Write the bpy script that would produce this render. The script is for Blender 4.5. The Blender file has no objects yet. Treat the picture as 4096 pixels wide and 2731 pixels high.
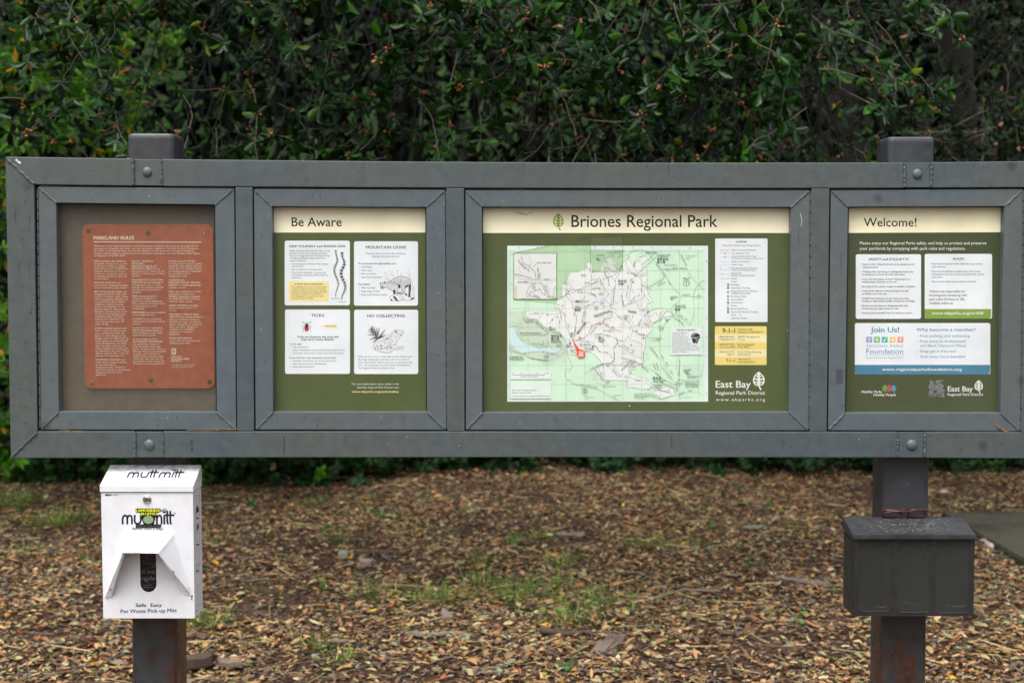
import bpy, bmesh, math, random
import numpy as np
from mathutils import Vector, Matrix
from mathutils.geometry import tessellate_polygon
random.seed(7); RS = np.random.RandomState(11)
sc = bpy.context.scene
COL = sc.collection
R = math.radians

# ------------------------------------------------------------ camera, world, sun, exposure
CH = 1.6; CY = -3.43; FPX = 5313.0; PITCH = R(3.45); W4, H4 = 4096.0, 2731.0
cd = bpy.data.cameras.new('camera'); cam = bpy.data.objects.new('camera', cd); COL.objects.link(cam)
cam.location = (0, CY, CH); cam.rotation_euler = (R(90) - PITCH, 0, 0)
cd.sensor_width = 36; cd.lens = FPX / W4 * 36; cd.clip_start = 0.05; cd.clip_end = 600
cd.dof.use_dof = True; cd.dof.focus_distance = 3.5; cd.dof.aperture_fstop = 3.6
sc.camera = cam
world = bpy.data.worlds.new('World'); sc.world = world; world.use_nodes = True
wn = world.node_tree; bg = wn.nodes['Background']
SUN_EL, SUN_AZ = R(62), R(205)            # azimuth measured clockwise from +Y: behind the camera
sky = wn.nodes.new('ShaderNodeTexSky'); sky.sky_type = 'NISHITA'; sky.sun_disc = False
sky.sun_elevation = SUN_EL; sky.sun_rotation = SUN_AZ; sky.air_density = 1.0; sky.dust_density = 3.0; sky.ozone_density = 1.0
hs = wn.nodes.new('ShaderNodeHueSaturation'); hs.inputs['Saturation'].default_value = 0.3
wn.links.new(sky.outputs[0], hs.inputs['Color'])
_tc0 = wn.nodes.new('ShaderNodeTexCoord'); _sx = wn.nodes.new('ShaderNodeSeparateXYZ'); _mr = wn.nodes.new('ShaderNodeMapRange'); _vm = wn.nodes.new('ShaderNodeVectorMath'); _vm.operation = 'SCALE'
_mr.inputs[1].default_value = 0.0; _mr.inputs[2].default_value = 1.0; _mr.inputs[3].default_value = 0.28; _mr.inputs[4].default_value = 2.6     # overcast: the zenith is brighter than the horizon
wn.links.new(_tc0.outputs['Generated'], _sx.inputs[0]); wn.links.new(_sx.outputs[2], _mr.inputs[0]); wn.links.new(hs.outputs[0], _vm.inputs[0]); wn.links.new(_mr.outputs[0], _vm.inputs['Scale']); wn.links.new(_vm.outputs[0], bg.inputs['Color'])
bg.inputs['Strength'].default_value = 0.13
sl = bpy.data.lights.new('sun', 'SUN'); sl.energy = 0.6; sl.angle = R(28); sl.color = (1.0, 0.975, 0.94)
so = bpy.data.objects.new('sun', sl); COL.objects.link(so)
sd = Vector((math.sin(SUN_AZ) * math.cos(SUN_EL), math.cos(SUN_AZ) * math.cos(SUN_EL), math.sin(SUN_EL)))
so.rotation_euler = sd.to_track_quat('Z', 'Y').to_euler(); so.location = sd * 20
sc.view_settings.view_transform = 'Standard'; sc.view_settings.look = 'None'
sc.view_settings.exposure = 0.8; sc.view_settings.gamma = 1.0
sc.cycles.max_bounces = 6; sc.cycles.transparent_max_bounces = 10; sc.cycles.diffuse_bounces = 3
sc.cycles.glossy_bounces = 3; sc.cycles.use_denoising = True; sc.cycles.denoising_prefilter = 'NONE'

# ------------------------------------------------------------ picture <-> place mapping (used to measure real positions)
_f = Vector((0, math.cos(PITCH), -math.sin(PITCH))); _u = Vector((0, math.sin(PITCH), math.cos(PITCH))); _r = Vector((1, 0, 0))
CAM = Vector((0, CY, CH))
def ray(px, py): return _f * FPX + _r * (px - W4 / 2) - _u * (py - H4 / 2)
def P(px, py, Y):
    d = ray(px, py); return CAM + d * ((Y - CY) / d.y)
def onplane(px, py, q, n):
    d = ray(px, py); return CAM + d * ((q - CAM).dot(n) / d.dot(n))
def G(px, py, z=0.0):
    d = ray(px, py); return CAM + d * ((z - CH) / d.z)
S4 = 4096 / 2352.0
def Q(x, y, Y): return P(x * S4, y * S4, Y)      # measured on the 2352 px wide view

# ------------------------------------------------------------ object helpers
WL = {}
def wloc(p):
    v = Vector((0, 0, 0))
    while p is not None: v += WL.get(p.name, Vector((0, 0, 0))); p = p.parent
    return v
def tag(o, label=None, cat=None, group=None, kind=None):
    if label: o['label'] = label
    if cat: o['category'] = cat
    if group: o['group'] = group
    if kind: o['kind'] = kind
    return o
def empty(name, loc, label, cat, group=None):
    o = bpy.data.objects.new(name, None); COL.objects.link(o); o.location = loc; o.empty_display_size = .1
    WL[o.name] = Vector(loc); return tag(o, label, cat, group)
def link_mesh(name, me, parent=None, mats=()):
    for m in mats: me.materials.append(m)
    o = bpy.data.objects.new(name, me); COL.objects.link(o)
    if parent is not None:
        off = wloc(parent)
        me.transform(Matrix.Translation(-off)); o.parent = parent
    WL[o.name] = Vector((0, 0, 0)); return o
def obj(name, bm, mats, parent=None, smooth=False):
    me = bpy.data.meshes.new(name)
    bmesh.ops.recalc_face_normals(bm, faces=bm.faces)
    bm.to_mesh(me); bm.free()
    if smooth:
        for p in me.polygons: p.use_smooth = True
    return link_mesh(name, me, parent, mats if isinstance(mats, (list, tuple)) else [mats])
def prism(bm, pts, yf, yb, bev=0.0015, seg=2, axis='Y'):
    """closed polygon (world points at front) extruded front -> back along Y"""
    t = bmesh.new()
    a = [t.verts.new((p[0], yf, p[2])) for p in pts]; b = [t.verts.new((p[0], yb, p[2])) for p in pts]
    t.faces.new(a); t.faces.new(b[::-1]); n = len(pts)
    for i in range(n): t.faces.new((a[i], b[i], b[(i + 1) % n], a[(i + 1) % n]))
    bmesh.ops.recalc_face_normals(t, faces=t.faces)
    if bev: bmesh.ops.bevel(t, geom=list(t.edges), offset=bev, segments=seg, affect='EDGES', profile=.6)
    merge(bm, t)
def merge(bm, t):
    me = bpy.data.meshes.new('tmp'); t.to_mesh(me); t.free(); bm.from_mesh(me); bpy.data.meshes.remove(me)
def hexa(bm, c8, bev=0.0):
    t = bmesh.new(); v = [t.verts.new(c) for c in c8]   # 0-3 front loop, 4-7 back loop
    for f in ((0, 1, 2, 3), (7, 6, 5, 4), (0, 4, 5, 1), (1, 5, 6, 2), (2, 6, 7, 3), (3, 7, 4, 0)): t.faces.new([v[i] for i in f])
    bmesh.ops.recalc_face_normals(t, faces=t.faces)
    if bev: bmesh.ops.bevel(t, geom=list(t.edges), offset=bev, segments=2, affect='EDGES', profile=.6)
    merge(bm, t)
def box(bm, x0, x1, y0, y1, z0, z1, bev=0.0):
    hexa(bm, [(x0, y0, z0), (x1, y0, z0), (x1, y0, z1), (x0, y0, z1), (x0, y1, z0), (x1, y1, z0), (x1, y1, z1), (x0, y1, z1)], bev)
def tube(bm, pts, rads, n=6, cap=True):
    pts = [Vector(p) for p in pts]; rings = []
    if not isinstance(rads, (list, tuple)): rads = [rads] * len(pts)
    for i, p in enumerate(pts):
        d = (pts[min(i + 1, len(pts) - 1)] - pts[max(i - 1, 0)]).normalized()
        a = d.cross(Vector((0.13, 0.21, 1)) if abs(d.z) < .9 else Vector((1, .1, 0))).normalized(); b = d.cross(a)
        rings.append([bm.verts.new(p + (a * math.cos(2 * math.pi * k / n) + b * math.sin(2 * math.pi * k / n)) * rads[i]) for k in range(n)])
    for i in range(len(rings) - 1):
        for k in range(n): bm.faces.new((rings[i][k], rings[i][(k + 1) % n], rings[i + 1][(k + 1) % n], rings[i + 1][k]))
    if cap: bm.faces.new(rings[0][::-1]); bm.faces.new(rings[-1])

# ------------------------------------------------------------ materials
def lin(c):
    c = c / 255.0; return c / 12.92 if c <= .04045 else ((c + .055) / 1.055) ** 2.4
def S(r, g, b): return (lin(r), lin(g), lin(b), 1)
def nodes(m): return m.node_tree.nodes, m.node_tree.links
def newmat(name, rough=.5, metal=0, spec=.5):
    m = bpy.data.materials.new(name); m.use_nodes = True; b = m.node_tree.nodes['Principled BSDF']
    b.inputs['Roughness'].default_value = rough; b.inputs['Metallic'].default_value = metal; b.inputs['Specular IOR Level'].default_value = spec
    return m, b
def ramp(N, cols, interp='LINEAR'):
    r = N.new('ShaderNodeValToRGB'); r.color_ramp.interpolation = interp
    e = r.color_ramp.elements
    while len(e) < len(cols): e.new(1)
    for i, (p, c) in enumerate(cols): e[i].position = p; e[i].color = c
    return r
def tex(N, L, kind, scale, detail=4, coord='Object', rough=.6, vec=None, stretch=None):
    t = N.new('ShaderNodeTexNoise' if kind == 'noise' else 'ShaderNodeTexVoronoi'); t.inputs['Scale'].default_value = scale
    if kind == 'noise': t.inputs['Detail'].default_value = detail; t.inputs['Roughness'].default_value = rough
    tc = N.new('ShaderNodeTexCoord'); src = tc.outputs[coord]
    if stretch:
        mp = N.new('ShaderNodeMapping'); mp.inputs['Scale'].default_value = stretch; L.new(src, mp.inputs[0]); src = mp.outputs[0]
    L.new(src, t.inputs['Vector']); return t
def mixc(N, L, fac, a, b, mode='MIX'):
    x = N.new('ShaderNodeMix'); x.data_type = 'RGBA'; x.blend_type = mode
    for k, v in ((0, fac), (6, a), (7, b)):
        if hasattr(v, 'is_linked') or hasattr(v, 'links'): L.new(v, x.inputs[k])
        else: x.inputs[k].default_value = v
    return x.outputs[2]
INK = {}
def ink(r, g, b, rough=.45):
    k = (r, g, b)
    if k not in INK:
        m, bs = newmat('print_%02x%02x%02x' % k, rough, spec=.3); N, L = nodes(m)
        n = tex(N, L, 'noise', 9, 5); c = S(r, g, b); d = tuple(x * .9 for x in c[:3]) + (1,)
        rp = ramp(N, [(.35, d), (.65, c)]); L.new(n.outputs['Fac'], rp.inputs[0]); L.new(rp.outputs[0], bs.inputs['Base Color'])
        INK[k] = m
    return INK[k]
def painted(name, base, dark, tint, rough=.42, rust=0.0, bump=.15, specks=True, mott=.22):
    m, b = newmat(name, rough, spec=.45); N, L = nodes(m)
    n1 = tex(N, L, 'noise', 3.2, 5, stretch=(1, 1, 2.2)); n2 = tex(N, L, 'noise', 38, 6); n3 = tex(N, L, 'noise', 1.6, 2)
    r1 = ramp(N, [(.3, dark), (.7, base)]); L.new(n1.outputs['Fac'], r1.inputs[0])
    r3 = ramp(N, [(.38, (0, 0, 0, 1)), (.6, (.75, .75, .75, 1))]); L.new(n3.outputs['Fac'], r3.inputs[0])
    c = mixc(N, L, r3.outputs[0], r1.outputs[0], tint)
    r2 = ramp(N, [(.36, (1 - mott,) * 3 + (1,)), (.6, (1.03, 1.03, 1.03, 1))]); L.new(n2.outputs['Fac'], r2.inputs[0])
    c = mixc(N, L, 1.0, c, r2.outputs[0], 'MULTIPLY')
    if specks:
        v = tex(N, L, 'vor', 26); rv = ramp(N, [(0.035, (.8, .8, .8, 1)), (.06, (0, 0, 0, 1))]); L.new(v.outputs['Distance'], rv.inputs[0])
        ns = tex(N, L, 'noise', 11, 2); rs = ramp(N, [(.58, (0, 0, 0, 1)), (.64, (1, 1, 1, 1))]); L.new(ns.outputs['Fac'], rs.inputs[0])
        f = mixc(N, L, 1.0, rv.outputs[0], rs.outputs[0], 'MULTIPLY'); c = mixc(N, L, f, c, S(160, 160, 152))
        v2 = tex(N, L, 'vor', 7.3); rv2 = ramp(N, [(0.05, (.75, .75, .75, 1)), (.13, (0, 0, 0, 1))]); L.new(v2.outputs['Distance'], rv2.inputs[0])
        c = mixc(N, L, rv2.outputs[0], c, tuple(x * .55 for x in dark[:3]) + (1,))
    if rust:
        nr = tex(N, L, 'noise', 6, 8, rough=.7, stretch=(1.6, 1.6, .55)); rr = ramp(N, [(.65 - rust * .1, (0, 0, 0, 1)), (.57, (.9, .9, .9, 1))]); L.new(nr.outputs['Fac'], rr.inputs[0])
        nc = tex(N, L, 'noise', 60, 4); rc = ramp(N, [(.3, S(44, 30, 26)), (.7, S(92, 54, 40))]); L.new(nc.outputs['Fac'], rc.inputs[0])
        tcz = N.new('ShaderNodeTexCoord'); sz = N.new('ShaderNodeSeparateXYZ'); L.new(tcz.outputs['Object'], sz.inputs[0]); mz = N.new('ShaderNodeMapRange'); mz.inputs[1].default_value = 1.1; mz.inputs[2].default_value = .55; L.new(sz.outputs[2], mz.inputs[0])
        c = mixc(N, L, mixc(N, L, 1.0, rr.outputs[0], mz.outputs[0], 'MULTIPLY'), c, rc.outputs[0])
    sk = tex(N, L, 'noise', 5, 5, stretch=(7, 7, .35)); rk = ramp(N, [(.4, (.975, .975, .975, 1)), (.62, (1.01, 1.01, 1.01, 1))]); L.new(sk.outputs['Fac'], rk.inputs[0]); c = mixc(N, L, 1.0, c, rk.outputs[0], 'MULTIPLY') if specks else c
    L.new(c, b.inputs['Base Color'])
    rr2 = ramp(N, [(.3, (rough - .1,) * 3 + (1,)), (.7, (rough + .14,) * 3 + (1,))]); L.new(n2.outputs['Fac'], rr2.inputs[0]); L.new(rr2.outputs[0], b.inputs['Roughness'])
    bp = N.new('ShaderNodeBump'); bp.inputs['Strength'].default_value = bump; bp.inputs['Distance'].default_value = .002
    L.new(n2.outputs['Fac'], bp.inputs['Height']); L.new(bp.outputs[0], b.inputs['Normal'])
    return m
M_FRAME = painted('grey_painted_steel', S(77, 87, 91), S(66, 76, 81), S(80, 85, 78), mott=.07, bump=.06)  # olive tint patches paint green reflections into the steel colour
M_DOOR = painted('grey_painted_door', S(86, 96, 101), S(76, 86, 92), S(86, 92, 90), mott=.06, bump=.05)
M_POST = painted('dark_painted_post', S(62, 65, 69), S(50, 52, 56), S(58, 58, 58), .36, rust=1.5, mott=.12)
M_BLACK = painted('black_shadow_gap', S(20, 20, 20), S(14, 14, 14), S(18, 18, 18), .7, specks=False)
M_WHITE = painted('white_powder_coat', S(217, 218, 221), S(210, 211, 215), S(214, 214, 214), .4, specks=False, bump=.02, mott=.03)
M_BROCH = painted('charcoal_plastic', S(41, 43, 44), S(34, 36, 37), S(40, 40, 38), .42, specks=True, bump=.05, mott=.08)
M_DUSTY = painted('dusty_charcoal_lid', S(46, 48, 51), S(38, 40, 42), S(58, 59, 60), .55, specks=True, bump=.2)
M_CHROME, _b = newmat('worn_chrome', .25, 1); _b.inputs['Base Color'].default_value = S(200, 196, 186)
M_KEY, _b = newmat('key_slot', .6); _b.inputs['Base Color'].default_value = S(25, 25, 25)
M_BAG, _b = newmat('black_plastic_film', .22, spec=.6); _b.inputs['Base Color'].default_value = S(22, 23, 25)
N_, L_ = nodes(M_BAG); n_ = tex(N_, L_, 'noise', 26, 3); bp_ = N_.new('ShaderNodeBump'); bp_.inputs['Strength'].default_value = .7; bp_.inputs['Distance'].default_value = .01
L_.new(n_.outputs['Fac'], bp_.inputs['Height']); L_.new(bp_.outputs[0], _b.inputs['Normal'])
M_SPEC, _b = newmat('dark_red_acetate', .25, spec=.6); _b.inputs['Base Color'].default_value = S(60, 26, 24)
def glass(name, haze, hazecol, tint=(1, 1, 1, 1), rough=.03, patch=.5):
    m = bpy.data.materials.new(name); m.use_nodes = True; N, L = nodes(m); N.remove(N['Principled BSDF']); out = N['Material Output']
    tr = N.new('ShaderNodeBsdfTransparent'); tr.inputs[0].default_value = tint
    df = N.new('ShaderNodeBsdfDiffuse'); df.inputs[0].default_value = hazecol
    gl = N.new('ShaderNodeBsdfGlossy'); gl.inputs['Roughness'].default_value = rough
    n = tex(N, L, 'noise', 3.5, 7, rough=.7, stretch=(1, 1, .5)); r = ramp(N, [(.4, (haze * (1 - patch),) * 3 + (1,)), (.72, (haze * (1 + patch),) * 3 + (1,))]); L.new(n.outputs['Fac'], r.inputs[0])
    v = tex(N, L, 'vor', 15); rv = ramp(N, [(0.02, (.8, .8, .8, 1)), (.035, (0, 0, 0, 1))]); L.new(v.outputs['Distance'], rv.inputs[0])
    n5 = tex(N, L, 'noise', 5, 2); r5 = ramp(N, [(.54, (0, 0, 0, 1)), (.6, (1, 1, 1, 1))]); L.new(n5.outputs['Fac'], r5.inputs[0])
    sp = mixc(N, L, 1.0, rv.outputs[0], r5.outputs[0], 'MULTIPLY')
    ad = mixc(N, L, 1.0, r.outputs[0], sp, 'ADD')
    m1 = N.new('ShaderNodeMixShader'); L.new(ad, m1.inputs[0]); L.new(tr.outputs[0], m1.inputs[1]); L.new(df.outputs[0], m1.inputs[2])
    fr = N.new('ShaderNodeFresnel'); fr.inputs[0].default_value = 1.45
    ge = N.new('ShaderNodeNewGeometry'); iv = N.new('ShaderNodeMath'); iv.operation = 'SUBTRACT'; iv.inputs[0].default_value = 1; L.new(ge.outputs['Backfacing'], iv.inputs[1])
    mf = N.new('ShaderNodeMath'); mf.operation = 'MULTIPLY'; L.new(fr.outputs[0], mf.inputs[0]); L.new(iv.outputs[0], mf.inputs[1])
    m2 = N.new('ShaderNodeMixShader'); L.new(mf.outputs[0], m2.inputs[0]); L.new(m1.outputs[0], m2.inputs[1]); L.new(gl.outputs[0], m2.inputs[2])
    L.new(m2.outputs[0], out.inputs[0]); return m
M_GLASS = glass('clear_glazing', .012, (.6, .6, .55, 1))
M_HAZY = glass('hazed_glazing', .12, S(140, 124, 104), rough=.12, patch=.35)
M_SMOKE = glass('dusty_clear_plastic', .36, S(72, 74, 70), tint=(.85, .85, .85, 1), rough=.25, patch=.25)
M_LENS = glass('spectacle_lens', .02, (.6, .6, .6, 1), tint=(.9, .9, .9, 1))
def islandmat(name, cols, rough=.5, spec=.4, interp='CONSTANT', bump=0, transl=0.0, noise=None, lo=.6):
    m, b = newmat(name, rough, spec=spec); N, L = nodes(m)
    g = N.new('ShaderNodeNewGeometry'); n = len(cols); tot = sum(w for w, _ in cols); acc = 0; cs = []
    for w, c in cols: cs.append((acc / tot, c)); acc += w
    r = ramp(N, cs, interp); L.new(g.outputs['Random Per Island'], r.inputs[0]); c = r.outputs[0]
    # a second, finer per-piece brightness variation
    w = N.new('ShaderNodeTexWhiteNoise'); w.noise_dimensions = '1D'; L.new(g.outputs['Random Per Island'], w.inputs['W'])
    r2 = ramp(N, [(0, (lo, lo, lo, 1)), (1, (1.12, 1.12, 1.12, 1))]); L.new(w.outputs['Value'], r2.inputs[0])
    c = mixc(N, L, 1.0, c, r2.outputs[0], 'MULTIPLY')
    if noise:
        t = tex(N, L, 'noise', noise, 3); r3 = ramp(N, [(.35, (.75, .75, .75, 1)), (.65, (1.1, 1.1, 1.1, 1))]); L.new(t.outputs['Fac'], r3.inputs[0]); c = mixc(N, L, 1.0, c, r3.outputs[0], 'MULTIPLY')
    L.new(c, b.inputs['Base Color'])
    if transl:
        t = N.new('ShaderNodeBsdfTranslucent'); L.new(c, t.inputs[0]); mx = N.new('ShaderNodeMixShader'); mx.inputs[0].default_value = transl
        L.new(b.outputs[0], mx.inputs[1]); L.new(t.outputs[0], mx.inputs[2]); L.new(mx.outputs[0], N['Material Output'].inputs[0])
    return m
# ============================================================ NOTICE BOARD
def q2(pts, Y): return [Q(x, y, Y) for x, y in pts]
BX = Q(1176, 700, .06).x
board = empty('notice_board', (BX, .11, 0), 'long dark grey metal notice board with four glazed doors on two square posts', 'notice board')
TH = .05
OL = dict(tl=(12, 360), bl=(24, 1052), itl=(79, 424), ibl=(87, 990))
# outer frame rails (front face at Y=0)
XR, XRi = 2424, 2354
def rail(name, segs, mats=M_FRAME, beads=()):
    bm = bmesh.new()
    for s in segs: prism(bm, q2(s, 0), 0, TH, .0022)
    for b in beads:
        n = 15; a, c = Q(*b[0], 0), Q(*b[1], 0)
        tube(bm, [a.lerp(c, i / n) + Vector((random.uniform(-1, 1) * .0012, -.0004 + random.uniform(-1, 1) * .0006, random.uniform(-1, 1) * .0012)) for i in range(n + 1)], [.0034 + random.uniform(-.0009, .0009) for _ in range(n + 1)], 6)
    return obj(name, bm, mats, board, smooth=False)
g = .7
rail('top_rail', [[(12, 360), (305 - g, 364.5), (307 - g, 427), (79, 424)], [(371 + g, 365.6), (900, 371), (1400, 374), (2077 - g, 373.5), (2077 - g, 432), (1400, 433), (900, 431), (371 + g, 428)],
                  [(2139 + g, 373), (XR, 369.5), (XRi, 430.5), (2139 + g, 431.5)]], beads=[((14, 362), (78, 423)), ((305.5, 366), (307, 425)), ((371, 367), (371, 426)), ((2077, 375), (2077, 430)), ((2139, 375), (2139, 430))])
rail('bottom_rail', [[(87, 990), (310 - g, 990), (310 - g, 1051), (24, 1052)], [(374 + g, 990.2), (2062 - g, 991.5), (2062 - g, 1050.5), (1300, 1049.5), (374 + g, 1050.5)],
                     [(2124 + g, 991.5), (XRi - 8, 992), (XR - 10, 1053), (2124 + g, 1051)]], beads=[((26, 1050), (86, 991)), ((310, 992), (310, 1049)), ((374, 992), (374, 1049)), ((2062, 993), (2062, 1049)), ((2124, 993), (2124, 1049))])
rail('side_stile', [[(12, 361.4), (78.4, 425), (86, 989.4), (24.2, 1050.8)]])
rail('side_stile', [[(XR, 371), (XR - 10, 1052), (XRi - 8, 993), (XRi, 431.8)]])
for s in ([(540.5, 430.2), (580, 430.6), (583.5, 989.2), (544.5, 989.2)], [(1025, 432.2), (1066, 432.4), (1067, 990), (1027.5, 990)], [(1863.5, 433.2), (1905.5, 433), (1899, 990.6), (1860, 990.6)]):
    bm = bmesh.new(); prism(bm, q2(s, .001), .001, TH, .0018); obj('mullion', bm, M_FRAME, board)
def plate(pts, bolt, r):
    bm = bmesh.new(); prism(bm, q2(pts, .0015), .0015, TH + .001, .0015); o = obj('bolt_plate', bm, M_FRAME, board)
    c = Q(*bolt, 0.0015); rr = r / 891.
    bm = bmesh.new(); n, k = 24, 6; rings = []
    for i in range(k + 1):
        a = i / k * math.pi / 2; ra = rr * math.cos(a) if i else rr; rings.append([bm.verts.new((c.x + math.cos(t * 2 * math.pi / n) * max(ra, 1e-4), c.y - rr * .55 * math.sin(a), c.z + math.sin(t * 2 * math.pi / n) * max(ra, 1e-4))) for t in range(n)])
    for i in range(k):
        for t in range(n): bm.faces.new((rings[i][t], rings[i][(t + 1) % n], rings[i + 1][(t + 1) % n], rings[i + 1][t]))
    bm.faces.new(rings[-1]); bolto = obj('bolt', bm, M_DOOR, o, smooth=True)
plate([(305 + g, 365.5), (371 - g, 366.5), (371 - g, 427), (307 + g, 426)], (338, 395), 11.5)
plate([(310 + g, 991), (374 - g, 991), (374 - g, 1050), (310 + g, 1050)], (343, 1021), 12.5)
plate([(2077 + g, 374), (2139 - g, 374), (2139 - g, 431), (2077 + g, 431)], (2107, 400), 11.5)
plate([(2062 + g, 992), (2124 - g, 992), (2124 - g, 1050.5), (2062 + g, 1050.5)], (2094, 1021.5), 12.5)
# posts
def sqpost(x0, x1, ztop, y0, name='post', lean=0.0):
    w = x1 - x0; rc = .014; pts = []
    for cx, cy, a0 in ((x1 - rc, y0 + rc, -90), (x1 - rc, y0 + w - rc, 0), (x0 + rc, y0 + w - rc, 90), (x0 + rc, y0 + rc, 180)):
        for k in range(6): a = R(a0 + k * 18); pts.append((cx + rc * math.cos(a), cy + rc * math.sin(a)))
    bm = bmesh.new(); zs = [-.3, .2, .5, .8, 1.1, ztop - .014, ztop - .004, ztop]; rings = []
    for j, z in enumerate(zs):
        ins = .003 if j == len(zs) - 1 else 0; cx, cy = (x0 + x1) / 2, y0 + w / 2
        rings.append([bm.verts.new((cx + (p[0] - cx) * (1 - ins / w * 2) + lean * (ztop - z), cy + (p[1] - cy) * (1 - ins / w * 2), z)) for p in pts])
    for j in range(len(rings) - 1):
        for k in range(len(pts)): bm.faces.new((rings[j][k], rings[j][(k + 1) % len(pts)], rings[j + 1][(k + 1) % len(pts)], rings[j + 1][k]))
    bm.faces.new(rings[-1]); o = obj(name, bm, M_POST, board, smooth=False)
    for p in o.data.polygons: p.use_smooth = abs(p.normal.z) < .5
    return o
PY = TH + .002; PW = .121
lx0 = Q(292, 307, PY).x; zl = Q(300, 307, PY).z
rx1 = Q(2148, 315, PY).x; zr = Q(2100, 314.5, PY).z
sqpost(lx0, lx0 + PW, zl, PY, lean=-.0095); sqpost(rx1 - PW, rx1, zr, PY, lean=.003)
# doors ------------------------------------------------------------------
DOORS = [dict(o=[(87, 429), (538, 432.5), (542.5, 986.5), (93, 986.5)], i=[(129, 466), (494, 470), (498, 946), (135, 945)], hinge='l'),
         dict(o=[(583, 434), (1022.5, 436), (1025, 987), (587, 986.5)], i=[(625, 474), (979, 476), (981, 946), (627, 946)], hinge='r'),
         dict(o=[(1069, 437), (1860.5, 437), (1857.5, 988), (1070, 987)], i=[(1107, 475), (1817, 476), (1812, 946), (1108, 947)], hinge='r'),
         dict(o=[(1908.5, 437), (2350, 434.5), (2343.5, 990), (1902, 988)], i=[(1948, 475), (2307, 474), (2298, 948), (1941, 948)], hinge='r')]
DL = ['door glazed with hazy scratched plastic', None, 'widest door of the board', None]
YD = .004
for k, D in enumerate(DOORS):
    O, I = D['o'], D['i']; bm = bmesh.new()
    for s in range(4):
        t = (s + 1) % 4; prism(bm, q2([O[s], O[t], I[t], I[s]], YD), YD, YD + .026, .0014)
        if random.random() < 2:
            a, c = Q(*O[s], YD), Q(*I[s], YD); n = 9; f0 = .08
            tube(bm, [a.lerp(c, f0 + (1 - f0) * i / n) + Vector((random.uniform(-1, 1) * .0009, -.0002, random.uniform(-1, 1) * .0009)) for i in range(n + 1)], [.0026 + random.uniform(-.0007, .0007) for _ in range(n + 1)], 6)
    d = obj('display_door', bm, M_DOOR, board); 
    if DL[k]: d['label'] = DL[k]
    # thin black rebate lip round the glass
    bm = bmesh.new(); e = 4
    J = [(I[0][0] - .5, I[0][1] - .5), (I[1][0] + .5, I[1][1] - .5), (I[2][0] + .5, I[2][1] + .5), (I[3][0] - .5, I[3][1] + .5)]
    K = [(I[0][0] + 2.2, I[0][1] + 2.2), (I[1][0] - 2.2, I[1][1] + 2.2), (I[2][0] - 2.2, I[2][1] - 1.2), (I[3][0] + 2.2, I[3][1] - 1.2)]
    for s in range(4): t = (s + 1) % 4; prism(bm, q2([J[s], J[t], K[t], K[s]], .0205), .0205, .0235, 0)
    obj('gasket', bm, M_BLACK, d)
    bm = bmesh.new(); prism(bm, q2([(I[0][0] + 1, I[0][1] + 1), (I[1][0] - 1, I[1][1] + 1), (I[2][0] - 1, I[2][1] - 1), (I[3][0] + 1, I[3][1] - 1)], .0245), .0245, .027, 0); obj('glazing', bm, M_HAZY if k == 0 else M_GLASS, d)
    # piano hinge
    bm = bmesh.new()
    if D['hinge'] == 'l': a, c = Q(85.5, 432, 0), Q(91.2, 984, 0)
    else: a, c = Q(O[1][0] + 2.2, O[1][1] + 2, 0), Q(O[2][0] + 2.2, O[2][1] - 2, 0)
    n = 22
    for i in range(n): tube(bm, [a.lerp(c, (i + .05) / n) + Vector((0, .003, 0)), a.lerp(c, (i + .93) / n) + Vector((0, .003, 0))], .0019, 8)
    obj('hinge', bm, M_FRAME, d, smooth=False)
    # case interior behind the door
    bm = bmesh.new(); e = 12
    B = [(O[0][0] - 2, O[0][1] - 2), (O[1][0] + 2, O[1][1] - 2), (O[2][0] + 2, O[2][1] + 2), (O[3][0] - 2, O[3][1] + 2)]
    yb = .040
    prism(bm, q2(B, .0), yb, yb + .004, 0)
    mback = painted('brown_grey_backboard', S(90, 89, 80), S(76, 76, 68), S(82, 79, 68), .6, specks=False) if k == 0 else M_BLACK
    obj('back_panel', bm, mback, board)
    bm = bmesh.new()
    for s in range(4):
        t = (s + 1) % 4; c = ((O[0][0] + O[1][0]) / 2, (O[0][1] + O[2][1]) / 2)
        o1, o2 = B[s], B[t]; f = lambda p: (p[0] + (2.5 if p[0] < c[0] else -2.5), p[1] + (2.5 if p[1] < c[1] else -2.5))
        prism(bm, q2([o1, o2, f(o2), f(o1)], .032), .032, yb - .001, 0)
    obj('case_lining', bm, M_BLACK, board)

# ------------------------------------------------------------ flat printed work: text, shapes, lines
_tc = bpy.data.curves.new('lettering', 'FONT'); _to = bpy.data.objects.new('lettering', _tc); COL.objects.link(_to); _tc.resolution_u = 3
_cache = {}
def glyphs(s, bold=0.0, sp=1.0, shear=0.0):
    if 'M' in s: bold = 0.0
    k = (s, bold, sp, shear)
    if k not in _cache:
        _tc.body = s; _tc.offset = bold; _tc.space_character = sp; _tc.shear = shear
        bpy.context.view_layer.update()
        dg = bpy.context.evaluated_depsgraph_get(); me = _to.evaluated_get(dg).to_mesh()
        v = np.empty(len(me.vertices) * 3); me.vertices.foreach_get('co', v); v = v.reshape(-1, 3)[:, :2].copy()
        _cache[k] = (v, [tuple(p.vertices) for p in me.polygons]); _to.evaluated_get(dg).to_mesh_clear()
    return _cache[k]
_tc.size = 1
CAPH = float(np.ptp(glyphs('H')[0][:, 1]))
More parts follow.
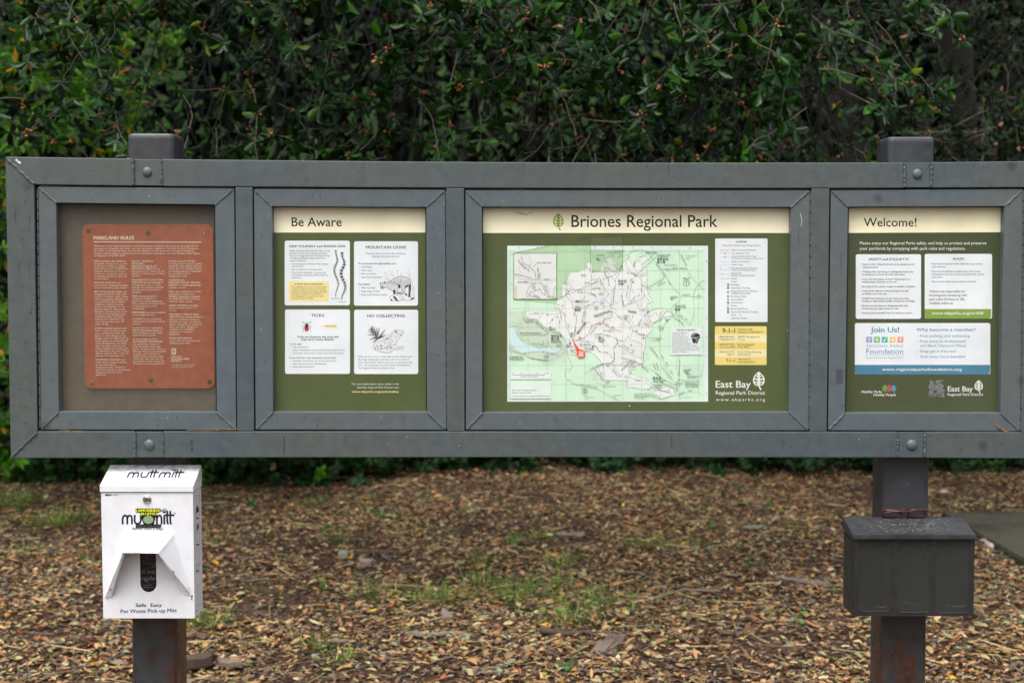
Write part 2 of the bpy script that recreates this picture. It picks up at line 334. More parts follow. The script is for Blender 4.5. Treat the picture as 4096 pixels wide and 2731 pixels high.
class Print:
    """collects flat shapes in picture measurements of a zoomed view and lays them on a real surface"""
    def __init__(s, view, surf, nrm=Vector((0, -1, 0)), step=.00016):
        s.ox, s.oy, s.s = view; s.surf = surf; s.n = nrm; s.step = step; s.V = []; s.F = []; s.MI = []; s.M = []
    def view(s, *v): s.ox, s.oy, s.s = v; return s
    def add(s, pts, faces, col, z):
        m = ink(*col) if isinstance(col, tuple) else col
        if m not in s.M: s.M.append(m)
        mi = s.M.index(m); b = len(s.V)
        for u, v in pts: s.V.append(s.surf(s.ox + u / s.s, s.oy + v / s.s) + s.n * (s.step * z))
        for f in faces:
            if len(set(f)) > 2: s.F.append(tuple(b + i for i in f)); s.MI.append(mi)
    def poly(s, pts, col, z=1):
        t = tessellate_polygon([[Vector((p[0], p[1], 0)) for p in pts]]); s.add(pts, t, col, z)
    def rect(s, x0, y0, x1, y1, col, z=1): s.add([(x0, y0), (x1, y0), (x1, y1), (x0, y1)], [(0, 1, 2, 3)], col, z)
    def rr(s, x0, y0, x1, y1, r, col, z=1, corners='1111'):
        p = []
        for cx, cy, a, on in ((x1 - r, y0 + r, -90, corners[1]), (x1 - r, y1 - r, 0, corners[2]), (x0 + r, y1 - r, 90, corners[3]), (x0 + r, y0 + r, 180, corners[0])):
            if on == '1': p += [(cx + r * math.cos(R(a + k * 15)), cy + r * math.sin(R(a + k * 15))) for k in range(7)]
            else: p.append((x1 if a in (-90, 0) else x0, y1 if a in (0, 90) else y0))
        s.add(p, [tuple(range(len(p)))], col, z)
    def ell(s, cx, cy, rx, ry, col, z=1, n=24, rot=0):
        c, q = math.cos(R(rot)), math.sin(R(rot))
        s.add([(cx + rx * math.cos(a) * c - ry * math.sin(a) * q, cy + rx * math.cos(a) * q + ry * math.sin(a) * c) for a in (2 * math.pi * k / n for k in range(n))], [tuple(range(n))], col, z)
    def ring(s, cx, cy, r, w, col, z=1, n=28):
        s.line([(cx + r * math.cos(2 * math.pi * k / n), cy + r * math.sin(2 * math.pi * k / n)) for k in range(n)], w, col, z, closed=True)
    def line(s, pts, w, col, z=1, closed=False, dash=None, smooth=False):
        pts = [Vector(p) for p in pts]
        if smooth and len(pts) > 2:
            o = []
            for i in range(len(pts) - 1):
                p0, p1, p2, p3 = pts[max(i - 1, 0)], pts[i], pts[i + 1], pts[min(i + 2, len(pts) - 1)]
                for k in range(4):
                    t = k / 4; o.append(.5 * ((2 * p1) + (p2 - p0) * t + (2 * p0 - 5 * p1 + 4 * p2 - p3) * t * t + (3 * p1 - p0 - 3 * p2 + p3) * t ** 3))
            pts = o + [pts[-1]]
        if closed: pts = pts + [pts[0]]
        if dash:
            segs = []; acc = 0; on = True; cur = [pts[0]]
            for a, b in zip(pts, pts[1:]):
                L = (b - a).length; t = 0
                while L - t > 1e-6:
                    lim = (dash[0] if on else dash[1]) - acc; st = min(lim, L - t); t += st; acc += st; p = a.lerp(b, t / L)
                    if on: cur.append(p)
                    if acc >= (dash[0] if on else dash[1]) - 1e-6:
                        if on: segs.append(cur)
                        on = not on; acc = 0; cur = [p]
            if on and len(cur) > 1: segs.append(cur)
            for g_ in segs: s.line(g_, w, col, z)
            return
        ws = w if isinstance(w, (list, tuple)) else [w] * len(pts)
        if len(ws) != len(pts): ws = list(np.interp(np.linspace(0, 1, len(pts)), np.linspace(0, 1, len(ws)), ws))
        n = len(pts); V = []
        for i, p in enumerate(pts):
            a = pts[i - 1] if i else (pts[-2] if closed else p); b = pts[i + 1] if i < n - 1 else (pts[1] if closed else p)
            d1 = (p - a); d2 = (b - p)
            d = ((d1.normalized() if d1.length else d2.normalized()) + (d2.normalized() if d2.length else d1.normalized()))
            if d.length < 1e-6: d = d1 if d1.length else d2
            d = d.normalized() if d.length else Vector((1, 0)); nn = Vector((-d.y, d.x)) * ws[i] / 2; V += [tuple(p + nn), tuple(p - nn)]
        s.add(V, [(2 * i, 2 * i + 1, 2 * i + 3, 2 * i + 2) for i in range(n - 1)], col, z)
    def text(s, t, x, y, h, col, x1=None, al='l', bold=0.0, z=2, rot=0, sp=1.0, shear=0.0, cond=1.0, maxw=None):
        """x,y = left/centre/right end of the baseline, h = capital height; x1 = right end when measured"""
        if bold > .011:
            dx = bold * h / CAPH * .85; c_, q_2 = math.cos(R(rot)), math.sin(R(rot))
            for i_, k_ in enumerate((-1, 1)):
                s.text(t, x + k_ * dx * c_, y + k_ * dx * q_2, h, col, x1 + k_ * dx if x1 is not None else None, al, .006, z + .25 * i_, rot, sp, shear, cond)
            z += .5; bold = .006
        v, f = glyphs(t, bold, sp, shear)
        if not len(v): return
        sy = h / CAPH; x0, xm = v[:, 0].min(), v[:, 0].max(); sx = sy * cond
        if x1 is not None: sx = (x1 - x) / max(xm - x0, 1e-6) / (1 if not rot else 1)
        wd = (xm - x0) * sx; off = {'l': 0, 'c': -wd / 2, 'r': -wd}[al]
        X = (v[:, 0] - x0) * sx + off; Yv = -v[:, 1] * sy
        c, q = math.cos(R(rot)), math.sin(R(rot)); s.add([(x + a * c - b * q, y + a * q + b * c) for a, b in zip(X, Yv)], f, col, z)
    def build(s, name, parent):
        me = bpy.data.meshes.new(name); me.from_pydata([tuple(v) for v in s.V], [], s.F)
        o = link_mesh(name, me, parent, s.M); me.polygons.foreach_set('material_index', s.MI); me.update(); return o
def sY(Y): return lambda px, py: P(px, py, Y)
def emblem(p, cx, y0, w, h, col, bgc, z=2):
    """leaf emblem: pointed leaf with a bent stalk and three pairs of open cells; h is the height without the stalk"""
    X = lambda a: cx + a * w; Yv = lambda b: y0 + b * h
    left = [(0, 0), (-.12, .07), (-.3, .2), (-.44, .38), (-.5, .58), (-.47, .76), (-.38, .9), (-.22, .98), (-.04, 1.0)]
    right = [(.1, .99), (.3, .95), (.43, .86), (.49, .7), (.5, .52), (.42, .34), (.26, .17), (.1, .06)]
    p.poly([(X(a), Yv(b)) for a, b in left + right], col, z)
    p.line([(X(0), Yv(.95)), (X(.04), Yv(1.06)), (X(.12), Yv(1.17)), (X(.2), Yv(1.26))], [w * .16, w * .12, w * .12, w * .13], col, z)
    for sgn in (-1, 1):
        for cells in ([(.09, .22), (.09, .34), (.27, .26), (.2, .16)][::1], [(.09, .36), (.09, .56), (.38, .42), (.32, .32)], [(.09, .62), (.09, .76), (.4, .68), (.42, .52)][::1], [(.09, .82), (.1, .92), (.28, .88), (.36, .76)]):
            mx_, my_ = sum(a for a, b in cells) / 4, sum(b for a, b in cells) / 4; p.poly([(X(sgn * (mx_ + (a - mx_) * .78)), Yv(my_ + (b - my_) * .8)) for a, b in cells], bgc, z + 1)
U_ = random.uniform

# wear marks lying on the frame members
for Yv, rects, cd in ((-.0002, [(100, 372, 2330, 422), (100, 998, 2330, 1044), (28, 440, 74, 980)], ((60, 68, 72), (96, 104, 106))), (YD - .0002, [(592, 442, 1012, 468), (1078, 444, 1850, 468), (1078, 954, 1850, 980), (594, 954, 1012, 980), (96, 952, 534, 980), (90, 436, 530, 460), (1912, 480, 1938, 940), (1822, 480, 1852, 940), (986, 480, 1016, 940), (590, 480, 620, 940)], ((70, 78, 84), (108, 116, 120)))):
    p = Print((0, 0, .57422), sY(Yv))
    p.s = 2352 / 4096
    for i in range(150):
        x0, y0, x1, y1 = random.choice(rects); x, y = U_(x0, x1), U_(y0, y1); c = cd[0] if random.random() < .6 else cd[1]; k = random.random()
        if k < .55: p.ell(x, y, U_(.8, 3.2), U_(.8, 2.6), c, 1, 10, U_(0, 90))
        elif k < .8: L_ = U_(4, 22); a = U_(-.5, .5) + (1.57 if random.random() < .5 else 0); p.line([(x, y), (x + L_ * .5 * math.cos(a) + U_(-1, 1), y + L_ * .5 * math.sin(a)), (x + L_ * math.cos(a), min(max(y + L_ * math.sin(a), y0), y1))], U_(.3, .8), cd[1], 1, smooth=True)
        elif k < .93: L_ = min(y1 - y0 - 4, U_(12, 42)); y = U_(y0, y1 - L_); p.line([(x, y), (x + U_(-.6, .6), y + L_ * .5), (x + U_(-1, 1), y + L_)], [U_(1.0, 2.6), U_(.6, 1.6), .3], cd[0], 1)
        else: p.ell(x, y, U_(.5, 1.1), U_(.5, 1.4), (176, 178, 172), 2, 8)
    if Yv < 0:
        for x, y in ((38, 368), (42, 372), (46, 374)): p.ell(x, y, 2.4, 3.2, (214, 214, 210), 2, 8)
        for x, y in ((1058, 656), (1880, 1010), (2300, 1020)): p.ell(x, y, 2.2, 2, (60, 62, 62), 2, 10)
        p.line([(652, 1003), (653, 1024), (652, 1043)], 4, (64, 70, 74), 2); p.line([(1543, 1000), (1542, 1018), (1544, 1030)], 3, (64, 70, 74), 2); p.ell(440, 1015, 3, 6, (60, 66, 70), 2); p.ell(441, 1032, 3, 5, (60, 66, 70), 2)
    else: p.rect(1908 + 12, 1100 / 1.306 / 1 * 0 + 848, 1908 + 28, 880, (70, 76, 80), 2); p.line([(1838, 490), (1842, 505), (1840, 520)], 1.4, (170, 176, 178), 2)
    tag(p.build('wear_marks', board), kind='stuff')
GREEN = (76, 88, 44); BAND = (255, 249, 214); CARD = (228, 233, 234); TXT = (62, 62, 70); TTL = (34, 30, 52); WHT = (226, 228, 220); YEL = (240, 222, 150)
YS = .0315
def bullets(p, x, ys, r, col):
    for y in ys: p.ell(x, y, r, r, col, 2, 10)

# ------------------------------------------------------------ poster: be aware
pc = Q(803, 946, YS)
po = empty('poster', (pc.x, YS, pc.z), 'green poster headed Be Aware with four white cards of animal warnings', 'poster')
p = Print((1050, 780, 1.743), sY(YS)); p.rect(58, 68, 1152, 1530, GREEN, 0); p.build('sheet', po)
p = Print((1050, 780, 1.743), sY(YS)); p.rect(58, 68, 1152, 262, BAND, 1); p.text('Be Aware', 203, 218, 61, (28, 26, 26), x1=552, bold=.008); p.build('heading', po)
# card: snakes
p = Print((1080, 940, 5.059), sY(YS)); p.rr(297, 114, 1617, 1422, 42, CARD, 1)
p.text('KEEP YOURSELF and SNAKES SAFE', 390, 248, 42, TTL, x1=1523, bold=.02)
for t, x1, y in (('Snakes may be found in this area. They are key', 1215, 334), ("members of your park's natural community.", 1160, 384), ('They are not aggressive, but if threatened they', 1215, 434), ('will defend themselves. Enjoy them from a', 1138, 484), ('respectful distance.', 728, 535)): p.text(t, 388, y, 32, TXT, x1=x1, bold=.004)
for t, x1, y in (('Avoid placing your hands or feet in places', 1178, 600), ("you can't see.", 680, 648), ('Do not disturb or harm any snake.', 1055, 712), ('If you find a rattlesnake in a picnic area', 1133, 775), ('or campsite, notify park staff so they can', 1167, 825), ('relocate it.', 632, 875)): p.text(t, 443, y, 32, TXT, x1=x1, bold=.004)
bullets(p, 405, (583, 694, 757), 6, TXT)
p.rr(380, 935, 1190, 1344, 14, YEL, 2); p.text('A Word About Rattlesnakes', 493, 1006, 30, (60, 40, 24), x1=1073, bold=.02, z=3)
for t, x1, y in (('The rattlesnake is the most venomous snake', 1135, 1063), ('in the area. Rattlesnake bites can be avoided', 1130, 1109), ('by following the precautions above. Although', 1141, 1156), ('the danger of death from a rattlesnake is', 1073, 1201), ('often exaggerated, if you get bitten, seek', 1075, 1248), ('immediate medical attention.', 885, 1293)): p.text(t, 431, y, 28, (96, 80, 50), x1=x1, bold=.006, z=3)
p.text('Gopher Snake', 1228, 1292, 20, TXT, x1=1420, bold=.01); p.text('Rattlesnake', 1382, 1360, 20, TXT, x1=1538, bold=.01)
card = p.build('info_card', po)
p = Print((1080, 940, 5.059), sY(YS))
def snake(path, ws, blot, every):
    pts = [Vector(a) for a in path]
    p.line(path, [a + 8 for a in ws], (90, 92, 96), 2, smooth=True); p.line(path, ws, (205, 208, 208), 3, smooth=True)
    L = [0]; 
    for a, b in zip(pts, pts[1:]): L.append(L[-1] + (b - a).length)
    d = 20
    while d < L[-1] - 10:
        i = max(j for j in range(len(L)) if L[j] <= d); i = min(i, len(pts) - 2); c = pts[i].lerp(pts[i + 1], (d - L[i]) / (L[i + 1] - L[i])); w = np.interp(d / L[-1], np.linspace(0, 1, len(ws)), ws)
        dr = pts[i + 1] - pts[i]; p.ell(c.x, c.y, w * .42, w * blot, (60, 60, 66), 4, 10, math.degrees(math.atan2(dr.y, dr.x)) - 90); d += w * every
snake([(1328, 300), (1335, 370), (1350, 440), (1368, 510), (1345, 580), (1310, 650), (1298, 720), (1315, 790), (1345, 860), (1375, 930), (1385, 990), (1370, 1060), (1350, 1120), (1330, 1180), (1328, 1250)], [36, 26, 30, 34, 36, 38, 38, 38, 36, 34, 28, 22, 16, 10, 6], .34, .95)
snake([(1460, 350), (1458, 400), (1475, 470), (1500, 530), (1508, 590), (1485, 650), (1455, 700), (1437, 760), (1445, 830), (1475, 900), (1505, 960), (1520, 1020), (1524, 1080), (1505, 1140), (1480, 1190), (1455, 1250), (1452, 1310)], [56, 52, 36, 46, 58, 62, 62, 64, 64, 60, 56, 50, 46, 40, 28, 20, 14], .42, 1.05)
p.build('snake_drawing', card)
# card: mountain lions
p = Print((1400, 940, 5.057), sY(YS)); p.rr(80, 127, 1375, 1428, 42, CARD, 1); p.text('MOUNTAIN LIONS', 322, 277, 58, TTL, x1=1135, bold=.018)
p.text('Mountain lions are vital to this ecosystem.', 322, 388, 33, TXT, x1=1132); p.text('Sightings are special and rare.', 445, 447, 33, TXT, x1=1010)
p.text('If a mountain lion approaches you:', 170, 591, 33, TTL, x1=940, bold=.02); p.text('For safety:', 170, 1011, 33, TTL, x1=408, bold=.02)
for t, x1, y in (('Look large', 435, 659), ('Make noise', 447, 730), ('Back up slowly', 516, 799), ('Fight back if attacked', 637, 869), ('Hike in groups', 512, 1081), ('Keep dogs on leash', 607, 1152), ('Keep small children nearby', 752, 1222)): p.text(t, 232, y, 34, TXT, x1=x1, bold=.003)
bullets(p, 192, (643, 714, 783, 853, 1066, 1136, 1206), 6, TXT)
card = p.build('info_card', po)
p = Print((1400, 940, 5.057), sY(YS)); K = (32, 30, 38)
for l in ([(820, 925), (760, 850), (695, 760)], [(800, 915), (730, 880), (680, 830)], [(880, 890), (850, 800), (795, 690)], [(905, 865), (870, 770), (855, 700)], [(965, 850), (955, 760), (920, 680)], [(960, 760), (985, 710)], [(1030, 835), (1025, 760)], [(1052, 835), (1060, 720)], [(1215, 900), (1180, 800), (1110, 730)], [(1230, 930), (1210, 800), (1180, 690)], [(1245, 1240), (1290, 1180), (1285, 1080), (1255, 960), (1290, 880)], [(1255, 960), (1200, 860)], [(1240, 1050), (1285, 1130)], [(1310, 1260), (1290, 1180)], [(720, 900), (780, 920)], [(700, 770), (735, 740)], [(790, 780), (840, 830)], [(980, 1150), (1010, 1090)], [(1000, 1160), (1060, 1100)]): p.line(l, 4, (110, 112, 116), 2)
body = [(612, 955), (640, 975), (685, 962), (690, 940), (708, 945), (712, 968), (740, 962), (830, 922), (900, 882), (960, 852), (1040, 836), (1120, 843), (1180, 878), (1215, 930), (1228, 990), (1228, 1100), (1212, 1250), (1180, 1248), (1185, 1100), (1185, 1010), (1150, 1048), (1110, 1072), (1115, 1130), (1060, 1182), (1020, 1184), (1062, 1120), (1020, 1040), (985, 1080), (968, 1060), (960, 1175), (918, 1188), (912, 1100), (870, 1132), (800, 1090), (740, 1060), (700, 1062), (660, 1092), (625, 1078), (612, 1020)]
p.poly(body, (206, 209, 211), 3); p.line(body, 8, K, 4, closed=True)
p.poly([(1190, 1010), (1228, 985), (1230, 1100), (1214, 1252), (1185, 1250), (1200, 1120)], K, 4); p.poly([(870, 1130), (912, 1105), (918, 1180), (880, 1195)], K, 4); p.poly([(972, 1010), (1005, 1000), (1022, 1062), (985, 1085)], K, 4)
p.poly([(1110, 1045), (1180, 990), (1185, 1015), (1112, 1075)], K, 4); p.poly([(612, 955), (636, 975), (622, 985)], K, 5); p.poly([(640, 1035), (672, 1045), (664, 1080), (640, 1070)], K, 5); p.ell(655, 1012, 10, 6, K, 5); p.ell(697, 962, 12, 16, K, 5)
for i in range(260):
    a = RS.rand(); x = 745 + RS.rand() * 450; y = 900 + RS.rand() * 150
    ok = y > 960 - (x - 745) * .28 and y < 1000 + (x - 745) * .12
    if ok: p.line([(x, y), (x + 6, y + 12)], 2.6, (70, 70, 76), 4)
p.line([(860, 965), (920, 968), (965, 1000), (975, 1040)], 7, K, 5, smooth=True); p.line([(1020, 1040), (1010, 960), (1050, 890)], 6, (60, 60, 66), 5, smooth=True)
rock = [(795, 1250), (850, 1225), (880, 1195), (960, 1185), (1060, 1190), (1120, 1170), (1140, 1210), (1180, 1250), (1240, 1262), (1305, 1265), (1290, 1290), (1225, 1320), (1150, 1330), (1090, 1310), (1040, 1320), (975, 1340), (900, 1320), (840, 1335), (815, 1290)]
p.line(rock, 6, K, 3, closed=True); p.poly([(870, 1240), (910, 1235), (985, 1335), (940, 1325), (885, 1275)], K, 4); p.poly([(1100, 1175), (1150, 1190), (1165, 1235), (1125, 1215)], K, 4); p.poly([(1225, 1290), (1305, 1262), (1290, 1285), (1232, 1312)], K, 4); p.poly([(960, 1160), (1020, 1165), (1060, 1195), (985, 1185)], K, 4); p.poly([(815, 1290), (860, 1300), (840, 1335)], K, 4)
for l in ([(930, 1210), (1010, 1225), (1060, 1215)], [(1000, 1270), (1060, 1290), (1120, 1285)], [(890, 1215), (905, 1260)], [(1040, 1245), (1090, 1255)]): p.line(l, 5, K, 4)
p.build('cougar_drawing', card)
# card: ticks
p = Print((1080, 1230, 3.647), sY(YS)); p.rr(219, 28, 1167, 966, 30, CARD, 1); p.text('TICKS', 600, 134, 40, TTL, x1=790, bold=.018)
p.rr(790, 248, 976, 294, 8, YEL, 2); p.ring(757, 271, 32, 6, (240, 228, 190), 2); p.ell(757, 271, 5, 5, K, 3, 10); p.text('Actual Size', 808, 280, 22, (70, 56, 30), x1=960, z=3)
p.text('Ticks are found in the area and', 393, 440, 29, TTL, x1=997, bold=.02); p.text('may carry Lyme disease.', 455, 476, 29, TTL, x1=935, bold=.02)
p.text('To be safe:', 288, 543, 22, TTL, x1=461, bold=.02); p.text('If you do find a tick attached to your skin:', 288, 743, 22, TTL, x1=965, bold=.02)
for t, x1, y in (('Stay on the trail.', 563, 586), ('Check clothing and body and pets frequently for ticks.', 1095, 630), ('Tuck pants into boots or socks, and shirts into pants.', 1083, 674), ('Carefully remove the tick as soon as you can.', 970, 786), ('Save the tick for later identification.', 833, 829), ('Seek medical attention.', 658, 871)): p.text(t, 331, y, 22, TXT, x1=x1, bold=.003)
bullets(p, 302, (576, 620, 664, 776, 819, 861), 4, TXT)
card = p.build('info_card', po)
p = Print((1080, 1230, 3.647), sY(YS))
for sg in (-1, 1):
    for l in ([(15, -25), (40, -45), (42, -78)], [(20, -30), (52, -55), (66, -75)], [(22, -10), (50, -12), (70, 20)], [(24, 0), (52, 30), (50, 78)]): p.line([(537 + sg * a, 275 + b) for a, b in l], 5, K, 2)
    p.line([(537 + sg * 6, 245), (537 + sg * 8, 208)], 6, K, 2)
p.ell(535, 307, 33, 41, (190, 28, 52), 3); p.ell(535, 264, 23, 30, K, 4); p.build('tick_drawing', card)
# card: no collecting
p = Print((1080, 1230, 3.647), sY(YS)); p.rr(1227, 32, 2162, 968, 30, CARD, 1); p.text('NO COLLECTING', 1420, 139, 40, TTL, x1=1968, bold=.018)
for t, x1, y in (('Parks are the homes of many wild animals. While some,', 2072, 724), ('like frogs, salamanders and newts are fun to watch in', 2030, 766), ('their native habitat, they must not be removed from the', 2076, 808), ('park. The collecting of any wild animal is prohibited in', 2042, 849), ('the Regional Parks and subject to fine.', 1825, 891)): p.text(t, 1290, y, 22, TXT, x1=x1, bold=.003)
card = p.build('info_card', po)
p = Print((1080, 1230, 3.647), sY(YS))
p.line([(1600, 460), (1540, 380), (1480, 310), (1418, 236)], [5, 4, 3, 2], K, 2)
for (sx, sy), (ex, ey) in (((1590, 450), (1480, 512)), ((1570, 425), (1450, 470)), ((1545, 395), (1424, 398)), ((1520, 362), (1432, 355)), ((1495, 330), (1432, 318)), ((1600, 450), (1680, 395)), ((1595, 440), (1683, 315)), ((1560, 405), (1600, 290)), ((1530, 375), (1568, 290)), ((1505, 345), (1530, 280)), ((1480, 310), (1505, 262))):
    a, b = Vector((sx, sy)), Vector((ex, ey)); d = (b - a); n_ = max(3, int(d.length / 16)); nn = Vector((-d.y, d.x)).normalized(); p.line([a, b], 2.5, K, 2)
    for i in range(n_):
        t = (i + .5) / n_; w = 20 * (1 - t * .75)
        for sg in (-1, 1): c = a + d * t + nn * sg * w * .55; ang = math.degrees(math.atan2(d.y, d.x)) + sg * 62; p.ell(c.x, c.y, w * .74, w * .4, K, 2, 8, ang)
frog = [(1497, 570), (1510, 540), (1560, 470), (1640, 430), (1720, 400), (1790, 360), (1812, 332), (1840, 322), (1872, 328), (1900, 335), (1945, 335), (1950, 355), (1930, 390), (1890, 430), (1850, 490), (1830, 540), (1870, 575), (1920, 570), (1960, 566), (1935, 580), (1962, 592), (1915, 592), (1940, 608), (1870, 606), (1830, 610), (1780, 580), (1758, 590), (1745, 602), (1805, 612), (1775, 622), (1805, 634), (1765, 636), (1770, 654), (1680, 655), (1600, 640), (1530, 610)]
p.poly(frog, (224, 228, 228), 3); p.line(frog, 4, (70, 70, 74), 4, closed=True); p.ring(1838, 354, 17, 4, (40, 40, 46), 5, 16); p.ell(1838, 354, 9, 9, K, 5, 12)
for l in ([(1560, 500), (1640, 480), (1740, 430), (1800, 380)], [(1510, 560), (1600, 600), (1700, 600), (1745, 575)], [(1740, 500), (1750, 550), (1790, 585)], [(1930, 340), (1920, 375), (1870, 400)]): p.line(l, 3.2, (84, 84, 90), 4, smooth=True)
for i in range(70):
    x, y = 1530 + RS.rand() * 240, 440 + RS.rand() * 170
    if y > 560 - (x - 1497) * .55 and y < 640: p.ell(x, y, 3 + RS.rand() * 8, 2 + RS.rand() * 4, (50, 50, 66), 4, 8, RS.rand() * 180)
for x, y in ((1760, 500), (1800, 545), (1815, 550), (1790, 490), (1830, 430), (1860, 420), (1860, 380), (1770, 420), (1740, 420), (1660, 450), (1905, 400), (1880, 590), (1840, 580)): p.ell(x, y, 8, 4, (40, 40, 60), 4, 8, 40)
p.build('frog_drawing', card)
p = Print((1080, 1230, 3.647), sY(YS)); p.text('For more information about safety in the', 1194, 1125, 26, WHT, x1=1882); p.text('East Bay Regional Park District visit:', 1277, 1176, 26, WHT, x1=1882); p.text('www.ebparks.org/parks/safety', 1195, 1238, 28, (236, 224, 150), x1=1882, bold=.018)
p.build('footer_lettering', po)

# ------------------------------------------------------------ poster: map
pc = Q(1460, 946, YS)
po = empty('poster', (pc.x, YS, pc.z), 'widest green poster with a pale green park trail map and a legend card', 'poster')
Z3, Z4 = (1850, 750, 1.686), (2500, 750, 1.686)
p = Print(Z3, sY(YS)); p.rect(122, 124, 1096 + 1130, 1530, GREEN, 0); p.build('sheet', po)
p = Print(Z3, sY(YS)); p.rect(122, 124, 1096 + 1130, 307, BAND, 1)
p.view(2180, 830, 3.267); emblem(p, 174, 75, 138, 176, (140, 168, 52), BAND); p.text('Briones Regional Park', 345, 254, 153, (28, 26, 30), x1=2255, bold=.008)
p.view(*Z3)
for x, y, a, b in ((372, 168, 22, 6), (400, 176, 26, 9), (430, 183, 12, 7), (452, 172, 12, 5), (470, 170, 8, 4)): p.ell(x, y, a, b, (222, 208, 166), 2, 12, 8)
p.build('heading', po)
MG = (206, 235, 206); MP = (230, 233, 227); GL = (60, 72, 58); DK = (48, 50, 56)
p = Print(Z3, sY(YS)); p.rect(302, 393, 1096 + 560, 1443, (222, 232, 230), 1); p.rect(313, 417, 1096 + 537, 1434, MG, 2)
p.poly([(863, 333), (1080, 333), (1080, 393), (863, 393)], (86, 98, 56), 1)
p.poly([(345, 443), (570, 393), (863, 393), (865, 567), (1045, 567), (1080, 570), (900, 640), (650, 750), (640, 790), (345, 755)], (180, 212, 170), 3)
p.poly([(313, 833), (640, 833), (655, 975), (690, 1040), (700, 1100), (700, 1190), (640, 1170), (620, 1185), (540, 1200), (530, 1165), (313, 1110)], (202, 220, 196), 3)
for pg in ([(315, 935), (335, 930), (356, 945), (352, 970), (372, 1005), (385, 1030), (430, 1060), (520, 1078), (600, 1082), (675, 1095), (670, 1112), (600, 1118), (520, 1108), (440, 1112), (395, 1110), (352, 1082), (318, 1040)],): p.poly(pg, (206, 234, 232), 4)
P1 = [(427, 832), (655, 832), (655, 815), (618, 808), (640, 760), (672, 745), (672, 650), (700, 648), (712, 600), (727, 572), (783, 570), (790, 560), (838, 543), (838, 510), (862, 503), (872, 506), (876, 575), (930, 562), (940, 520), (958, 490), (975, 482), (1000, 480), (1040, 515), (1040, 560), (1062, 545), (1085, 500), (1100, 486), (1124, 486), (1150, 525), (1167, 536), (1158, 500), (1180, 462), (1205, 470), (1225, 452), (1248, 484), (1228, 505), (1210, 522), (1215, 542), (1244, 545), (1244, 590), (1246, 690), (1262, 738), (1284, 768), (1250, 780), (1240, 812), (1262, 835), (1290, 822), (1335, 812), (1362, 812), (1330, 850), (1318, 880), (1345, 868), (1372, 835), (1392, 826), (1405, 842), (1428, 858), (1370, 870), (1340, 884), (1296, 910), (1274, 925), (1280, 958), (1255, 985), (1236, 1000), (1230, 1080), (1222, 1110), (1216, 1190), (1186, 1190), (1166, 1205), (1164, 1228), (1120, 1228), (1120, 1260), (1174, 1262), (1176, 1280), (1240, 1282), (1238, 1302), (1280, 1322), (1276, 1340), (1262, 1362), (1244, 1352), (1222, 1362), (1140, 1345), (1114, 1350), (1110, 1312), (1092, 1300), (1078, 1300), (945, 1298), (930, 1270), (912, 1243), (880, 1222), (902, 1218), (945, 1195), (925, 1160), (880, 1118), (850, 1104), (800, 1110), (750, 1130), (715, 1124), (708, 1098), (704, 1050), (690, 1035), (655, 975), (600, 968), (548, 935), (500, 888), (440, 880), (425, 862)]
p.poly(P1, MP, 5); p.line(P1, 3.2, (172, 196, 164), 6, closed=True)
p.poly([(870, 506), (876, 575), (930, 562), (942, 510), (975, 482), (1000, 480), (1040, 515), (1042, 562), (1078, 560), (1078, 470), (1078, 420), (866, 420)], (176, 206, 166), 6)
p.poly([(938, 565), (945, 505), (972, 488), (1005, 488), (1038, 520), (1042, 562), (1000, 565)], (206, 214, 198), 7)
P2 = [(1276, 1382), (1362, 1342), (1420, 1338), (1440, 1395), (1346, 1425), (1300, 1395)]; p.poly(P2, MP, 5); p.line(P2, 3, (172, 196, 164), 6, closed=True)
p.poly([(870, 1255), (908, 1255), (905, 1290), (870, 1296), (892, 1268)], (210, 222, 200), 5); p.poly([(1103, 1300), (1112, 1300), (1112, 1392), (1104, 1392)], (214, 222, 204), 5)
p.poly([(1480, 1196), (1530, 1200), (1560, 1215), (1600, 1205), (1620, 1240), (1618, 1270), (1520, 1275), (1482, 1240)], (200, 224, 200), 4)
for a, b, w_, h_ in ((945, 765, 20, 22), (1038, 775, 14, 10), (1150, 700, 7, 14), (720, 960, 8, 5), (925, 960, 10, 4)): p.ell(a, b, w_, h_, (204, 224, 230), 6, 12)
for k in range(11): x = (2036.5 + 75.7 * k - 1850) * 1.686; p.line([(x, 417), (x, 1434)], 1.3, (150, 176, 150), 7)
for k in range(8): y = (1005.5 + 75.9 * k - 750) * 1.686; p.line([(313, y), (1096 + 537, y)], 1.3, (150, 176, 150), 7)
mp = p.build('trail_map', po)
p = Print(Z3, sY(YS))
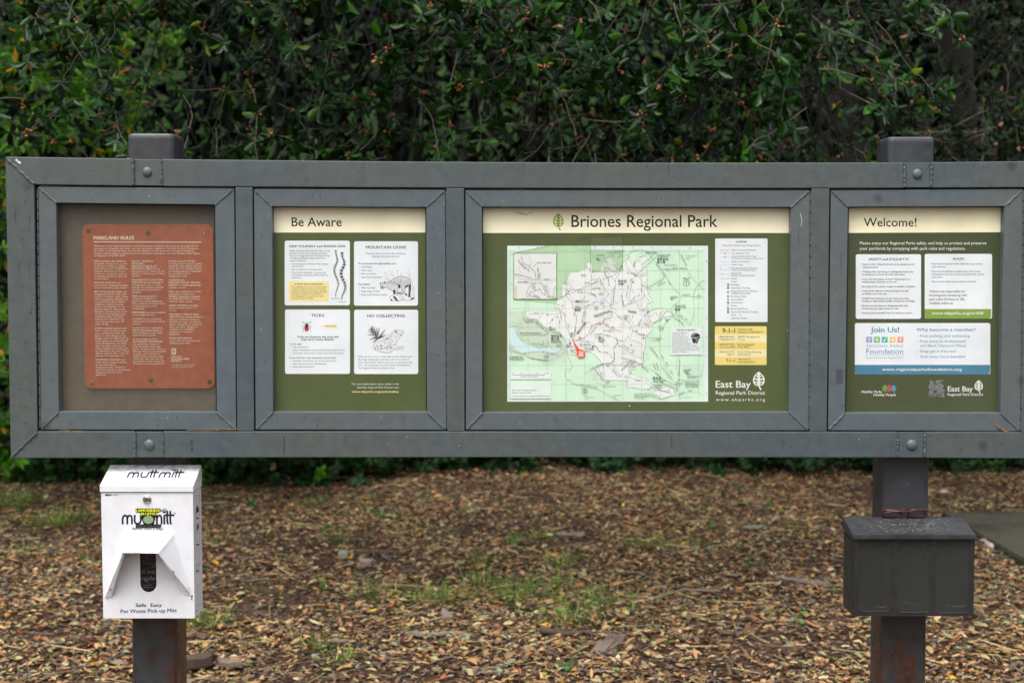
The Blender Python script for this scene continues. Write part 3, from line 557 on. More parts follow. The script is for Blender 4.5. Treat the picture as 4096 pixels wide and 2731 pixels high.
# roads (pale double lines)
RD = (158, 188, 162)
roads3 = [[(313, 455), (345, 443)], [(805, 417), (850, 440), (900, 465), (960, 470), (1030, 475), (1080, 462), (1130, 440), (1132, 425)], [(430, 760), (412, 870), (440, 885), (490, 895), (545, 940), (600, 970), (655, 985), (690, 1030), (700, 1060), (680, 1110), (620, 1150), (540, 1162), (430, 1135), (313, 1080)],
          [(700, 1100), (715, 1150), (745, 1200), (715, 1230), (695, 1215)], [(695, 1215), (697, 1285), (730, 1300), (760, 1325), (900, 1355), (980, 1395), (1050, 1434)], [(805, 1345), (805, 1395), (838, 1405), (838, 1434)], [(313, 635), (345, 665)]]
roads4 = [[(25, 430), (70, 425), (120, 420), (165, 455), (230, 530), (280, 600), (330, 680), (370, 720), (368, 760), (320, 800), (315, 830), (330, 860), (300, 880), (250, 950), (228, 1030), (232, 1100), (262, 1180), (300, 1260), (330, 1310), (345, 1340), (370, 1440)], [(350, 417), (395, 500), (440, 590), (490, 645), (535, 690)], [(533, 625), (500, 645), (470, 690), (460, 740), (465, 850), (430, 940)], [(370, 738), (420, 728), (480, 738), (535, 738)], [(230, 550), (320, 545), (420, 545)],
          [(240, 620), (160, 670)], [(330, 860), (380, 880), (430, 920)], [(320, 870), (370, 900), (400, 940)], [(120, 985), (190, 1030), (230, 1020)], [(165, 1075), (232, 1160)], [(355, 1130), (345, 1200), (360, 1270), (345, 1340)], [(110, 1200), (180, 1230), (260, 1290), (335, 1330)], [(360, 1400), (430, 1375), (500, 1380), (535, 1410)], [(225, 920), (240, 1000)], [(185, 1180), (210, 1230)]]
for l in roads3: p.line(l, 3.4, RD, 8, smooth=True); p.line(l, 1.8, (208, 230, 206), 9, smooth=True)
for l in roads4: l = [(a + 1096, b) for a, b in l]; p.line(l, 3.4, RD, 8, smooth=True); p.line(l, 1.8, (208, 230, 206), 9, smooth=True)
for i in range(46):
    cx_, cy_ = U_(680, 1240), U_(600, 1320); r_ = U_(10, 34); ph = U_(0, 6)
    if cx_ < 860 and (cy_ > 1080 or cy_ < 620): continue
    if cx_ > 1150 and cy_ > 1200: continue
    for q in (1, .62): p.line([(cx_ + r_ * q * math.cos(a) * (1 + .3 * math.sin(3 * a + ph)), cy_ + r_ * q * .8 * math.sin(a) * (1 + .25 * math.cos(2 * a + ph))) for a in np.linspace(0, 6.28, 26)[:-1]], 1.1, (206, 208, 198), 7, closed=True)
# trails
TR = (136, 140, 136)
tr3 = [[(838, 535), (865, 570), (870, 600), (868, 700), (880, 725), (900, 740), (905, 760), (880, 790), (850, 790), (830, 830), (825, 880), (810, 912), (860, 905), (866, 930), (905, 915), (945, 912)], [(866, 625), (910, 620), (925, 605), (940, 640), (965, 690), (985, 715), (965, 745), (970, 765), (1000, 790), (1010, 810), (1040, 825)],
       [(675, 750), (700, 715), (740, 690), (790, 690), (840, 710), (880, 715), (905, 740)], [(675, 750), (690, 790), (670, 830), (690, 860), (690, 900), (705, 940), (720, 990), (735, 1020)], [(700, 715), (705, 660), (685, 640)], [(905, 760), (930, 785), (955, 800), (985, 800), (1000, 790)], [(825, 735), (800, 765), (760, 770), (745, 755), (720, 720), (700, 715)],
       [(450, 850), (540, 845), (600, 855), (630, 850), (660, 840)], [(540, 845), (500, 905)], [(630, 870), (600, 895), (587, 920)], [(640, 870), (655, 900), (655, 930), (658, 985)], [(660, 985), (700, 1020), (720, 1030)], [(945, 520), (965, 560), (960, 590), (985, 620), (980, 640)], [(1000, 800), (1005, 740), (1010, 700), (1030, 660), (1030, 630), (1060, 570)], [(1000, 800), (1000, 850), (960, 880), (945, 912)],
       [(1000, 830), (1050, 860), (1090, 880), (1120, 905), (1130, 900)], [(895, 1010), (890, 990), (930, 985), (970, 1000), (1030, 1015), (1050, 1060), (1070, 1075), (1110, 1100), (1150, 1130), (1210, 1150)], [(900, 1010), (925, 1000)], [(1030, 1060), (1050, 1040), (1020, 1090), (1025, 1130), (1020, 1170), (1000, 1180), (960, 1185), (945, 1195)], [(745, 1040), (780, 1025), (810, 1035), (850, 1040), (880, 1045), (900, 1085), (925, 1105), (990, 1120), (1005, 1145), (1025, 1140)],
       [(815, 1252), (850, 1240), (900, 1215), (945, 1195)], [(895, 1225), (915, 1260), (935, 1280), (950, 1300)], [(948, 1200), (955, 1250), (955, 1290)], [(1020, 1170), (1010, 1190), (1030, 1200), (1020, 1220), (1060, 1255), (1085, 1260)], [(1010, 1195), (1060, 1195), (1080, 1180), (1130, 1170), (1180, 1180), (1216, 1190)], [(1060, 1195), (1100, 1205), (1120, 1190), (1160, 1210)], [(1070, 1240), (1110, 1200), (1150, 1180)],
       [(400, 945), (390, 910), (365, 930), (318, 935)], [(383, 930), (378, 970), (365, 985), (400, 1010), (395, 1030), (440, 1025), (455, 1050), (490, 1070), (540, 1080), (545, 1040), (560, 1080), (580, 1035), (585, 1070), (640, 1105), (670, 1080)], [(313, 1065), (335, 1102), (420, 1118), (470, 1105), (550, 1105), (610, 1115), (660, 1105), (690, 1060)],
       [(1030, 630), (1000, 600), (965, 560)], [(958, 500), (985, 540), (1010, 560), (1050, 575)], [(1045, 1020), (1050, 1060)], [(790, 1035), (800, 1060), (870, 1062)], [(900, 640), (870, 655)], [(1060, 760), (1080, 735), (1075, 790), (1095, 800), (1125, 785)]]
tr4 = [[(0, 485), (30, 560), (70, 590), (95, 590), (150, 570)], [(85, 590), (75, 560), (62, 530), (75, 490), (100, 470), (140, 460)], [(85, 595), (50, 620), (40, 680), (30, 720), (20, 780), (-10, 800)], [(95, 600), (115, 650), (110, 690), (130, 730), (95, 760), (65, 765), (20, 790)], [(130, 640), (165, 670), (200, 650), (240, 625)], [(130, 725), (160, 760)], [(65, 765), (85, 800), (100, 825), (130, 835), (150, 845), (170, 830), (200, 820), (245, 815)], [(150, 845), (170, 870), (205, 840), (215, 870)], [(150, 850), (140, 880), (160, 905), (200, 905), (260, 860), (285, 830), (320, 855)],
       [(10, 870), (40, 890), (60, 930), (90, 920), (110, 890)], [(-20, 890), (20, 900), (50, 950), (45, 990), (30, 1030)], [(30, 1030), (75, 1035), (125, 1065)], [(50, 960), (90, 990), (125, 1000), (130, 1020)], [(0, 1060), (-40, 1070)], [(20, 1000), (0, 1030), (-15, 1040)], [(45, 1180), (80, 1180), (120, 1190), (120, 1100)], [(0, 1255), (60, 1290), (110, 1300), (160, 1330), (180, 1345), (200, 1365), (250, 1370), (300, 1375), (310, 1400), (255, 1420)], [(290, 1370), (305, 1345), (325, 1355), (335, 1390)], [(180, 1345), (155, 1365)], [(340, 1330), (365, 1298), (430, 1298), (500, 1295), (520, 1240), (530, 1200)], [(40, 1230), (65, 1190), (20, 1215)]]
for l in tr3: p.line(l, 1.5, TR, 10, smooth=True)
for l in tr4: p.line([(a + 1096, b) for a, b in l], 1.5, TR, 10, smooth=True)
for l in ([(742, 770), (740, 800), (762, 840), (768, 900), (758, 950), (755, 1000), (740, 1030)], [(745, 1035), (800, 1020), (840, 995), (865, 950), (880, 930), (930, 912), (985, 940), (1070, 970)]): p.line(l, 2.3, (198, 96, 106), 11, smooth=True)
for x, y in ((672, 795), (605, 890), (655, 905), (893, 722), (1072, 730), (1135, 763), (1220, 825), (1192, 930), (1222, 990), (845, 1038), (1148, 868), (640, 870), (1138, 1060)): p.poly([(x - 5, y + 4), (x + 5, y + 4), (x, y - 6)], (60, 70, 66), 11)
for x, y in ((420, 1118), (548, 1106), (1460 + 2, 1298), (1194 + 0, 1300), (925, 1105), (715, 702)): p.ell(x, y, 4, 4, (60, 70, 66), 11, 8)
for i in range(90):      # post markers along the trails
    l = random.choice(tr3 + [[(a + 1096, b) for a, b in t] for t in tr4]); a = random.choice(l); p.poly([(a[0] - 3, a[1]), (a[0] + 3, a[1] - 2), (a[0] + 1, a[1] + 3)], DK, 11)
p.line([(345, 443), (590, 391), (863, 335), (1080, 333)], 3, GL, 11, dash=(9, 7)); p.line([(863, 335), (864, 567), (1080, 567), (1080, 333)], 3.2, GL, 11, dash=(9, 7)); p.line([(635, 752), (1045, 580)], 2.8, GL, 11, dash=(12, 9))
LB = (116, 123, 117)
T = lambda t, x, y, x1, h=10, c=LB, b=.006, rot=0: p.text(t, x, y, h, c, x1=x1, bold=b, z=12, rot=rot)
def TR_(t, x, y, h, rot, c=LB, cond=.92, b=.006): p.text(t, x, y, h, c, bold=b, z=12, rot=rot, cond=cond)
for i, (t, x) in enumerate((('A', 378), ('B', 504), ('C', 633), ('D', 761), ('E', 890), ('F', 1015), ('G', 1145), ('H', 1275), ('I', 1402), ('J', 1528))): T(t, x, 410, x + (3 if t == 'I' else 9), 10, (120, 134, 128))
for i in range(8): T(str(i + 1), 1096 + 545, 501 + i * 127.5, 1096 + 551, 10, (120, 134, 128))
T('For trail continuation', 994, 433, 1098, 9); T('see inset at left.', 994, 444, 1070, 9); T('Park', 902, 482, 922, 9, b=.03); T('Office', 902, 492, 932, 9, b=.03)
T('JOHN', 798, 598, 832, 12, (128, 132, 128)); T('MUIR', 825, 648, 861, 12, (128, 132, 128)); T('NATURE', 877, 685, 930, 12, (128, 132, 128)); T('AREA', 915, 725, 951, 12, (128, 132, 128))
TR_('REGIONAL', 892, 876, 17, -19, (62, 62, 62), 1.0); TR_('BRIONES', 781, 990, 17, -54, (62, 62, 62), .98); TR_('PARK', 1115, 842, 17, 8, (62, 62, 62), 1.0)
T('WEE-TA-CHI', 792, 771, 850, 8, b=.02); T('MAUD', 757, 806, 788, 8, b=.02); T('WHALEN', 757, 817, 800, 8, b=.02); T('Mott', 889, 806, 913, 8); T('Peak', 889, 817, 911, 8); T('1424', 889, 828, 912, 8)
T('Briones', 1088, 865, 1124, 8); T('Peak', 1088, 876, 1110, 8); T('1483', 1088, 887, 1110, 8); T('1235', 630, 795, 653, 9)
T('To Alhambra', 418, 902, 481, 9); T('Valley Road', 418, 912, 476, 9); T('Ivan', 585, 943, 603, 9, b=.03); T('Dickson', 585, 953, 622, 9, b=.03); T('Memorial', 585, 962, 632, 9, b=.03)
T('EBMUD BRIONES RESERVOIR', 386, 984, 527, 9, b=.02); T('Trail permit required: (510) 287-0459', 386, 996, 565, 9); T('BEAR CREEK', 598, 1036, 656, 9, b=.02); T('STAGING AREA', 598, 1046, 671, 9, b=.02)
T('OAK', 725, 983, 747, 8, b=.02); T('GROVE', 725, 992, 760, 8, b=.02); T('NEWT', 702, 1067, 732, 8, b=.02); T('HOLLOW', 702, 1077, 747, 8, b=.02); T('HOMESTEAD', 825, 1087, 888, 8, b=.02); T('VALLEY', 851, 1097, 887, 8, b=.02)
T('ARCHERY', 916, 1032, 962, 8, b=.02); T('RANGE', 916, 1042, 950, 8, b=.02); T('1255', 823, 1102, 846, 8); T('Seasonal', 724, 1095, 766, 8); T('creek', 724, 1104, 750, 8); T('crossing', 724, 1113, 763, 8)
T('10.4 miles', 632, 1059, 672, 7); T('to Orinda', 632, 1067, 670, 7); T('Staging', 632, 1075, 663, 7); T('4.3 miles', 547, 1134, 584, 7); T('to Orinda', 547, 1142, 586, 7); T('Staging', 547, 1150, 578, 7)
T('To San Pablo Dam', 318, 1142, 405, 9, b=.02); T('Road/Camino Pablo', 318, 1152, 413, 9, b=.02); T('To Orinda/Richmond', 318, 1163, 418, 9, b=.02); TR_('BEAR CREEK ROAD', 462, 1155, 8.5, 8, cond=1.05); TR_('BEAR CREEK TRAIL', 566, 1121, 7.5, 8); TR_('BEAR CREEK ROAD', 490, 912, 8.5, 41, cond=1.1); TR_('OURSAN TRAIL', 466, 1052, 8, 9)
T('HAPPY', 790, 1332, 822, 8); TR_('VALLEY  ROAD', 835, 1335, 8, 11, cond=1.0); T('UPPER', 810, 1359, 841, 8); T('HAPPY', 810, 1369, 843, 8); T('VALLEY', 810, 1379, 847, 8); T('ROAD', 810, 1388, 840, 8); T('To Hwy. 24', 836, 1417, 888, 8); T('To Hwy. 24', 1016, 1401, 1068, 8); T('PANORAMA DR.', 957, 1344, 1032, 8); T('Water', 965, 1310, 995, 8); T('Tank', 965, 1320, 988, 8)
T('1405', 1054, 1035, 1077, 8); T('1357', 967, 1208, 990, 8); T('Russell', 967, 1190, 998, 8); T('Peak', 967, 1199, 989, 8); T('1206', 1048, 1273, 1070, 8)
for t, x, y, h, r in (('ALHAMBRA', 902, 460, 8, 0), ('VALLEY', 986, 462, 8, 3), ('ROAD', 1050, 468, 8, -14), ('TOYON', 955, 572, 7, 62), ('CANYON TRAIL', 975, 598, 7, 80), ('PINE', 962, 494, 7, 55), ('TREE TR.', 956, 546, 7, 14), ('ORCHARD', 1015, 515, 7, 56), ('BRIONES', 1062, 562, 8, -62), ('LAGOON', 880, 652, 7, -38), ('TRAIL', 925, 640, 7, 68), ('BRIONES', 775, 707, 7, 10), ('CREST', 858, 722, 7, 5), ('SANTOS TR.', 702, 738, 7, 50), ('MOTT PEAK', 815, 815, 7, -28), ('TRAIL', 876, 782, 7, -25), ('TRAIL', 930, 770, 7, 40), ('BLACK OAK TRAIL', 808, 910, 7, -78), ('VALLEY', 747, 838, 7, 84), ('TRAIL', 706, 920, 7, 65), ('ABRIGO', 762, 975, 7, -84), ('PEREIRA', 485, 852, 7, 0), ('TRAIL', 562, 856, 7, 20), ('DEER CREEK TR', 655, 830, 7, 82), ('CREST', 676, 845, 7, 55), ('OLD BRIONES ROAD TR.', 862, 995, 7.5, -53), ('OLD', 950, 908, 7, -62), ('BRIONES', 963, 893, 7, -18), ('ROAD TR', 1008, 875, 7, -80), ('OLD BRIONES ROAD TRAIL', 1018, 792, 7.5, -84), ('VALLEY', 958, 922, 7.5, 17), ('TRAIL', 1000, 940, 7.5, 15), ('YERBA BUENA TR.', 945, 967, 7.5, 1), ('CRESCENT', 900, 998, 7.5, -10), ('RIDGE', 965, 997, 7.5, 12), ('TRAIL', 1032, 1012, 7, 68), ('SEABORG', 892, 1065, 7, 52), ('TRAIL', 955, 1110, 7.5, 14), ('BRIONES', 1010, 1180, 7.5, -55), ('CREST', 1026, 1135, 7.5, -85), ('TRAIL', 1022, 1090, 7.5, -62), ('SUNRISE', 1092, 1072, 7.5, 40), ('RUSSELL PEAK TRAIL', 862, 1225, 8, -22), ('MARIPOSA', 915, 1222, 7, 68), ('LAFAYETTE', 1010, 1230, 7.5, 52), ('RIDGE', 1090, 1275, 7.5, 22), ('BEAR CREEK TRAIL', 788, 1065, 7, -5), ('SPENGLER', 1076, 760, 7, 76), ('BRIONES', 1040, 868, 7, 38), ('VALLEY TR', 940, 1290, 7, -82), ('SPRINGHILL TRAIL', 1072, 1235, 7, -48), ('BUCKEYE RANCH TRAIL', 1068, 1150, 7.5, 14)): TR_(t, x, y, h, r)
q_ = 1096
for t, x, y, h, r in (('HAYFIELD', 55, 540, 7, -65), ('TRAIL', 85, 505, 7, -42), ('ROAD', 18, 482, 8, -55), ('TRAIL', 8, 570, 7, 35), ('RELIEZ', 205, 520, 8, 42), ('VALLEY', 245, 572, 8, 55), ('ROAD', 285, 632, 8, 55), ('BLUE', 275, 555, 8, 8), ('RIDGE', 323, 549, 8, 0), ('DRIVE', 372, 549, 8, 0), ('ALHAMBRA AVE', 376, 452, 8.5, 64), ('HIDDEN PONDS', 222, 668, 8, -55), ('ROAD', 246, 655, 8, -28), ('TAVAN TR.', 98, 603, 7, -14), ('HIDDEN POND TR.', 105, 655, 7, 28), ('CREEK', 18, 686, 7, -78), ('ALHAMBRA', 12, 750, 7, -85), ('TRAIL', 38, 635, 7, -68), ('DIABLO', 55, 760, 7, -60), ('VIEW', 88, 738, 7, -52), ('TRAIL', 30, 790, 7, -25), ('TRAIL', 105, 680, 7, 82), ('GRAYSON', 385, 728, 8, -5), ('ROAD', 485, 732, 8, 0), ('GLORIA', 352, 863, 8, 14), ('TERR', 400, 880, 8, 42), ('WITHERS', 332, 888, 8, 20), ('AVE', 378, 912, 8, 50), ('BLUE OAK', 152, 870, 7, 65), ('SPENGLER', 90, 925, 7, -60), ('TRAIL', 128, 875, 7, -52), ('BLUE OAK', 128, 912, 7, 28), ('SHORTCUT', 124, 922, 7, 28), ('TRAIL', 230, 905, 7, -38), ('ROAD', 225, 935, 8, 70), ('TOYON', 240, 930, 8, 68), ('ECHO SPRINGS', 178, 1018, 8, 2), ('ROAD', 208, 1028, 8, 12), ('SILVER DEL ROAD', 172, 1078, 8, 54), ('RELIEZ', 243, 1130, 8, 62), ('VALLEY', 272, 1175, 8, 64), ('ROAD', 302, 1232, 8, 60), ('PLEASANT HILL ROAD', 368, 1268, 8, -88), ('TRAIL', 40, 1098, 7.5, 18), ('TRAIL', 35, 960, 7, -85), ('TRAIL', 92, 992, 7, 0), ('SPRINGHILL', 112, 1210, 8, 38), ('SPRINGHILL', 205, 1180, 8, 72), ('MANOR', 188, 1190, 8, 70), ('ROAD', 203, 1252, 8, 35), ('TRAIL', 65, 1300, 7.5, 18), ('QUANDT', 342, 1318, 8, 10), ('ROAD', 342, 1335, 8, 5), ('PARK', 340, 1360, 8, -30), ('LN', 346, 1370, 8, -30), ('STANLEY', 366, 1400, 8, -35), ('BLVD', 428, 1372, 8, -8)): TR_(t, x + q_, y, h, r)
def T4(t, x, y, x1, h=8, c=LB, b=.02): p.text(t, x + q_, y, h, c, x1=x1 + q_, bold=b, z=12)
for a in (('Briones Horse', 140, 434, 209), ('Center (Private)', 140, 444, 217), ('ALHAMBRA CREEK', 216, 459, 308), ('STAGING AREA', 216, 469, 290), ('CROW', 36, 581, 66), ('Oakmont', 306, 738, 354), ('Memorial', 306, 747, 353), ('Park', 306, 756, 327), ('RELIEZ VALLEY', 337, 798, 409), ('STAGING AREA', 337, 808, 411), ('Water', 270, 892, 299), ('Tank', 270, 901, 292), ('1433', 64, 970, 86), ('1.16', 38, 1117, 56), ('LAFAYETTE RIDGE', 188, 1303, 275), ('STAGING AREA', 188, 1313, 262), ('"Roughing It"', 191, 1334, 257), ('Eques. Day', 191, 1345, 245), ('Camp', 203, 1354, 231), ('ACALANES', 393, 1232, 446), ('RIDGE', 399, 1242, 428), ('OPEN', 405, 1252, 431), ('SPACE', 411, 1261, 440)): T4(*a)
for a in (('BRIONES-TO-MT DIABLO', 405, 1312, 504), ('REGIONAL TRAIL /', 405, 1321, 480), ('AMERICAN DISCOVERY', 405, 1330, 498), ('TRAIL / MOKELUMNE', 405, 1339, 490), ('COAST-TO-CREST TRAIL', 405, 1348, 498), ('City of Walnut Creek', 419, 1275, 500), ('(925) 943-5860', 419, 1284, 482), ('To Hwy. 24', 394, 1416, 446), ('Las Trampas-to-Briones', 62, 1391, 175), ('Regional Trail. See Central', 62, 1401, 192), ('Contra Costa Regional Trails', 62, 1411, 201), ('map for detail.', 62, 1422, 136)): T4(*a, b=.004)
for t, x, y, x1, r in (('PLEASANT', 407, 466, 491, 0), ('HILL', 407, 485, 441, 0), ('MARTINEZ', 263, 529, 350, 0)): p.text(t, x + q_, y, 14, (150, 192, 150), x1=x1 + q_, z=12)
p.text('LAFAYETTE', 242 + q_, 1210, 13, (150, 192, 150), z=12, rot=54, cond=1.1)
p.text('North', 390 + q_, 618, 13, (44, 74, 44), x1=437 + q_, z=12); p.ring(413 + q_, 644, 20, 2.4, (44, 74, 44), 12); p.line([(413 + q_, 656), (413 + q_, 633)], 2, (44, 74, 44), 12); p.line([(407 + q_, 640), (413 + q_, 632), (419 + q_, 640)], 2, (44, 74, 44), 12)
for l in (([(192 + q_, 446), (155 + q_, 492)]), ([(214 + q_, 462), (82 + q_, 584)]), ([(352 + q_, 832), (337 + q_, 855)]), ([(240 + q_, 1312), (332 + q_, 1352)]), ([(220 + q_, 1358), (300 + q_, 1385)]), ([(190 + q_, 1412), (240 + q_, 1425)]), ([(390 + q_, 1412), (370 + q_, 1422)]), ([(988, 437), (974, 437)]), ([(956, 1340), (942, 1340)]), ([(412, 898), (411, 872)]), ([(1016, 1408), (1035, 1415)]), ([(333, 1130), (325, 1112)]), ([(398 + q_, 1312), (388 + q_, 1302)])): p.line(l, 1.8, DK, 12)
p.build('map_lines', mp)
# pictogram icons
p = Print(Z3, sY(YS))
def icon(x, y, k, s=15, z=12):
    h = s / 2; d = (44, 44, 50); w = (226, 230, 228)
    if k in 'PW?qAB': p.rr(x - h, y - h, x + h, y + h, s * .2, d, z)
    if k in 'PW?': p.text(k, x - (s * .32 if k == 'W' else s * .22), y + s * .32, s * .64, w, x1=x + (s * .32 if k == 'W' else s * .22), bold=.04, z=z + 1)
    if k == 'q': p.ell(x - 1, y, s * .26, s * .14, w, z + 1, 10); p.poly([(x + s * .1, y - s * .1), (x + s * .3, y - s * .3), (x + s * .3, y)], w, z + 1)
    if k == 'A': p.poly([(x - s * .3, y + s * .28), (x, y - s * .32), (x + s * .3, y + s * .28)], w, z + 1); p.poly([(x - s * .1, y + s * .28), (x, y + s * .02), (x + s * .1, y + s * .28)], d, z + 2)
    if k == 'B': p.line([(x - s * .3, y - s * .22), (x + s * .3, y - s * .22)], 2, w, z + 1); p.line([(x - s * .25, y + s * .3), (x - s * .1, y - s * .2)], 1.6, w, z + 1); p.line([(x + s * .25, y + s * .3), (x + s * .1, y - s * .2)], 1.6, w, z + 1)
    if k == 'R': p.ring(x, y, h, 1.6, d, z, 18); p.line([(x, y - h), (x, y + h)], 1.4, d, z); p.line([(x - s * .22, y - s * .25), (x - s * .22, y + s * .25)], 2.6, d, z); p.line([(x + s * .22, y - s * .25), (x + s * .22, y + s * .25)], 2.6, d, z)
    if k == 'T':
        for a in (-.35, 0, .35): p.ell(x + a * s, y - s * .05, s * .14, s * .3, d, z, 8)
        p.line([(x - s * .6, y + s * .3), (x + s * .6, y + s * .3)], s * .16, d, z)
    if k == 'C': p.line([(x - h * .8, y - h * .8), (x + h * .8, y - h * .8), (x + h * .8, y + h * .8), (x - h * .8, y + h * .8)], 1.4, (90, 94, 92), z, closed=True); p.line([(x - s * .2, y - 1), (x + s * .2, y - 1)], 1.6, d, z); p.line([(x - s * .2, y + s * .25), (x - s * .05, y - 1)], 1.4, d, z); p.line([(x + s * .2, y + s * .25), (x + s * .05, y - 1)], 1.4, d, z)
for x, y, k in ((1058, 630, 'P'), (1077, 630, 'R'), (1097, 630, 'W'), (1058, 649, 'T'), (1077, 649, '?'), (605, 999, 'P'), (624, 999, 'R'), (643, 999, 'W'), (664, 999, 'T'), (605, 1017, 'q'), (624, 1017, 'C'), (643, 1017, '?'), (q_ + 223, 482, 'P'), (q_ + 242, 482, 'R'), (q_ + 262, 482, 'W'), (q_ + 282, 482, 'T'), (q_ + 223, 501, 'q'), (q_ + 242, 501, 'C'), (q_ + 262, 501, '?'), (q_ + 343, 820, 'P'), (q_ + 362, 820, '?'), (q_ + 195, 1283, 'P'), (q_ + 215, 1283, 'R'), (q_ + 235, 1283, '?'), (925, 1014, 'B'), (943, 1014, 'C'), (1133, 1246, 'C')): icon(x, y, k)
for x, y, k in ((768, 767, 'A'), (783, 767, 'W'), (763, 826, 'A'), (777, 826, 'R'), (791, 826, 'W'), (q_ + 69, 589, 'B'), (q_ + 53, 636, 'T'), (928, 923, 'T'), (790, 1010, 'T'), (q_ + 155, 836, 'T'), (q_ + 124, 1013, 'T'), (735, 1000, 'B'), (725, 1048, 'B'), (879, 1070, 'A')): icon(x, y, k, 12)
p.build('map_symbols', mp)
# inset
p = Print((2020, 960, 4.356), sY(YS)); p.rect(148, 228, 902, 1036, (92, 100, 66), 12); p.rect(157, 237, 893, 1026, (224, 226, 220), 13)
for l in ([(640, 760), (612, 690), (468, 690), (470, 760), (430, 800), (400, 860), (372, 950), (395, 1000), (270, 1026)], [(720, 770), (775, 880), (750, 960), (890, 1000)]): p.line(l, 13, (182, 198, 172), 14)
p.line([(188, 795), (188, 1026)], 36, (202, 206, 178), 14)
for l in ([(265, 237), (275, 285), (300, 320), (255, 330), (260, 400), (330, 450), (420, 490), (500, 540), (530, 560), (535, 680), (530, 780)], [(157, 610), (300, 685), (540, 675), (620, 695), (810, 705), (890, 685)], [(290, 270), (380, 240), (430, 320), (470, 400)], [(260, 460), (235, 500), (275, 550)]): p.line(l, 10, (150, 152, 148), 15, smooth=True); p.line(l, 6, (234, 236, 230), 16, smooth=True)
for l in ([(285, 300), (305, 340), (305, 400), (370, 425), (440, 470), (520, 560), (525, 650)], [(500, 745), (570, 740), (660, 780), (670, 850), (690, 870), (705, 950), (750, 990), (890, 1020)], [(480, 790), (470, 820), (540, 880), (610, 850), (640, 920), (700, 955)], [(540, 885), (430, 920), (420, 950), (470, 980), (560, 1000), (600, 1026)], [(430, 940), (415, 970), (435, 1022)], [(885, 795), (850, 870), (860, 900), (830, 1000)]): p.line(l, 5, (74, 80, 80), 17, smooth=True)
p.rect(502, 764, 519, 778, K, 17)
for t, x, y, x1 in (('VACA CREEK TRAIL', 552, 407, 810), ('ROAD', 678, 696, 775), ('TR.', 755, 992, 790), ('72', 425, 440, 452)): p.text(t, x, y, 22, (86, 88, 86), x1=x1, bold=.006, z=18)
p.text('Park Office', 227, 743, 22, (70, 72, 72), x1=411, bold=.03, z=18)
for t, x, y, r, cd_ in (('STONEHURST', 218, 365, 48, 1.05), ('DR.', 385, 528, 28, 1.0), ('ALHAMBRA VALLEY', 168, 600, 14, 1.05), ('VACA CREEK', 585, 665, -90, 1.0), ('ROAD', 618, 665, -90, 1.0), ('PINE', 480, 800, 50, 1.0), ('ORCHARD', 680, 790, 70, 1.0), ('TREE TR.', 492, 965, 22, 1.0)): p.text(t, x, y, 22, (86, 88, 86), bold=.006, z=18, rot=r, cond=cd_)
p.line([(415, 742), (490, 765)], 3.5, DK, 18); p.line([(550, 410), (485, 475)], 3.5, DK, 18)
p.build('map_inset', mp)
# scale and info labels, helmet label, you-are-here marker
p = Print((2020, 1290, 4.752), sY(YS)); lc = (220, 232, 222); p.rr(108, 915, 875, 1074, 8, lc, 12); p.rr(108, 1115, 875, 1440, 8, lc, 12)
p.line([(150, 992), (755, 992)], 7, (54, 66, 92), 13)
for i, t in enumerate(('0', '1/4', '1/2', '3/4')): x = 150 + i * 151; p.line([(x, 976), (x, 995)], 4, (54, 66, 92), 13); p.text(t, x, 966, 18, TXT, al='c', z=13)
p.line([(755, 976), (755, 995)], 4, (54, 66, 92), 13); p.text('1 Mile', 750, 967, 19, TXT, x1=830, z=13); p.text('Contour interval 40 feet', 294, 1034, 21, TXT, x1=627, z=13)
p.text('For more information about', 138, 1291, 24, TXT, x1=598, z=13); p.text('Briones Regional Park:', 138, 1340, 24, TXT, x1=505, z=13); p.text('www.ebparks.org/parks/briones', 138, 1402, 24, (150, 160, 110), x1=840, bold=.015, z=13)
p.build('scale_label', mp)
p = Print((2400, 1290, 4.752), sY(YS)); p.rr(1335, 88, 1942, 612, 10, (222, 232, 226), 12); p.text('WEAR A HELMET', 1457, 155, 28, TTL, x1=1815, bold=.02, z=13)
for t, x1, y in (('In order to reduce or', 1663, 202), ('prevent the risk of', 1620, 243), ('serious head injury or', 1667, 283), ('death, state law requires', 1703, 324), ('that all bicyclists under', 1678, 364), ('age 18 an approved helmet', 1732, 405), ('while riding on trails and roadways.', 1850, 445), ('The District also strongly recommends', 1902, 486), ('that all equestrians and bicyclists wear', 1888, 526), ('helmets at all times.', 1635, 566)): p.text(t, 1368, y, 21, (96, 98, 100), x1=x1, bold=.01, z=13)
p.poly([(1725, 268), (1735, 240), (1760, 212), (1790, 197), (1830, 196), (1865, 208), (1890, 232), (1900, 262), (1898, 300), (1880, 308), (1820, 290), (1750, 285), (1728, 282)], K, 13)
p.poly([(1742, 290), (1815, 300), (1878, 312), (1872, 340), (1852, 365), (1854, 396), (1815, 388), (1790, 400), (1768, 385), (1752, 345)], K, 13)
for l in ([(1728, 272), (1800, 277), (1898, 270)], [(1745, 255), (1760, 230), (1785, 210)], [(1775, 250), (1800, 220), (1835, 203)], [(1815, 300), (1828, 350), (1795, 398)], [(1828, 350), (1870, 330)]): p.line(l, 5, (222, 232, 226), 15, smooth=True)
p.build('helmet_label', mp)
p = Print((2020, 1290, 4.752), sY(YS)); OR = (238, 92, 62); p.ell(1443, 593, 82, 83, OR, 16, 36); p.poly([(1283, 325), (1370, 570), (1430, 520)], OR, 16)
for t, y, a, b in (('YOU', 574, 1393, 1490), ('ARE', 610, 1396, 1490), ('HERE', 645, 1393, 1494)): p.text(t, a, y, 32, (244, 236, 228), x1=b, bold=.04, z=17)
p.build('position_marker', mp)
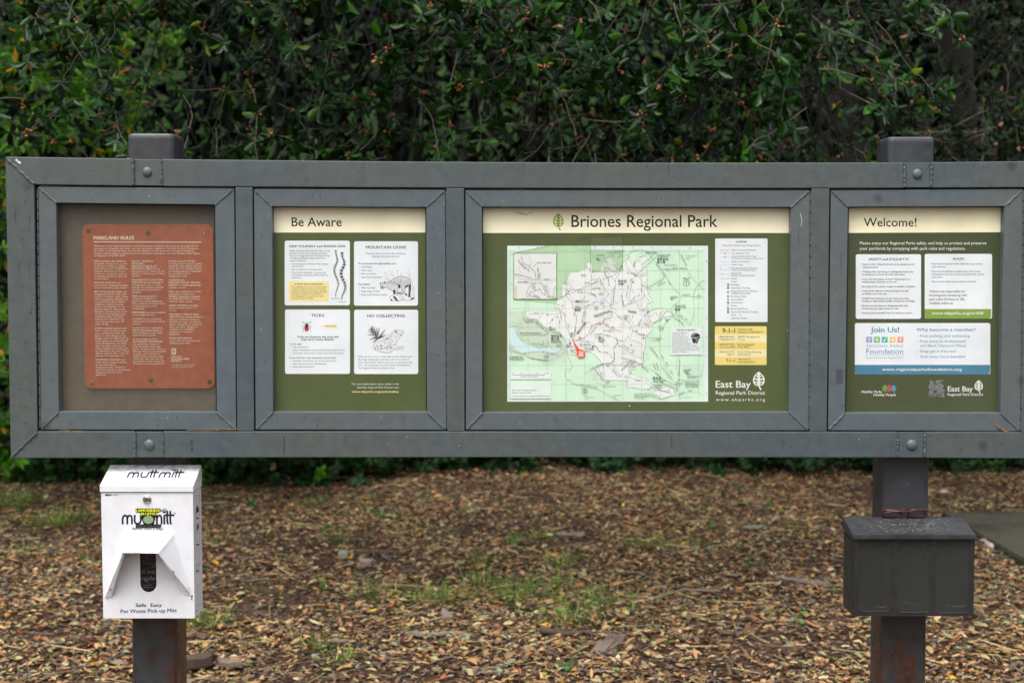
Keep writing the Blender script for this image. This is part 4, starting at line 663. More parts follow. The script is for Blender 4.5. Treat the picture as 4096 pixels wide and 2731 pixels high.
# legend card
p = Print(Z4, sY(YS)); p.rr(608, 344, 961, 907, 8, CARD, 1); p.text('LEGEND', 751, 372, 12, TXT, x1=822, bold=.025); p.text('Red trails indicate easy hiking options', 658, 395, 10, TXT, x1=914, bold=.004)
for t, x1, y in (('Hikers, Horses & Bicycles', 884, 427), ('Ivan Dickson Trail', 837, 448), ('American Discovery Trail /', 891, 469), ('Mokelumne Coast-to-Crest Trail', 932, 484), ('Hikers and Horses', 839, 505), ('Hikers Only', 795, 526), ('Mileage Between Markers', 896, 548), ('With Trail Post Numbers', 881, 562), ('Dead End;', 786, 583), ('Private Property Ahead', 874, 598), ('Road', 752, 619), ('Creek', 755, 640), ('Parking', 768, 661), ('Equestrian Parking', 843, 682), ('Restrooms (circle indicates', 894, 703), ('disabled accessible)', 846, 718), ('Drinking Water', 820, 739), ('Horse Water', 800, 760), ('Information', 796, 781), ('Picnic', 754, 801), ('Reservable Picnic', 830, 822), ('Reservable Group Camping', 899, 843), ('Pond', 749, 864), ('Gate, No Access', 820, 885)): p.text(t, 719 - (y - 427) / 100, y, 10.5, TXT, x1=x1, bold=.004)
for y, c, d in ((420, (150, 90, 100), (12, 3)), (427, (196, 80, 90), (12, 2)), (443, (90, 92, 96), (14, 2)), (470, (90, 92, 96), (14, 2)), (500, (110, 112, 116), (8, 2)), (521, (110, 112, 116), (3, 3)), (585, (110, 112, 116), (9, 2)), (613, (160, 162, 166), None), (616, (160, 162, 166), None), (635, (200, 210, 216), None)): p.line([(642, y), (706, y)], 1.4, c, 2, dash=d)
p.poly([(669, 447), (679, 447), (674, 438)], DK, 3); p.ell(674, 470, 4, 4, DK, 3, 10); p.ell(658, 585, 3, 3, DK, 3, 8); p.line([(643, 552), (643, 557), (705, 557), (705, 552)], 1.2, DK, 2); p.text('12', 638, 545, 7, TXT, x1=648); p.text('25', 701, 545, 7, TXT, x1=711); p.text('.21', 668, 555, 6, TXT, x1=678)
for y, k in ((656, 'P'), (677, 'q'), (705, 'R'), (733, 'W'), (755, 'T'), (776, '?'), (797, 'C'), (818, 'B'), (839, 'A')): icon(695, y, k, 15, 2)
p.ell(694, 860, 6, 5, (206, 226, 232), 2, 10); p.line([(689, 881), (699, 881)], 2, DK, 2); p.poly([(939, 374), (947, 374), (943, 370)], (150, 150, 150), 2)
p.build('legend_card', po)
p = Print(Z4, sY(YS)); p.rr(606, 935, 955, 1196, 8, (232, 210, 120), 1)
for a, b in ((991, 1043), (1092, 1143)): p.rect(606, a, 955, b, (238, 226, 170), 2)
BRN = (66, 56, 44)
for t, x, y, x1, h, b in (('9-1-1', 657, 979, 741, 30, .012), ('POLICE, FIRE,', 761, 962, 862, 11, 0), ('MEDICAL EMERGENCY', 761, 980, 932, 11, 0), ('1-888-EBPARKS', 628, 1012, 740, 11, 0), ('(1-888-327-2757)', 637, 1030, 740, 10, 0), ('EBRPD Headquarters', 761, 1012, 909, 11, 0), ('Toll Free', 761, 1029, 808, 9, 0), ('1-888-327-2757,', 631, 1063, 740, 11, 0), ('opt. 3, ext. 4508', 638, 1080, 740, 11, 0), ('Briones Regional', 760, 1063, 874, 11, 0), ('Park Office', 760, 1080, 837, 11, 0), ('1-888-327-2757,', 631, 1113, 740, 11, 0), ('option 2', 688, 1130, 740, 11, 0), ('Picnic, Group Camping', 760, 1113, 917, 11, 0), ('Reservations', 760, 1130, 847, 11, 0), ('7-1-1', 682, 1175, 740, 20, .01), ('TRS Relay for', 760, 1163, 852, 11, 0), ('Hearing Impaired', 760, 1180, 876, 11, 0)): p.text(t, x, y, h, BRN, x1=x1, bold=b, z=3)
p.build('phone_card', po)
p = Print(Z4, sY(YS)); p.text('East Bay', 612, 1348, 46, WHT, x1=847, bold=.014); p.text('Regional Park District', 612, 1395, 24, WHT, x1=944, bold=.006); p.text('www.ebparks.org', 613, 1438, 19, WHT, x1=944, sp=1.35, bold=.004); emblem(p, 902, 1240, 80, 97, WHT, GREEN)
p.build('footer_lettering', po)

# ------------------------------------------------------------ poster: welcome
pc = Q(2120, 946, YS); Z5 = (3250, 700, 1.306); GREEN = (66, 76, 42)
po = empty('poster', (pc.x, YS, pc.z), 'green poster headed Welcome! with blue and green web address bands', 'poster')
p = Print(Z5, sY(YS)); p.rect(166, 158, 1010, 1252, GREEN, 0); p.build('sheet', po)
p = Print(Z5, sY(YS)); p.poly([(166, 158), (1010, 158), (1010, 299), (166, 303)], (255, 248, 208), 1); p.text('Welcome!', 267, 269, 44, (28, 24, 26), x1=543, bold=.008); p.build('heading', po)
p = Print(Z5, sY(YS)); p.text('Please enjoy our Regional Parks safely, and help us protect and preserve', 247, 363, 15, WHT, x1=908, bold=.004); p.text('your parklands by complying with park rules and regulations.', 246, 391, 15, WHT, x1=800, bold=.004); p.build('intro_lettering', po)
p = Print(Z5, sY(YS)); p.rr(226, 414, 567, 751, 10, CARD, 1); p.text('SAFETY and ETIQUETTE', 293, 445, 11, TTL, x1=502, bold=.02)
for t, x, x1, y in (('Stay on trails. Taking shortcuts can be dangerous and', 261, 531, 470), ('causes erosion.', 261, 343, 485), ('Wading and/or swimming in undesignated areas may', 261, 525, 509), ('be dangerous and may harm the watershed.', 261, 482, 523), ('Carry and drink plenty of water. Dehydration is a', 260, 510, 548), ('leading cause of injuries on the trail.', 260, 441, 562), ('Be prepared for sudden changes in weather conditions.', 260, 539, 586), ('Trails can be slippery, rocky and steep. Proceed', 259, 500, 609), ('carefully at your own risk.', 259, 389, 624), ('Wildlife may be present on the trails at any time.', 259, 504, 648), ('Feeding or approaching wildlife is dangerous and illegal.', 259, 536, 662), ('Bicycles are permitted on designated trails only.', 259, 499, 686), ('Horses have the right-of-way on trails.', 258, 452, 701), ('Keep the parks beautiful. Pack out what you pack in.', 258, 523, 724)): p.text(t, x, y, 8.2, TXT, x1=x1, bold=.012)
bullets(p, 250, (466, 505, 544, 582, 605, 644, 682, 720), 1.6, TXT); p.build('info_card', po)
p = Print(Z5, sY(YS)); p.rr(586, 412, 938, 750, 10, CARD, 1); p.poly([(586, 700), (933, 700), (932, 741), (925, 750), (594, 750), (586, 742)], (128, 160, 62), 2); p.text('RULES', 734, 443, 11, TTL, x1=791, bold=.02)
for t, x1, y in (('Pets must be leashed within 200 feet of any trail or', 889, 468), ('park entrance.', 697, 483), ('Pets must be leashed in parking lots, picnic areas,', 879, 507), ('developed areas such as lawns and play fields, and on', 897, 522), ('some trails.', 679, 537), ('Pets must be under voice control at all times.', 857, 560)): p.text(t, 623, y, 8.2, TXT, x1=x1, bold=.01)
for t, x1, y in (('Visitors are responsible for', 798, 613), ('knowing and complying with', 806, 633), ('park rules (Ordinance 38),', 796, 654), ('available online at:', 735, 674)): p.text(t, 610, y, 11.5, TXT, x1=x1, bold=.01)
p.text('www.ebparks.org/ord38', 623, 728, 14, WHT, x1=892, bold=.025, z=3); bullets(p, 614, (464, 503, 556), 1.6, TXT); p.build('info_card', po)
BL = (96, 150, 172); BLS = (126, 160, 180)
p = Print(Z5, sY(YS)); p.rr(221, 773, 929, 1041, 10, CARD, 1); p.poly([(221, 991), (928, 991), (927, 1032), (919, 1041), (230, 1041), (221, 1033)], (66, 126, 152), 2)
p.text('Join Us!', 303, 821, 27, BL, x1=452, bold=.03); p.text('Why become a member?', 543, 815, 16, BL, x1=852, bold=.025)
for t, x1, y in (('Free parking and swimming.', 824, 846), ('Free entry to Ardenwood', 798, 874), ('and Black Diamond Mines.', 806, 897), ('Dogs get in free too!', 750, 926), ('And many more benefits!', 798, 954)): p.text(t, 562, y, 13, BLS, x1=x1, bold=.02)
bullets(p, 550, (840, 868, 920, 948), 2.4, BLS)
p.text('REGIONAL PARKS', 281, 899, 12.5, (134, 158, 176), x1=474); p.text('Foundation', 281, 934, 27, (96, 140, 166), x1=473); p.line([(278, 941), (476, 941)], 1.2, (96, 140, 166), 2); p.text('Supporting East Bay Regional Parks', 279, 958, 9.5, (130, 150, 160), x1=475)
p.text('www.regionalparksfoundation.org', 364, 1021, 13.5, WHT, x1=780, bold=.025, z=3)
card = p.build('membership_card', po)
p = Print(Z5, sY(YS)); wq = (226, 232, 228)
for i, c in enumerate(((150, 148, 196), (112, 182, 92), (66, 182, 164), (236, 192, 84), (236, 140, 84))):
    x = 280 + i * 40.8; p.rr(x, 845, x + 31, 875, 2, c, 2); cx, cy = x + 15.5, 860
    if i == 0: p.ell(cx + 4, cy - 5, 4, 4, wq, 3, 10); p.line([(cx - 12, cy - 3), (cx - 2, cy - 6), (cx + 2, cy + 2), (cx - 8, cy + 12)], 3, wq, 3); p.line([(cx + 2, cy + 2), (cx + 6, cy + 12)], 3, wq, 3)
    if i == 1: emblem(p, cx, cy - 12, 18, 20, wq, c, 3)
    if i == 2: p.line([(cx - 1, cy + 12), (cx + 1, cy), (cx + 6, cy - 8), (cx + 10, cy - 9)], 3, wq, 3, smooth=True); p.ell(cx - 3, cy + 3, 6, 3.5, wq, 3, 12)
    if i == 3:
        p.ell(cx, cy, 6, 6, wq, 3, 14)
        for k in range(8): a = R(45 * k); p.line([(cx + 8 * math.cos(a), cy + 8 * math.sin(a)), (cx + 13 * math.cos(a), cy + 13 * math.sin(a))], 2, wq, 3)
    if i == 4: p.ring(cx, cy, 8.5, 2.4, wq, 3, 16); p.ring(cx, cy, 4, 1.6, wq, 3, 12); p.line([(cx - 4, cy - 10), (cx + 7, cy - 12)], 2, wq, 3)
p.build('foundation_logo', card)
p = Print(Z5, sY(YS)); p.text('Healthy Parks', 254, 1137, 12, WHT, x1=363, bold=.02, shear=.25); p.text('Healthy People', 317, 1153, 12, WHT, x1=435, bold=.02, shear=.25)
for cx, c in ((378, (112, 176, 74)), (423, (84, 164, 200)), (400, (214, 74, 92))): emblem(p, cx, 1095, 27, 33, c, GREEN, 3 if cx != 400 else 5)
p.text('East Bay', 707, 1129, 26, WHT, x1=837, bold=.012); p.text('Regional Park District', 706, 1152, 13, WHT, x1=891, bold=.01); emblem(p, 868, 1070, 44, 54, WHT, GREEN); p.build('footer_lettering', po)
p = Print(Z5, sY(YS)); m_, b_ = newmat('worn_silver_patch', .35, .7); N, L = nodes(m_); n_ = tex(N, L, 'noise', 60, 5); r_ = ramp(N, [(.42, S(96, 98, 92)), (.5, S(170, 172, 168)), (.6, S(120, 122, 116))]); L.new(n_.outputs['Fac'], r_.inputs[0]); L.new(r_.outputs[0], b_.inputs['Base Color'])
p.poly([(610, 1072), (640, 1074), (662, 1069), (684, 1073), (682, 1090), (686, 1110), (676, 1112), (690, 1122), (688, 1160), (650, 1157), (607, 1160), (606, 1135), (612, 1120), (605, 1105), (612, 1090)], m_, 2); p.build('silver_patch', po)

# ------------------------------------------------------------ parkland rules plaque
YR = .0312; GREEN = (80, 91, 50)
pl = Q(340, 890, YR)
Z8 = (320, 900, 2.376)
m_rust = painted('terracotta_enamel', S(160, 76, 42), S(150, 68, 36), S(166, 84, 50), .5, specks=False)
pla = empty('rules_plaque', (pl.x, YR, pl.z), 'terracotta metal plaque headed Parkland Rules behind hazy glazing', 'plaque')
bm = bmesh.new(); pts = []
x0, y0, x1, y1, r = 22, -6, 1280, 1552, 66
for cx, cy, a in ((x1 - r - 14, y0 + r, -90), (x1 - r, y1 - r, 0), (x0 + r + 22, y1 - r, 90), (x0 + r, y0 + r, 180)):
    for k in range(7): pts.append(P(320 + (cx + r * math.cos(R(a + 15 * k))) / 2.376, 900 + (cy + r * math.sin(R(a + 15 * k))) / 2.376, YR))
prism(bm, pts, YR, YR + .004, .0008, 1); obj('plate', bm, m_rust, pla)
RT = (226, 208, 188)
p = Print(Z8, sY(YR)); p.text('PARKLAND RULES', 130, 138, 32, RT, x1=514, bold=.05); p.line([(130, 160), (1152, 163)], 9, RT, 1)
W_ = lambda t, x, x1, y, b=.012: p.text(t, x, y, 14.5, RT, x1=x1, bold=b)
for t, x1, y in (('Welcome to your regional parklands. Help protect park resources and ensure an enjoyable visit for', 1127, 206), ("everyone by complying with these rules and any posted regulations. The Park District's Ordinance", 1127, 230), ('38, which is summarized below, lists specific rules for use and protection of regional parklands.', 1090, 253), ('Violators will be subject to citation or arrest. For further information, ask a Park Ranger, Police Officer', 1142, 277), ('or telephone (510) 881-1833.', 430, 299)): W_(t, 133, x1, y, .02)
c1 = [('PARK GATES ARE OPEN to', 437, 1), ('the public during hours posted', 447, 0), ('at the park entrance. Unless', 428, 0), ('otherwise posted, CURFEW is', 450, 0), ('between the hours of 10 p.m.', 430, 0), ('and 5 a.m., except for persons', 447, 0), ('or groups granted a permit', 447, 0), ('or reservation.', 273, 0), None, ('MOTOR VEHICLES are', 383, 1), ('restricted to designated parking', 457, 0), ('areas and paved public roads.', 443, 0), None, ('BICYCLES may be ridden on', 442, 1), ('designated bicycle trails, and', 440, 0), ('on fire or service roads, unless', 457, 0), ('otherwise posted. Bicycles are', 452, 0), ('not permitted, either ridden,', 428, 0), ('walked or carried, in areas', 412, 0), ('posted "No Bicycles" or on', 422, 0), ('narrow hiking or riding trails.', 430, 0), ('Bicyclists should sound a bell', 443, 0), ('or use a voice warning when', 438, 0), ('overtaking other trail users.', 418, 0), ('Helmets are required to be', 418, 0), ('worn by persons under 18', 412, 0), ('years of age.', 275, 0), None, ('DOGS must be leashed and', 437, 1), ('under control at any posted', 437, 0), ('area, parking lot, picnic site,', 430, 0), ('lawn or developed area.', 440, 0), ('Dogs may be off-leash in', 460, 0), ('open space or undeveloped', 452, 0), ('areas of parklands, provided', 440, 0), ('they are under control at all', 430, 0), ('times. Dangerous animals are', 455, 0), ('not allowed in the parks. Please', 466, 0), ("dispose of your dog's waste by", 464, 0), ('placing it in a garbage can.', 425, 0), None, ('SWIMMING, WADING and', 427, 1), ('other water contact activities', 442, 0), ('are permitted only in', 335, 0), ('designated areas. DIVING is', 437, 0), ('permitted only from designated', 470, 0), ('diving boards and swim', 395, 0), ('platforms.', 250, 0)]
y = 351; x = 134
for it in c1:
    if it is None: y += 14.5; continue
    W_(it[0], x, it[1], y, .045 if it[2] else .018); y += 23.7; x += .4
c2 = [('PLANTS, ANIMALS,', 697, 1), ('GEOLOGIC,', 615, 1), ('ARCHEOLOGICAL OR', 733, 1), ('HISTORIC OBJECTS are', 758, 1), ('protected by law. Please do not', 803, 0), ('disturb or remove any of these', 800, 0), ('features.', 575, 0), None, ('HELP PROTECT OUR PARK', 793, 1), ('WILDLIFE by not releasing or', 795, 1), ('feeding ducks, cats or other', 773, 0), ('animals. Do not feed wild park', 797, 0), ('animals; enjoy them from a', 766, 0), ('distance.', 583, 0), None, ('FIRES are permitted in', 730, 1), ('designated facilities or', 720, 0), ('approved cooking appliances.', 790, 0), ('Please dispose of burned fuel', 798, 0), ('in barbecue pits or ash', 730, 0), ('receptacles.', 616, 0), None, ('FIREWORKS are not permitted', 810, 1), ('in any Regional Park.', 710, 0), None, ('CAMPING is not permitted', 770, 1), ('within District parklands without', 812, 0), ('a permit.', 583, 0), None, ('A state license is required to', 787, 0), ('FISH at all regional parks. A', 780, 1), ('District fishing permit is also', 783, 0), ('required when posted.', 722, 0), None, ('At some Regional Parks,', 745, 0), ('ALCOHOLIC BEVERAGES', 785, 1), ('are prohibited, except in', 747, 0), ('reserved picnic areas with', 765, 0), ('permit. At parks where they are', 815, 0), ('allowed, they are not permitted', 815, 0), ('at pools, swim beaches or', 765, 0), ('within 50 feet of paved roads,', 794, 0), ('Otherwise, beer and wine are', 790, 0), ('permitted at picnic areas and', 800, 0), ('elsewhere on most parklands.', 803, 0)]
y = 351; x = 490
for it in c2:
    if it is None: y += 14.5; continue
    W_(it[0], x, it[1], y, .045 if it[2] else .018); y += 23.3; x += .4
c3 = [('GAMES and ACTIVITIES,', 1100, 1), ('including model rockets, model', 1153, 0), ('airplanes, hang gliding, golf and', 1155, 0), ('others that can endanger others', 1155, 0), ('or damage property or parklands', 1150, 0), ('are permitted only in', 1052, 0), ('designated areas.', 1022, 0), None, ('ASSEMBLIES,', 997, 1), ('PERFORMANCES, SPECIAL', 1143, 1), ('EVENTS or similar gatherings', 1148, 1), ('require a permit.', 1008, 0), None, ('Please be considerate of other', 1155, 0), ('park visitors if you use a', 1090, 0), ('RADIO. A permit is required', 1138, 1), ('for AMPLIFICATION of voice,', 1143, 1), ('music or other sounds.', 1072, 0), None, ('QUIET HOURS in camping', 1123, 1), ('areas are from 10 p.m. to', 1103, 0), ('7 a.m.', 910, 0), None, ('FIREARMS or BOWS AND', 1127, 1), ('ARROWS are not permitted in', 1163, 1), ('regional parklands except at', 1133, 0), ('established ranges. Crossbows,', 1158, 0), ('spears, slingshots, air pistols or', 1163, 0), ('rifles, and other dangerous', 1120, 0), ('weapons are prohibited', 1088, 0), ('anywhere on regional', 1068, 0), ('parklands.', 950, 0), None, ('PARK VISITORS are', 1062, 1), ('responsible for knowing and', 1135, 0), ('following park rules.', 1048, 0)]
y = 351; x = 840
for it in c3:
    if it is None: y += 14.5; continue
    W_(it[0], x, it[1], y, .045 if it[2] else .018); y += 23.5; x += .4
p.rr(870, 1172, 913, 1228, 4, RT, 1); emblem(p, 891, 1180, 28, 32, (150, 84, 58), RT, 2); W_('EAST BAY', 868, 968, 1256, .05); W_('REGIONAL PARK', 868, 1040, 1278, .05); W_('DISTRICT', 868, 965, 1299, .05); p.text('2950 PERALTA OAKS COURT', 868, 1333, 10, RT, x1=1097); p.text('OAKLAND, CALIFORNIA 94605', 868, 1351, 10, RT, x1=1074)
p.build('lettering', pla)
for x, y in ((78, 54), (646, 76), (1180, 84), (108, 1494), (674, 1470), (1230, 1486)):
    c = P(320 + x / 2.376, 900 + y / 2.376, YR - .001); bm = bmesh.new(); tube(bm, [c, c + Vector((0, -.0022, 0))], [.0058, .0042], 14)
    bright = (x, y) in ((1180, 84), (108, 1494)); obj('screw', bm, M_CHROME if bright else M_POST, pla)
# ============================================================ PET WASTE MITT DISPENSER
Z6 = (350, 1780, 1.648)
def D6(u, v, Y): return P(350 + u / 1.648, 1780 + v / 1.648, Y)
YF, YBk = -.042, .049
a, b, c, d_ = D6(93, 312, YF), D6(697, 310, YF), D6(704, 1133, YF), D6(101, 1146, YF)
zt = (a.z + b.z) / 2; zb_ = (c.z + d_.z) / 2; xl = (a.x + d_.x) / 2; xr = (b.x + c.x) / 2
disp = empty('waste_bag_dispenser', ((xl + xr) / 2, .0, zb_), 'white metal pet waste mitt dispenser with black lettering on the left post', 'dispenser')
# body: front sheet with a rounded slot, sides, back, bottom
sx0, sx1 = D6(347, 800, YF).x, D6(453, 800, YF).x; sz1, sz0 = D6(400, 690, YF).z, D6(400, 967, YF).z
bm = bmesh.new(); rs = (sx1 - sx0) / 2; cxs = (sx0 + sx1) / 2; N_A = 12
outer = []; inner = []
slot = [(sx0, sz1)] + [(cxs - rs * math.cos(math.pi * k / N_A), sz0 + rs - rs * math.sin(math.pi * k / N_A)) for k in range(N_A + 1)] + [(sx1, sz1)]
# front face built as two side sheets, one top sheet and a lower fan around the slot
def fq(*pts):
    bm.faces.new([bm.verts.new((x, YF, z)) for x, z in pts])
fq((xl, zb_), (sx0, zb_), (sx0, zt), (xl, zt)); fq((sx1, zb_), (xr, zb_), (xr, zt), (sx1, zt)); fq((sx0, sz1), (sx1, sz1), (sx1, zt), (sx0, zt))
for (x0, z0), (x1, z1) in zip(slot[1:-1], slot[2:]): 
    if abs(x1 - x0) > 1e-6: fq((x0, zb_), (x1, zb_), (x1, z1), (x0, z0))
for (x0, z0), (x1, z1) in zip(slot, slot[1:] + slot[:1]): bm.faces.new([bm.verts.new(q) for q in ((x0, YF, z0), (x1, YF, z1), (x1, YF + .0015, z1), (x0, YF + .0015, z0))])
bmesh.ops.remove_doubles(bm, verts=bm.verts, dist=1e-5)
o = obj('body', bm, M_WHITE, disp)
bm = bmesh.new(); th = .0015
box(bm, xl, xl + th, YF + .0002, YBk, zb_, zt, .0004); box(bm, xr - th, xr, YF + .0002, YBk, zb_, zt, .0004)
box(bm, xl + th, xr - th, YF + .002, YBk, zb_, zb_ + th); box(bm, xl + th, xr - th, YBk - th, YBk - .0002, zb_ + th, zt)
obj('casing', bm, M_WHITE, disp)
# sloping lid
lt = D6(157, 131, YBk - .004); lf = D6(90, 267, YF - .004); lb = D6(90, 309, YF - .004)
lxl, lxr = xl - .0022, xr + .0022; ztop, zl1, zl0 = lt.z, lf.z, lb.z
bm = bmesh.new(); prof = [(YBk, zl0), (YF - .004, zl0), (YF - .004, zl1), (YBk - .004, ztop), (YBk, ztop)]
A = [bm.verts.new((lxl, y, z)) for y, z in prof]; B = [bm.verts.new((lxr, y, z)) for y, z in prof]
bm.faces.new(A); bm.faces.new(B[::-1])
for i in range(5): j = (i + 1) % 5; bm.faces.new((A[i], A[j], B[j], B[i]))
bmesh.ops.recalc_face_normals(bm, faces=bm.faces); bmesh.ops.bevel(bm, geom=list(bm.edges), offset=.0012, segments=2, affect='EDGES')
m_lid = painted('grimy_white_lid', S(217, 218, 221), S(210, 211, 215), S(214, 214, 214), .4, specks=False, bump=.02, mott=.03)
N, L = nodes(m_lid); tc = N.new('ShaderNodeTexCoord'); sx_ = N.new('ShaderNodeSeparateXYZ'); L.new(tc.outputs['Object'], sx_.inputs[0])
ng = tex(N, L, 'noise', 70, 6); mr = N.new('ShaderNodeMapRange'); mr.inputs[1].default_value = zl1 - zb_ + .02; mr.inputs[2].default_value = ztop - zb_ + .01; L.new(sx_.outputs[2], mr.inputs[0])
mu = N.new('ShaderNodeMath'); mu.operation = 'MULTIPLY'; L.new(mr.outputs[0], mu.inputs[0]); rg = ramp(N, [(.4, (0, 0, 0, 1)), (.62, (1, 1, 1, 1))]); L.new(ng.outputs['Fac'], rg.inputs[0]); L.new(rg.outputs[0], mu.inputs[1])
pb = N['Principled BSDF']; src = pb.inputs['Base Color'].links[0].from_socket; L.new(mixc(N, L, mu.outputs[0], src, S(104, 100, 90)), pb.inputs['Base Color'])
lid = obj('lid', bm, m_lid, disp)
# dirty strip under lid & edge grime; its black paints in the gap shadow
bm = bmesh.new(); box(bm, lxl + .001, lxr - .001, YF - .0008, YF + .001, zl0 - .0012, zl0 + .0004); obj('lid_seam_shadow', bm, M_BLACK, disp)
# hood over the slot
YH = YF - .062
hA, hB = D6(216, 588, YF), D6(569, 584, YF); lA, lB = D6(231, 708, YH), D6(465, 711, YH); eA, eA2 = D6(110, 1003, YF - .002), D6(157, 990, YF - .006); eB, eB2 = D6(688, 990, YF - .002), D6(642, 975, YF - .006)
def sheet(bm, pts, t=.0013):
    pts = [Vector(q) for q in pts]; n = (pts[1] - pts[0]).cross(pts[2] - pts[0]).normalized()
    if n.y < 0: n = -n
    tb = bmesh.new(); f = [tb.verts.new(q) for q in pts]; k = [tb.verts.new(q + n * t) for q in pts]
    tb.faces.new(f); tb.faces.new(k[::-1])
    for i in range(len(pts)): j = (i + 1) % len(pts); tb.faces.new((f[i], k[i], k[j], f[j]))
    bmesh.ops.recalc_face_normals(tb, faces=tb.faces); merge(bm, tb)
bm = bmesh.new(); sheet(bm, [hA, hB, lB, lA]); sheet(bm, [hA, lA, eA2, eA]); sheet(bm, [hB, eB, eB2, lB])
# folded flanges
sheet(bm, [lA + Vector((0, .001, 0)), eA2, eA2 + Vector((.004, .004, .02)), lA + Vector((.003, .004, -.003))]); obj('hood', bm, M_WHITE, disp)
for (u, v) in ((152, 946),):
    q0 = D6(u, v, YF - .012); bm = bmesh.new(); tube(bm, [q0, q0 + Vector((0, -.003, 0))], [.003, .002], 10); obj('rivet', bm, M_CHROME, disp)
# grime specks on the edges of the hood
p = Print(Z6, sY(YF - .0625)); 
for i in range(34): x = 250 + RS.rand() * 205; p.ell(x, 700 + RS.rand() * 5, 1 + RS.rand() * 4, .8 + RS.rand() * 1.4, (70, 68, 66), 1, 7)
p.build('grime', disp)
p = Print(Z6, sY(YF))
for i in range(60): x = 118 + abs(RS.randn()) * 40; p.ell(x, 324 + RS.rand() * 8, 1.5 + RS.rand() * 4, 1 + RS.rand() * 4 * (x < 160), (80, 84, 70), 1, 7)
for i in range(50): p.ell(684 + RS.rand() * 9, 985 + RS.rand() * 34, .8 + RS.rand() * 2.4, .8 + RS.rand() * 2, (60, 58, 56), 1, 7)
for i in range(60): p.ell(100 + RS.rand() * 590, 330 + RS.rand() * 800, .6 + RS.rand() * .9, .6 + RS.rand(), (140, 138, 134), 1, 6)
p.poly([(130, 1010), (136, 1008), (134, 1030)], (120, 118, 110), 1)
# front wordmark in rounded strokes
LT = (28, 28, 36)
def mutt(p, x, y, sx, sy, w, only=None, col=LT, sk=0.0):
    """letters m u t t m i t t; x advances in x-height units"""
    X = lambda u, v: (x + u * sx + v * sk, y - v * sy)
    def st(pts, k): 
        if only is None or k in only: p.line([X(*q) for q in pts], w, col, 2, smooth=True); [p.ell(*X(*q), w / 2, w / 2, col, 2, 10) for q in (pts[0], pts[-1])]
    st([(0, 0), (0, .6), (.12, .95), (.3, 1), (.46, .9), (.5, .55), (.5, 0)], 0); st([(.5, .6), (.6, .93), (.78, 1), (.94, .9), (1, .55), (1, 0)], 0)
    st([(1.3, 1), (1.3, .35), (1.4, .06), (1.6, 0), (1.85, .1), (1.95, .4), (1.95, 1)], 1)
    st([(2.3, 1.5), (2.3, .3), (2.36, 0)], 2); st([(2.62, 1.5), (2.62, .3), (2.7, 0)], 2); st([(2.1, 1.05), (2.95, 1.05)], 2)
    st([(3.2, 0), (3.2, .6), (3.32, .95), (3.5, 1), (3.66, .9), (3.7, .55), (3.7, 0)], 3); st([(3.7, .6), (3.8, .93), (3.98, 1), (4.14, .9), (4.2, .55), (4.2, 0)], 3)
    st([(4.5, 1), (4.5, 0)], 4); st([(4.82, 1.5), (4.82, .3), (4.9, 0)], 5); st([(5.15, 1.5), (5.15, .3), (5.22, 0)], 5); st([(4.62, 1.05), (5.5, 1.05)], 5)
    if only is None or 4 in only:
        cx, cy = X(4.5, 1.45); p.ell(cx, cy, sx * .19, sy * .15, col, 2, 14)
        for a, b in ((-.27, .14), (-.1, .3), (.12, .3), (.28, .14)): p.ell(cx + a * sx, cy - b * sy, sx * .085, sy * .1, col, 2, 10)
mutt(p, 232, 516, 61, 53, 12.5)
p.ring(576, 447, 6, 1.2, LT, 2, 14); p.text('R', 573, 451, 7, LT, x1=579); p.text('Better than a Bag!', 297, 556, 14, LT, x1=497, bold=.01)
NV = (34, 32, 84); p.text('Safe  Easy', 318, 1064, 23, NV, x1=491, bold=.022, rot=-.5); p.text('Pet Waste Pick-up Mitt', 219, 1105, 24, NV, x1=590, bold=.02, rot=-1.0)
p.poly([(546, 826), (560, 824), (572, 828), (576, 846), (580, 864), (570, 876), (562, 862), (556, 850)], (190, 190, 188), 1) if False else None
p.build('front_lettering', disp)
nw = (lB - hB).cross(eB - hB).normalized(); nw = nw if nw.y < 0 else -nw
p = Print(Z6, lambda x, y: onplane(x, y, hB, nw), nrm=nw)
p.poly([(547, 827), (560, 824), (572, 828), (575, 846), (580, 864), (571, 876), (562, 862), (553, 848)], (150, 148, 144), 2); p.poly([(572, 866), (582, 872), (576, 880)], (110, 108, 104), 2)
for i in range(26): t_ = RS.rand(); p.ell(470 + t_ * 190 + RS.randn() * 2, 716 + t_ * 250, .8 + RS.rand() * 1.6, .8 + RS.rand() * 2, (120, 118, 114), 1, 6)
for i in range(24): p.ell(655 + RS.rand() * 30, 930 + RS.rand() * 50, .8 + RS.rand() * 2, .8 + RS.rand() * 2, (96, 94, 90), 1, 6)
tag(p.build('paint_chips', disp), kind='stuff')
# lettering on the sloping lid
q0 = Vector((0, YF - .004, zl1)); nl = Vector((0, -(ztop - zl1), (YBk - .004) - (YF - .004))).normalized()
p = Print(Z6, lambda x, y: onplane(x, y, q0, nl), nrm=nl); mutt(p, 264, 211, 65, 30, 9.5, sk=12, col=LT); p.ring(642, 176, 4, 1, (150, 150, 150), 2, 12)
p.line([(222, 215), (210, 205), (228, 200), (232, 185), (240, 176), (250, 178), (262, 184), (258, 196), (262, 210), (250, 222), (236, 218)], 1, (176, 176, 178), 1, smooth=True); p.line([(262, 184), (275, 182), (280, 192)], 1, (176, 176, 178), 1)
for x, y in ((498, 231), (236, 160), (662, 214), (230, 256)): p.ell(x, y, 3, 2, (110, 90, 84), 1, 8)
p.build('lid_lettering', lid)
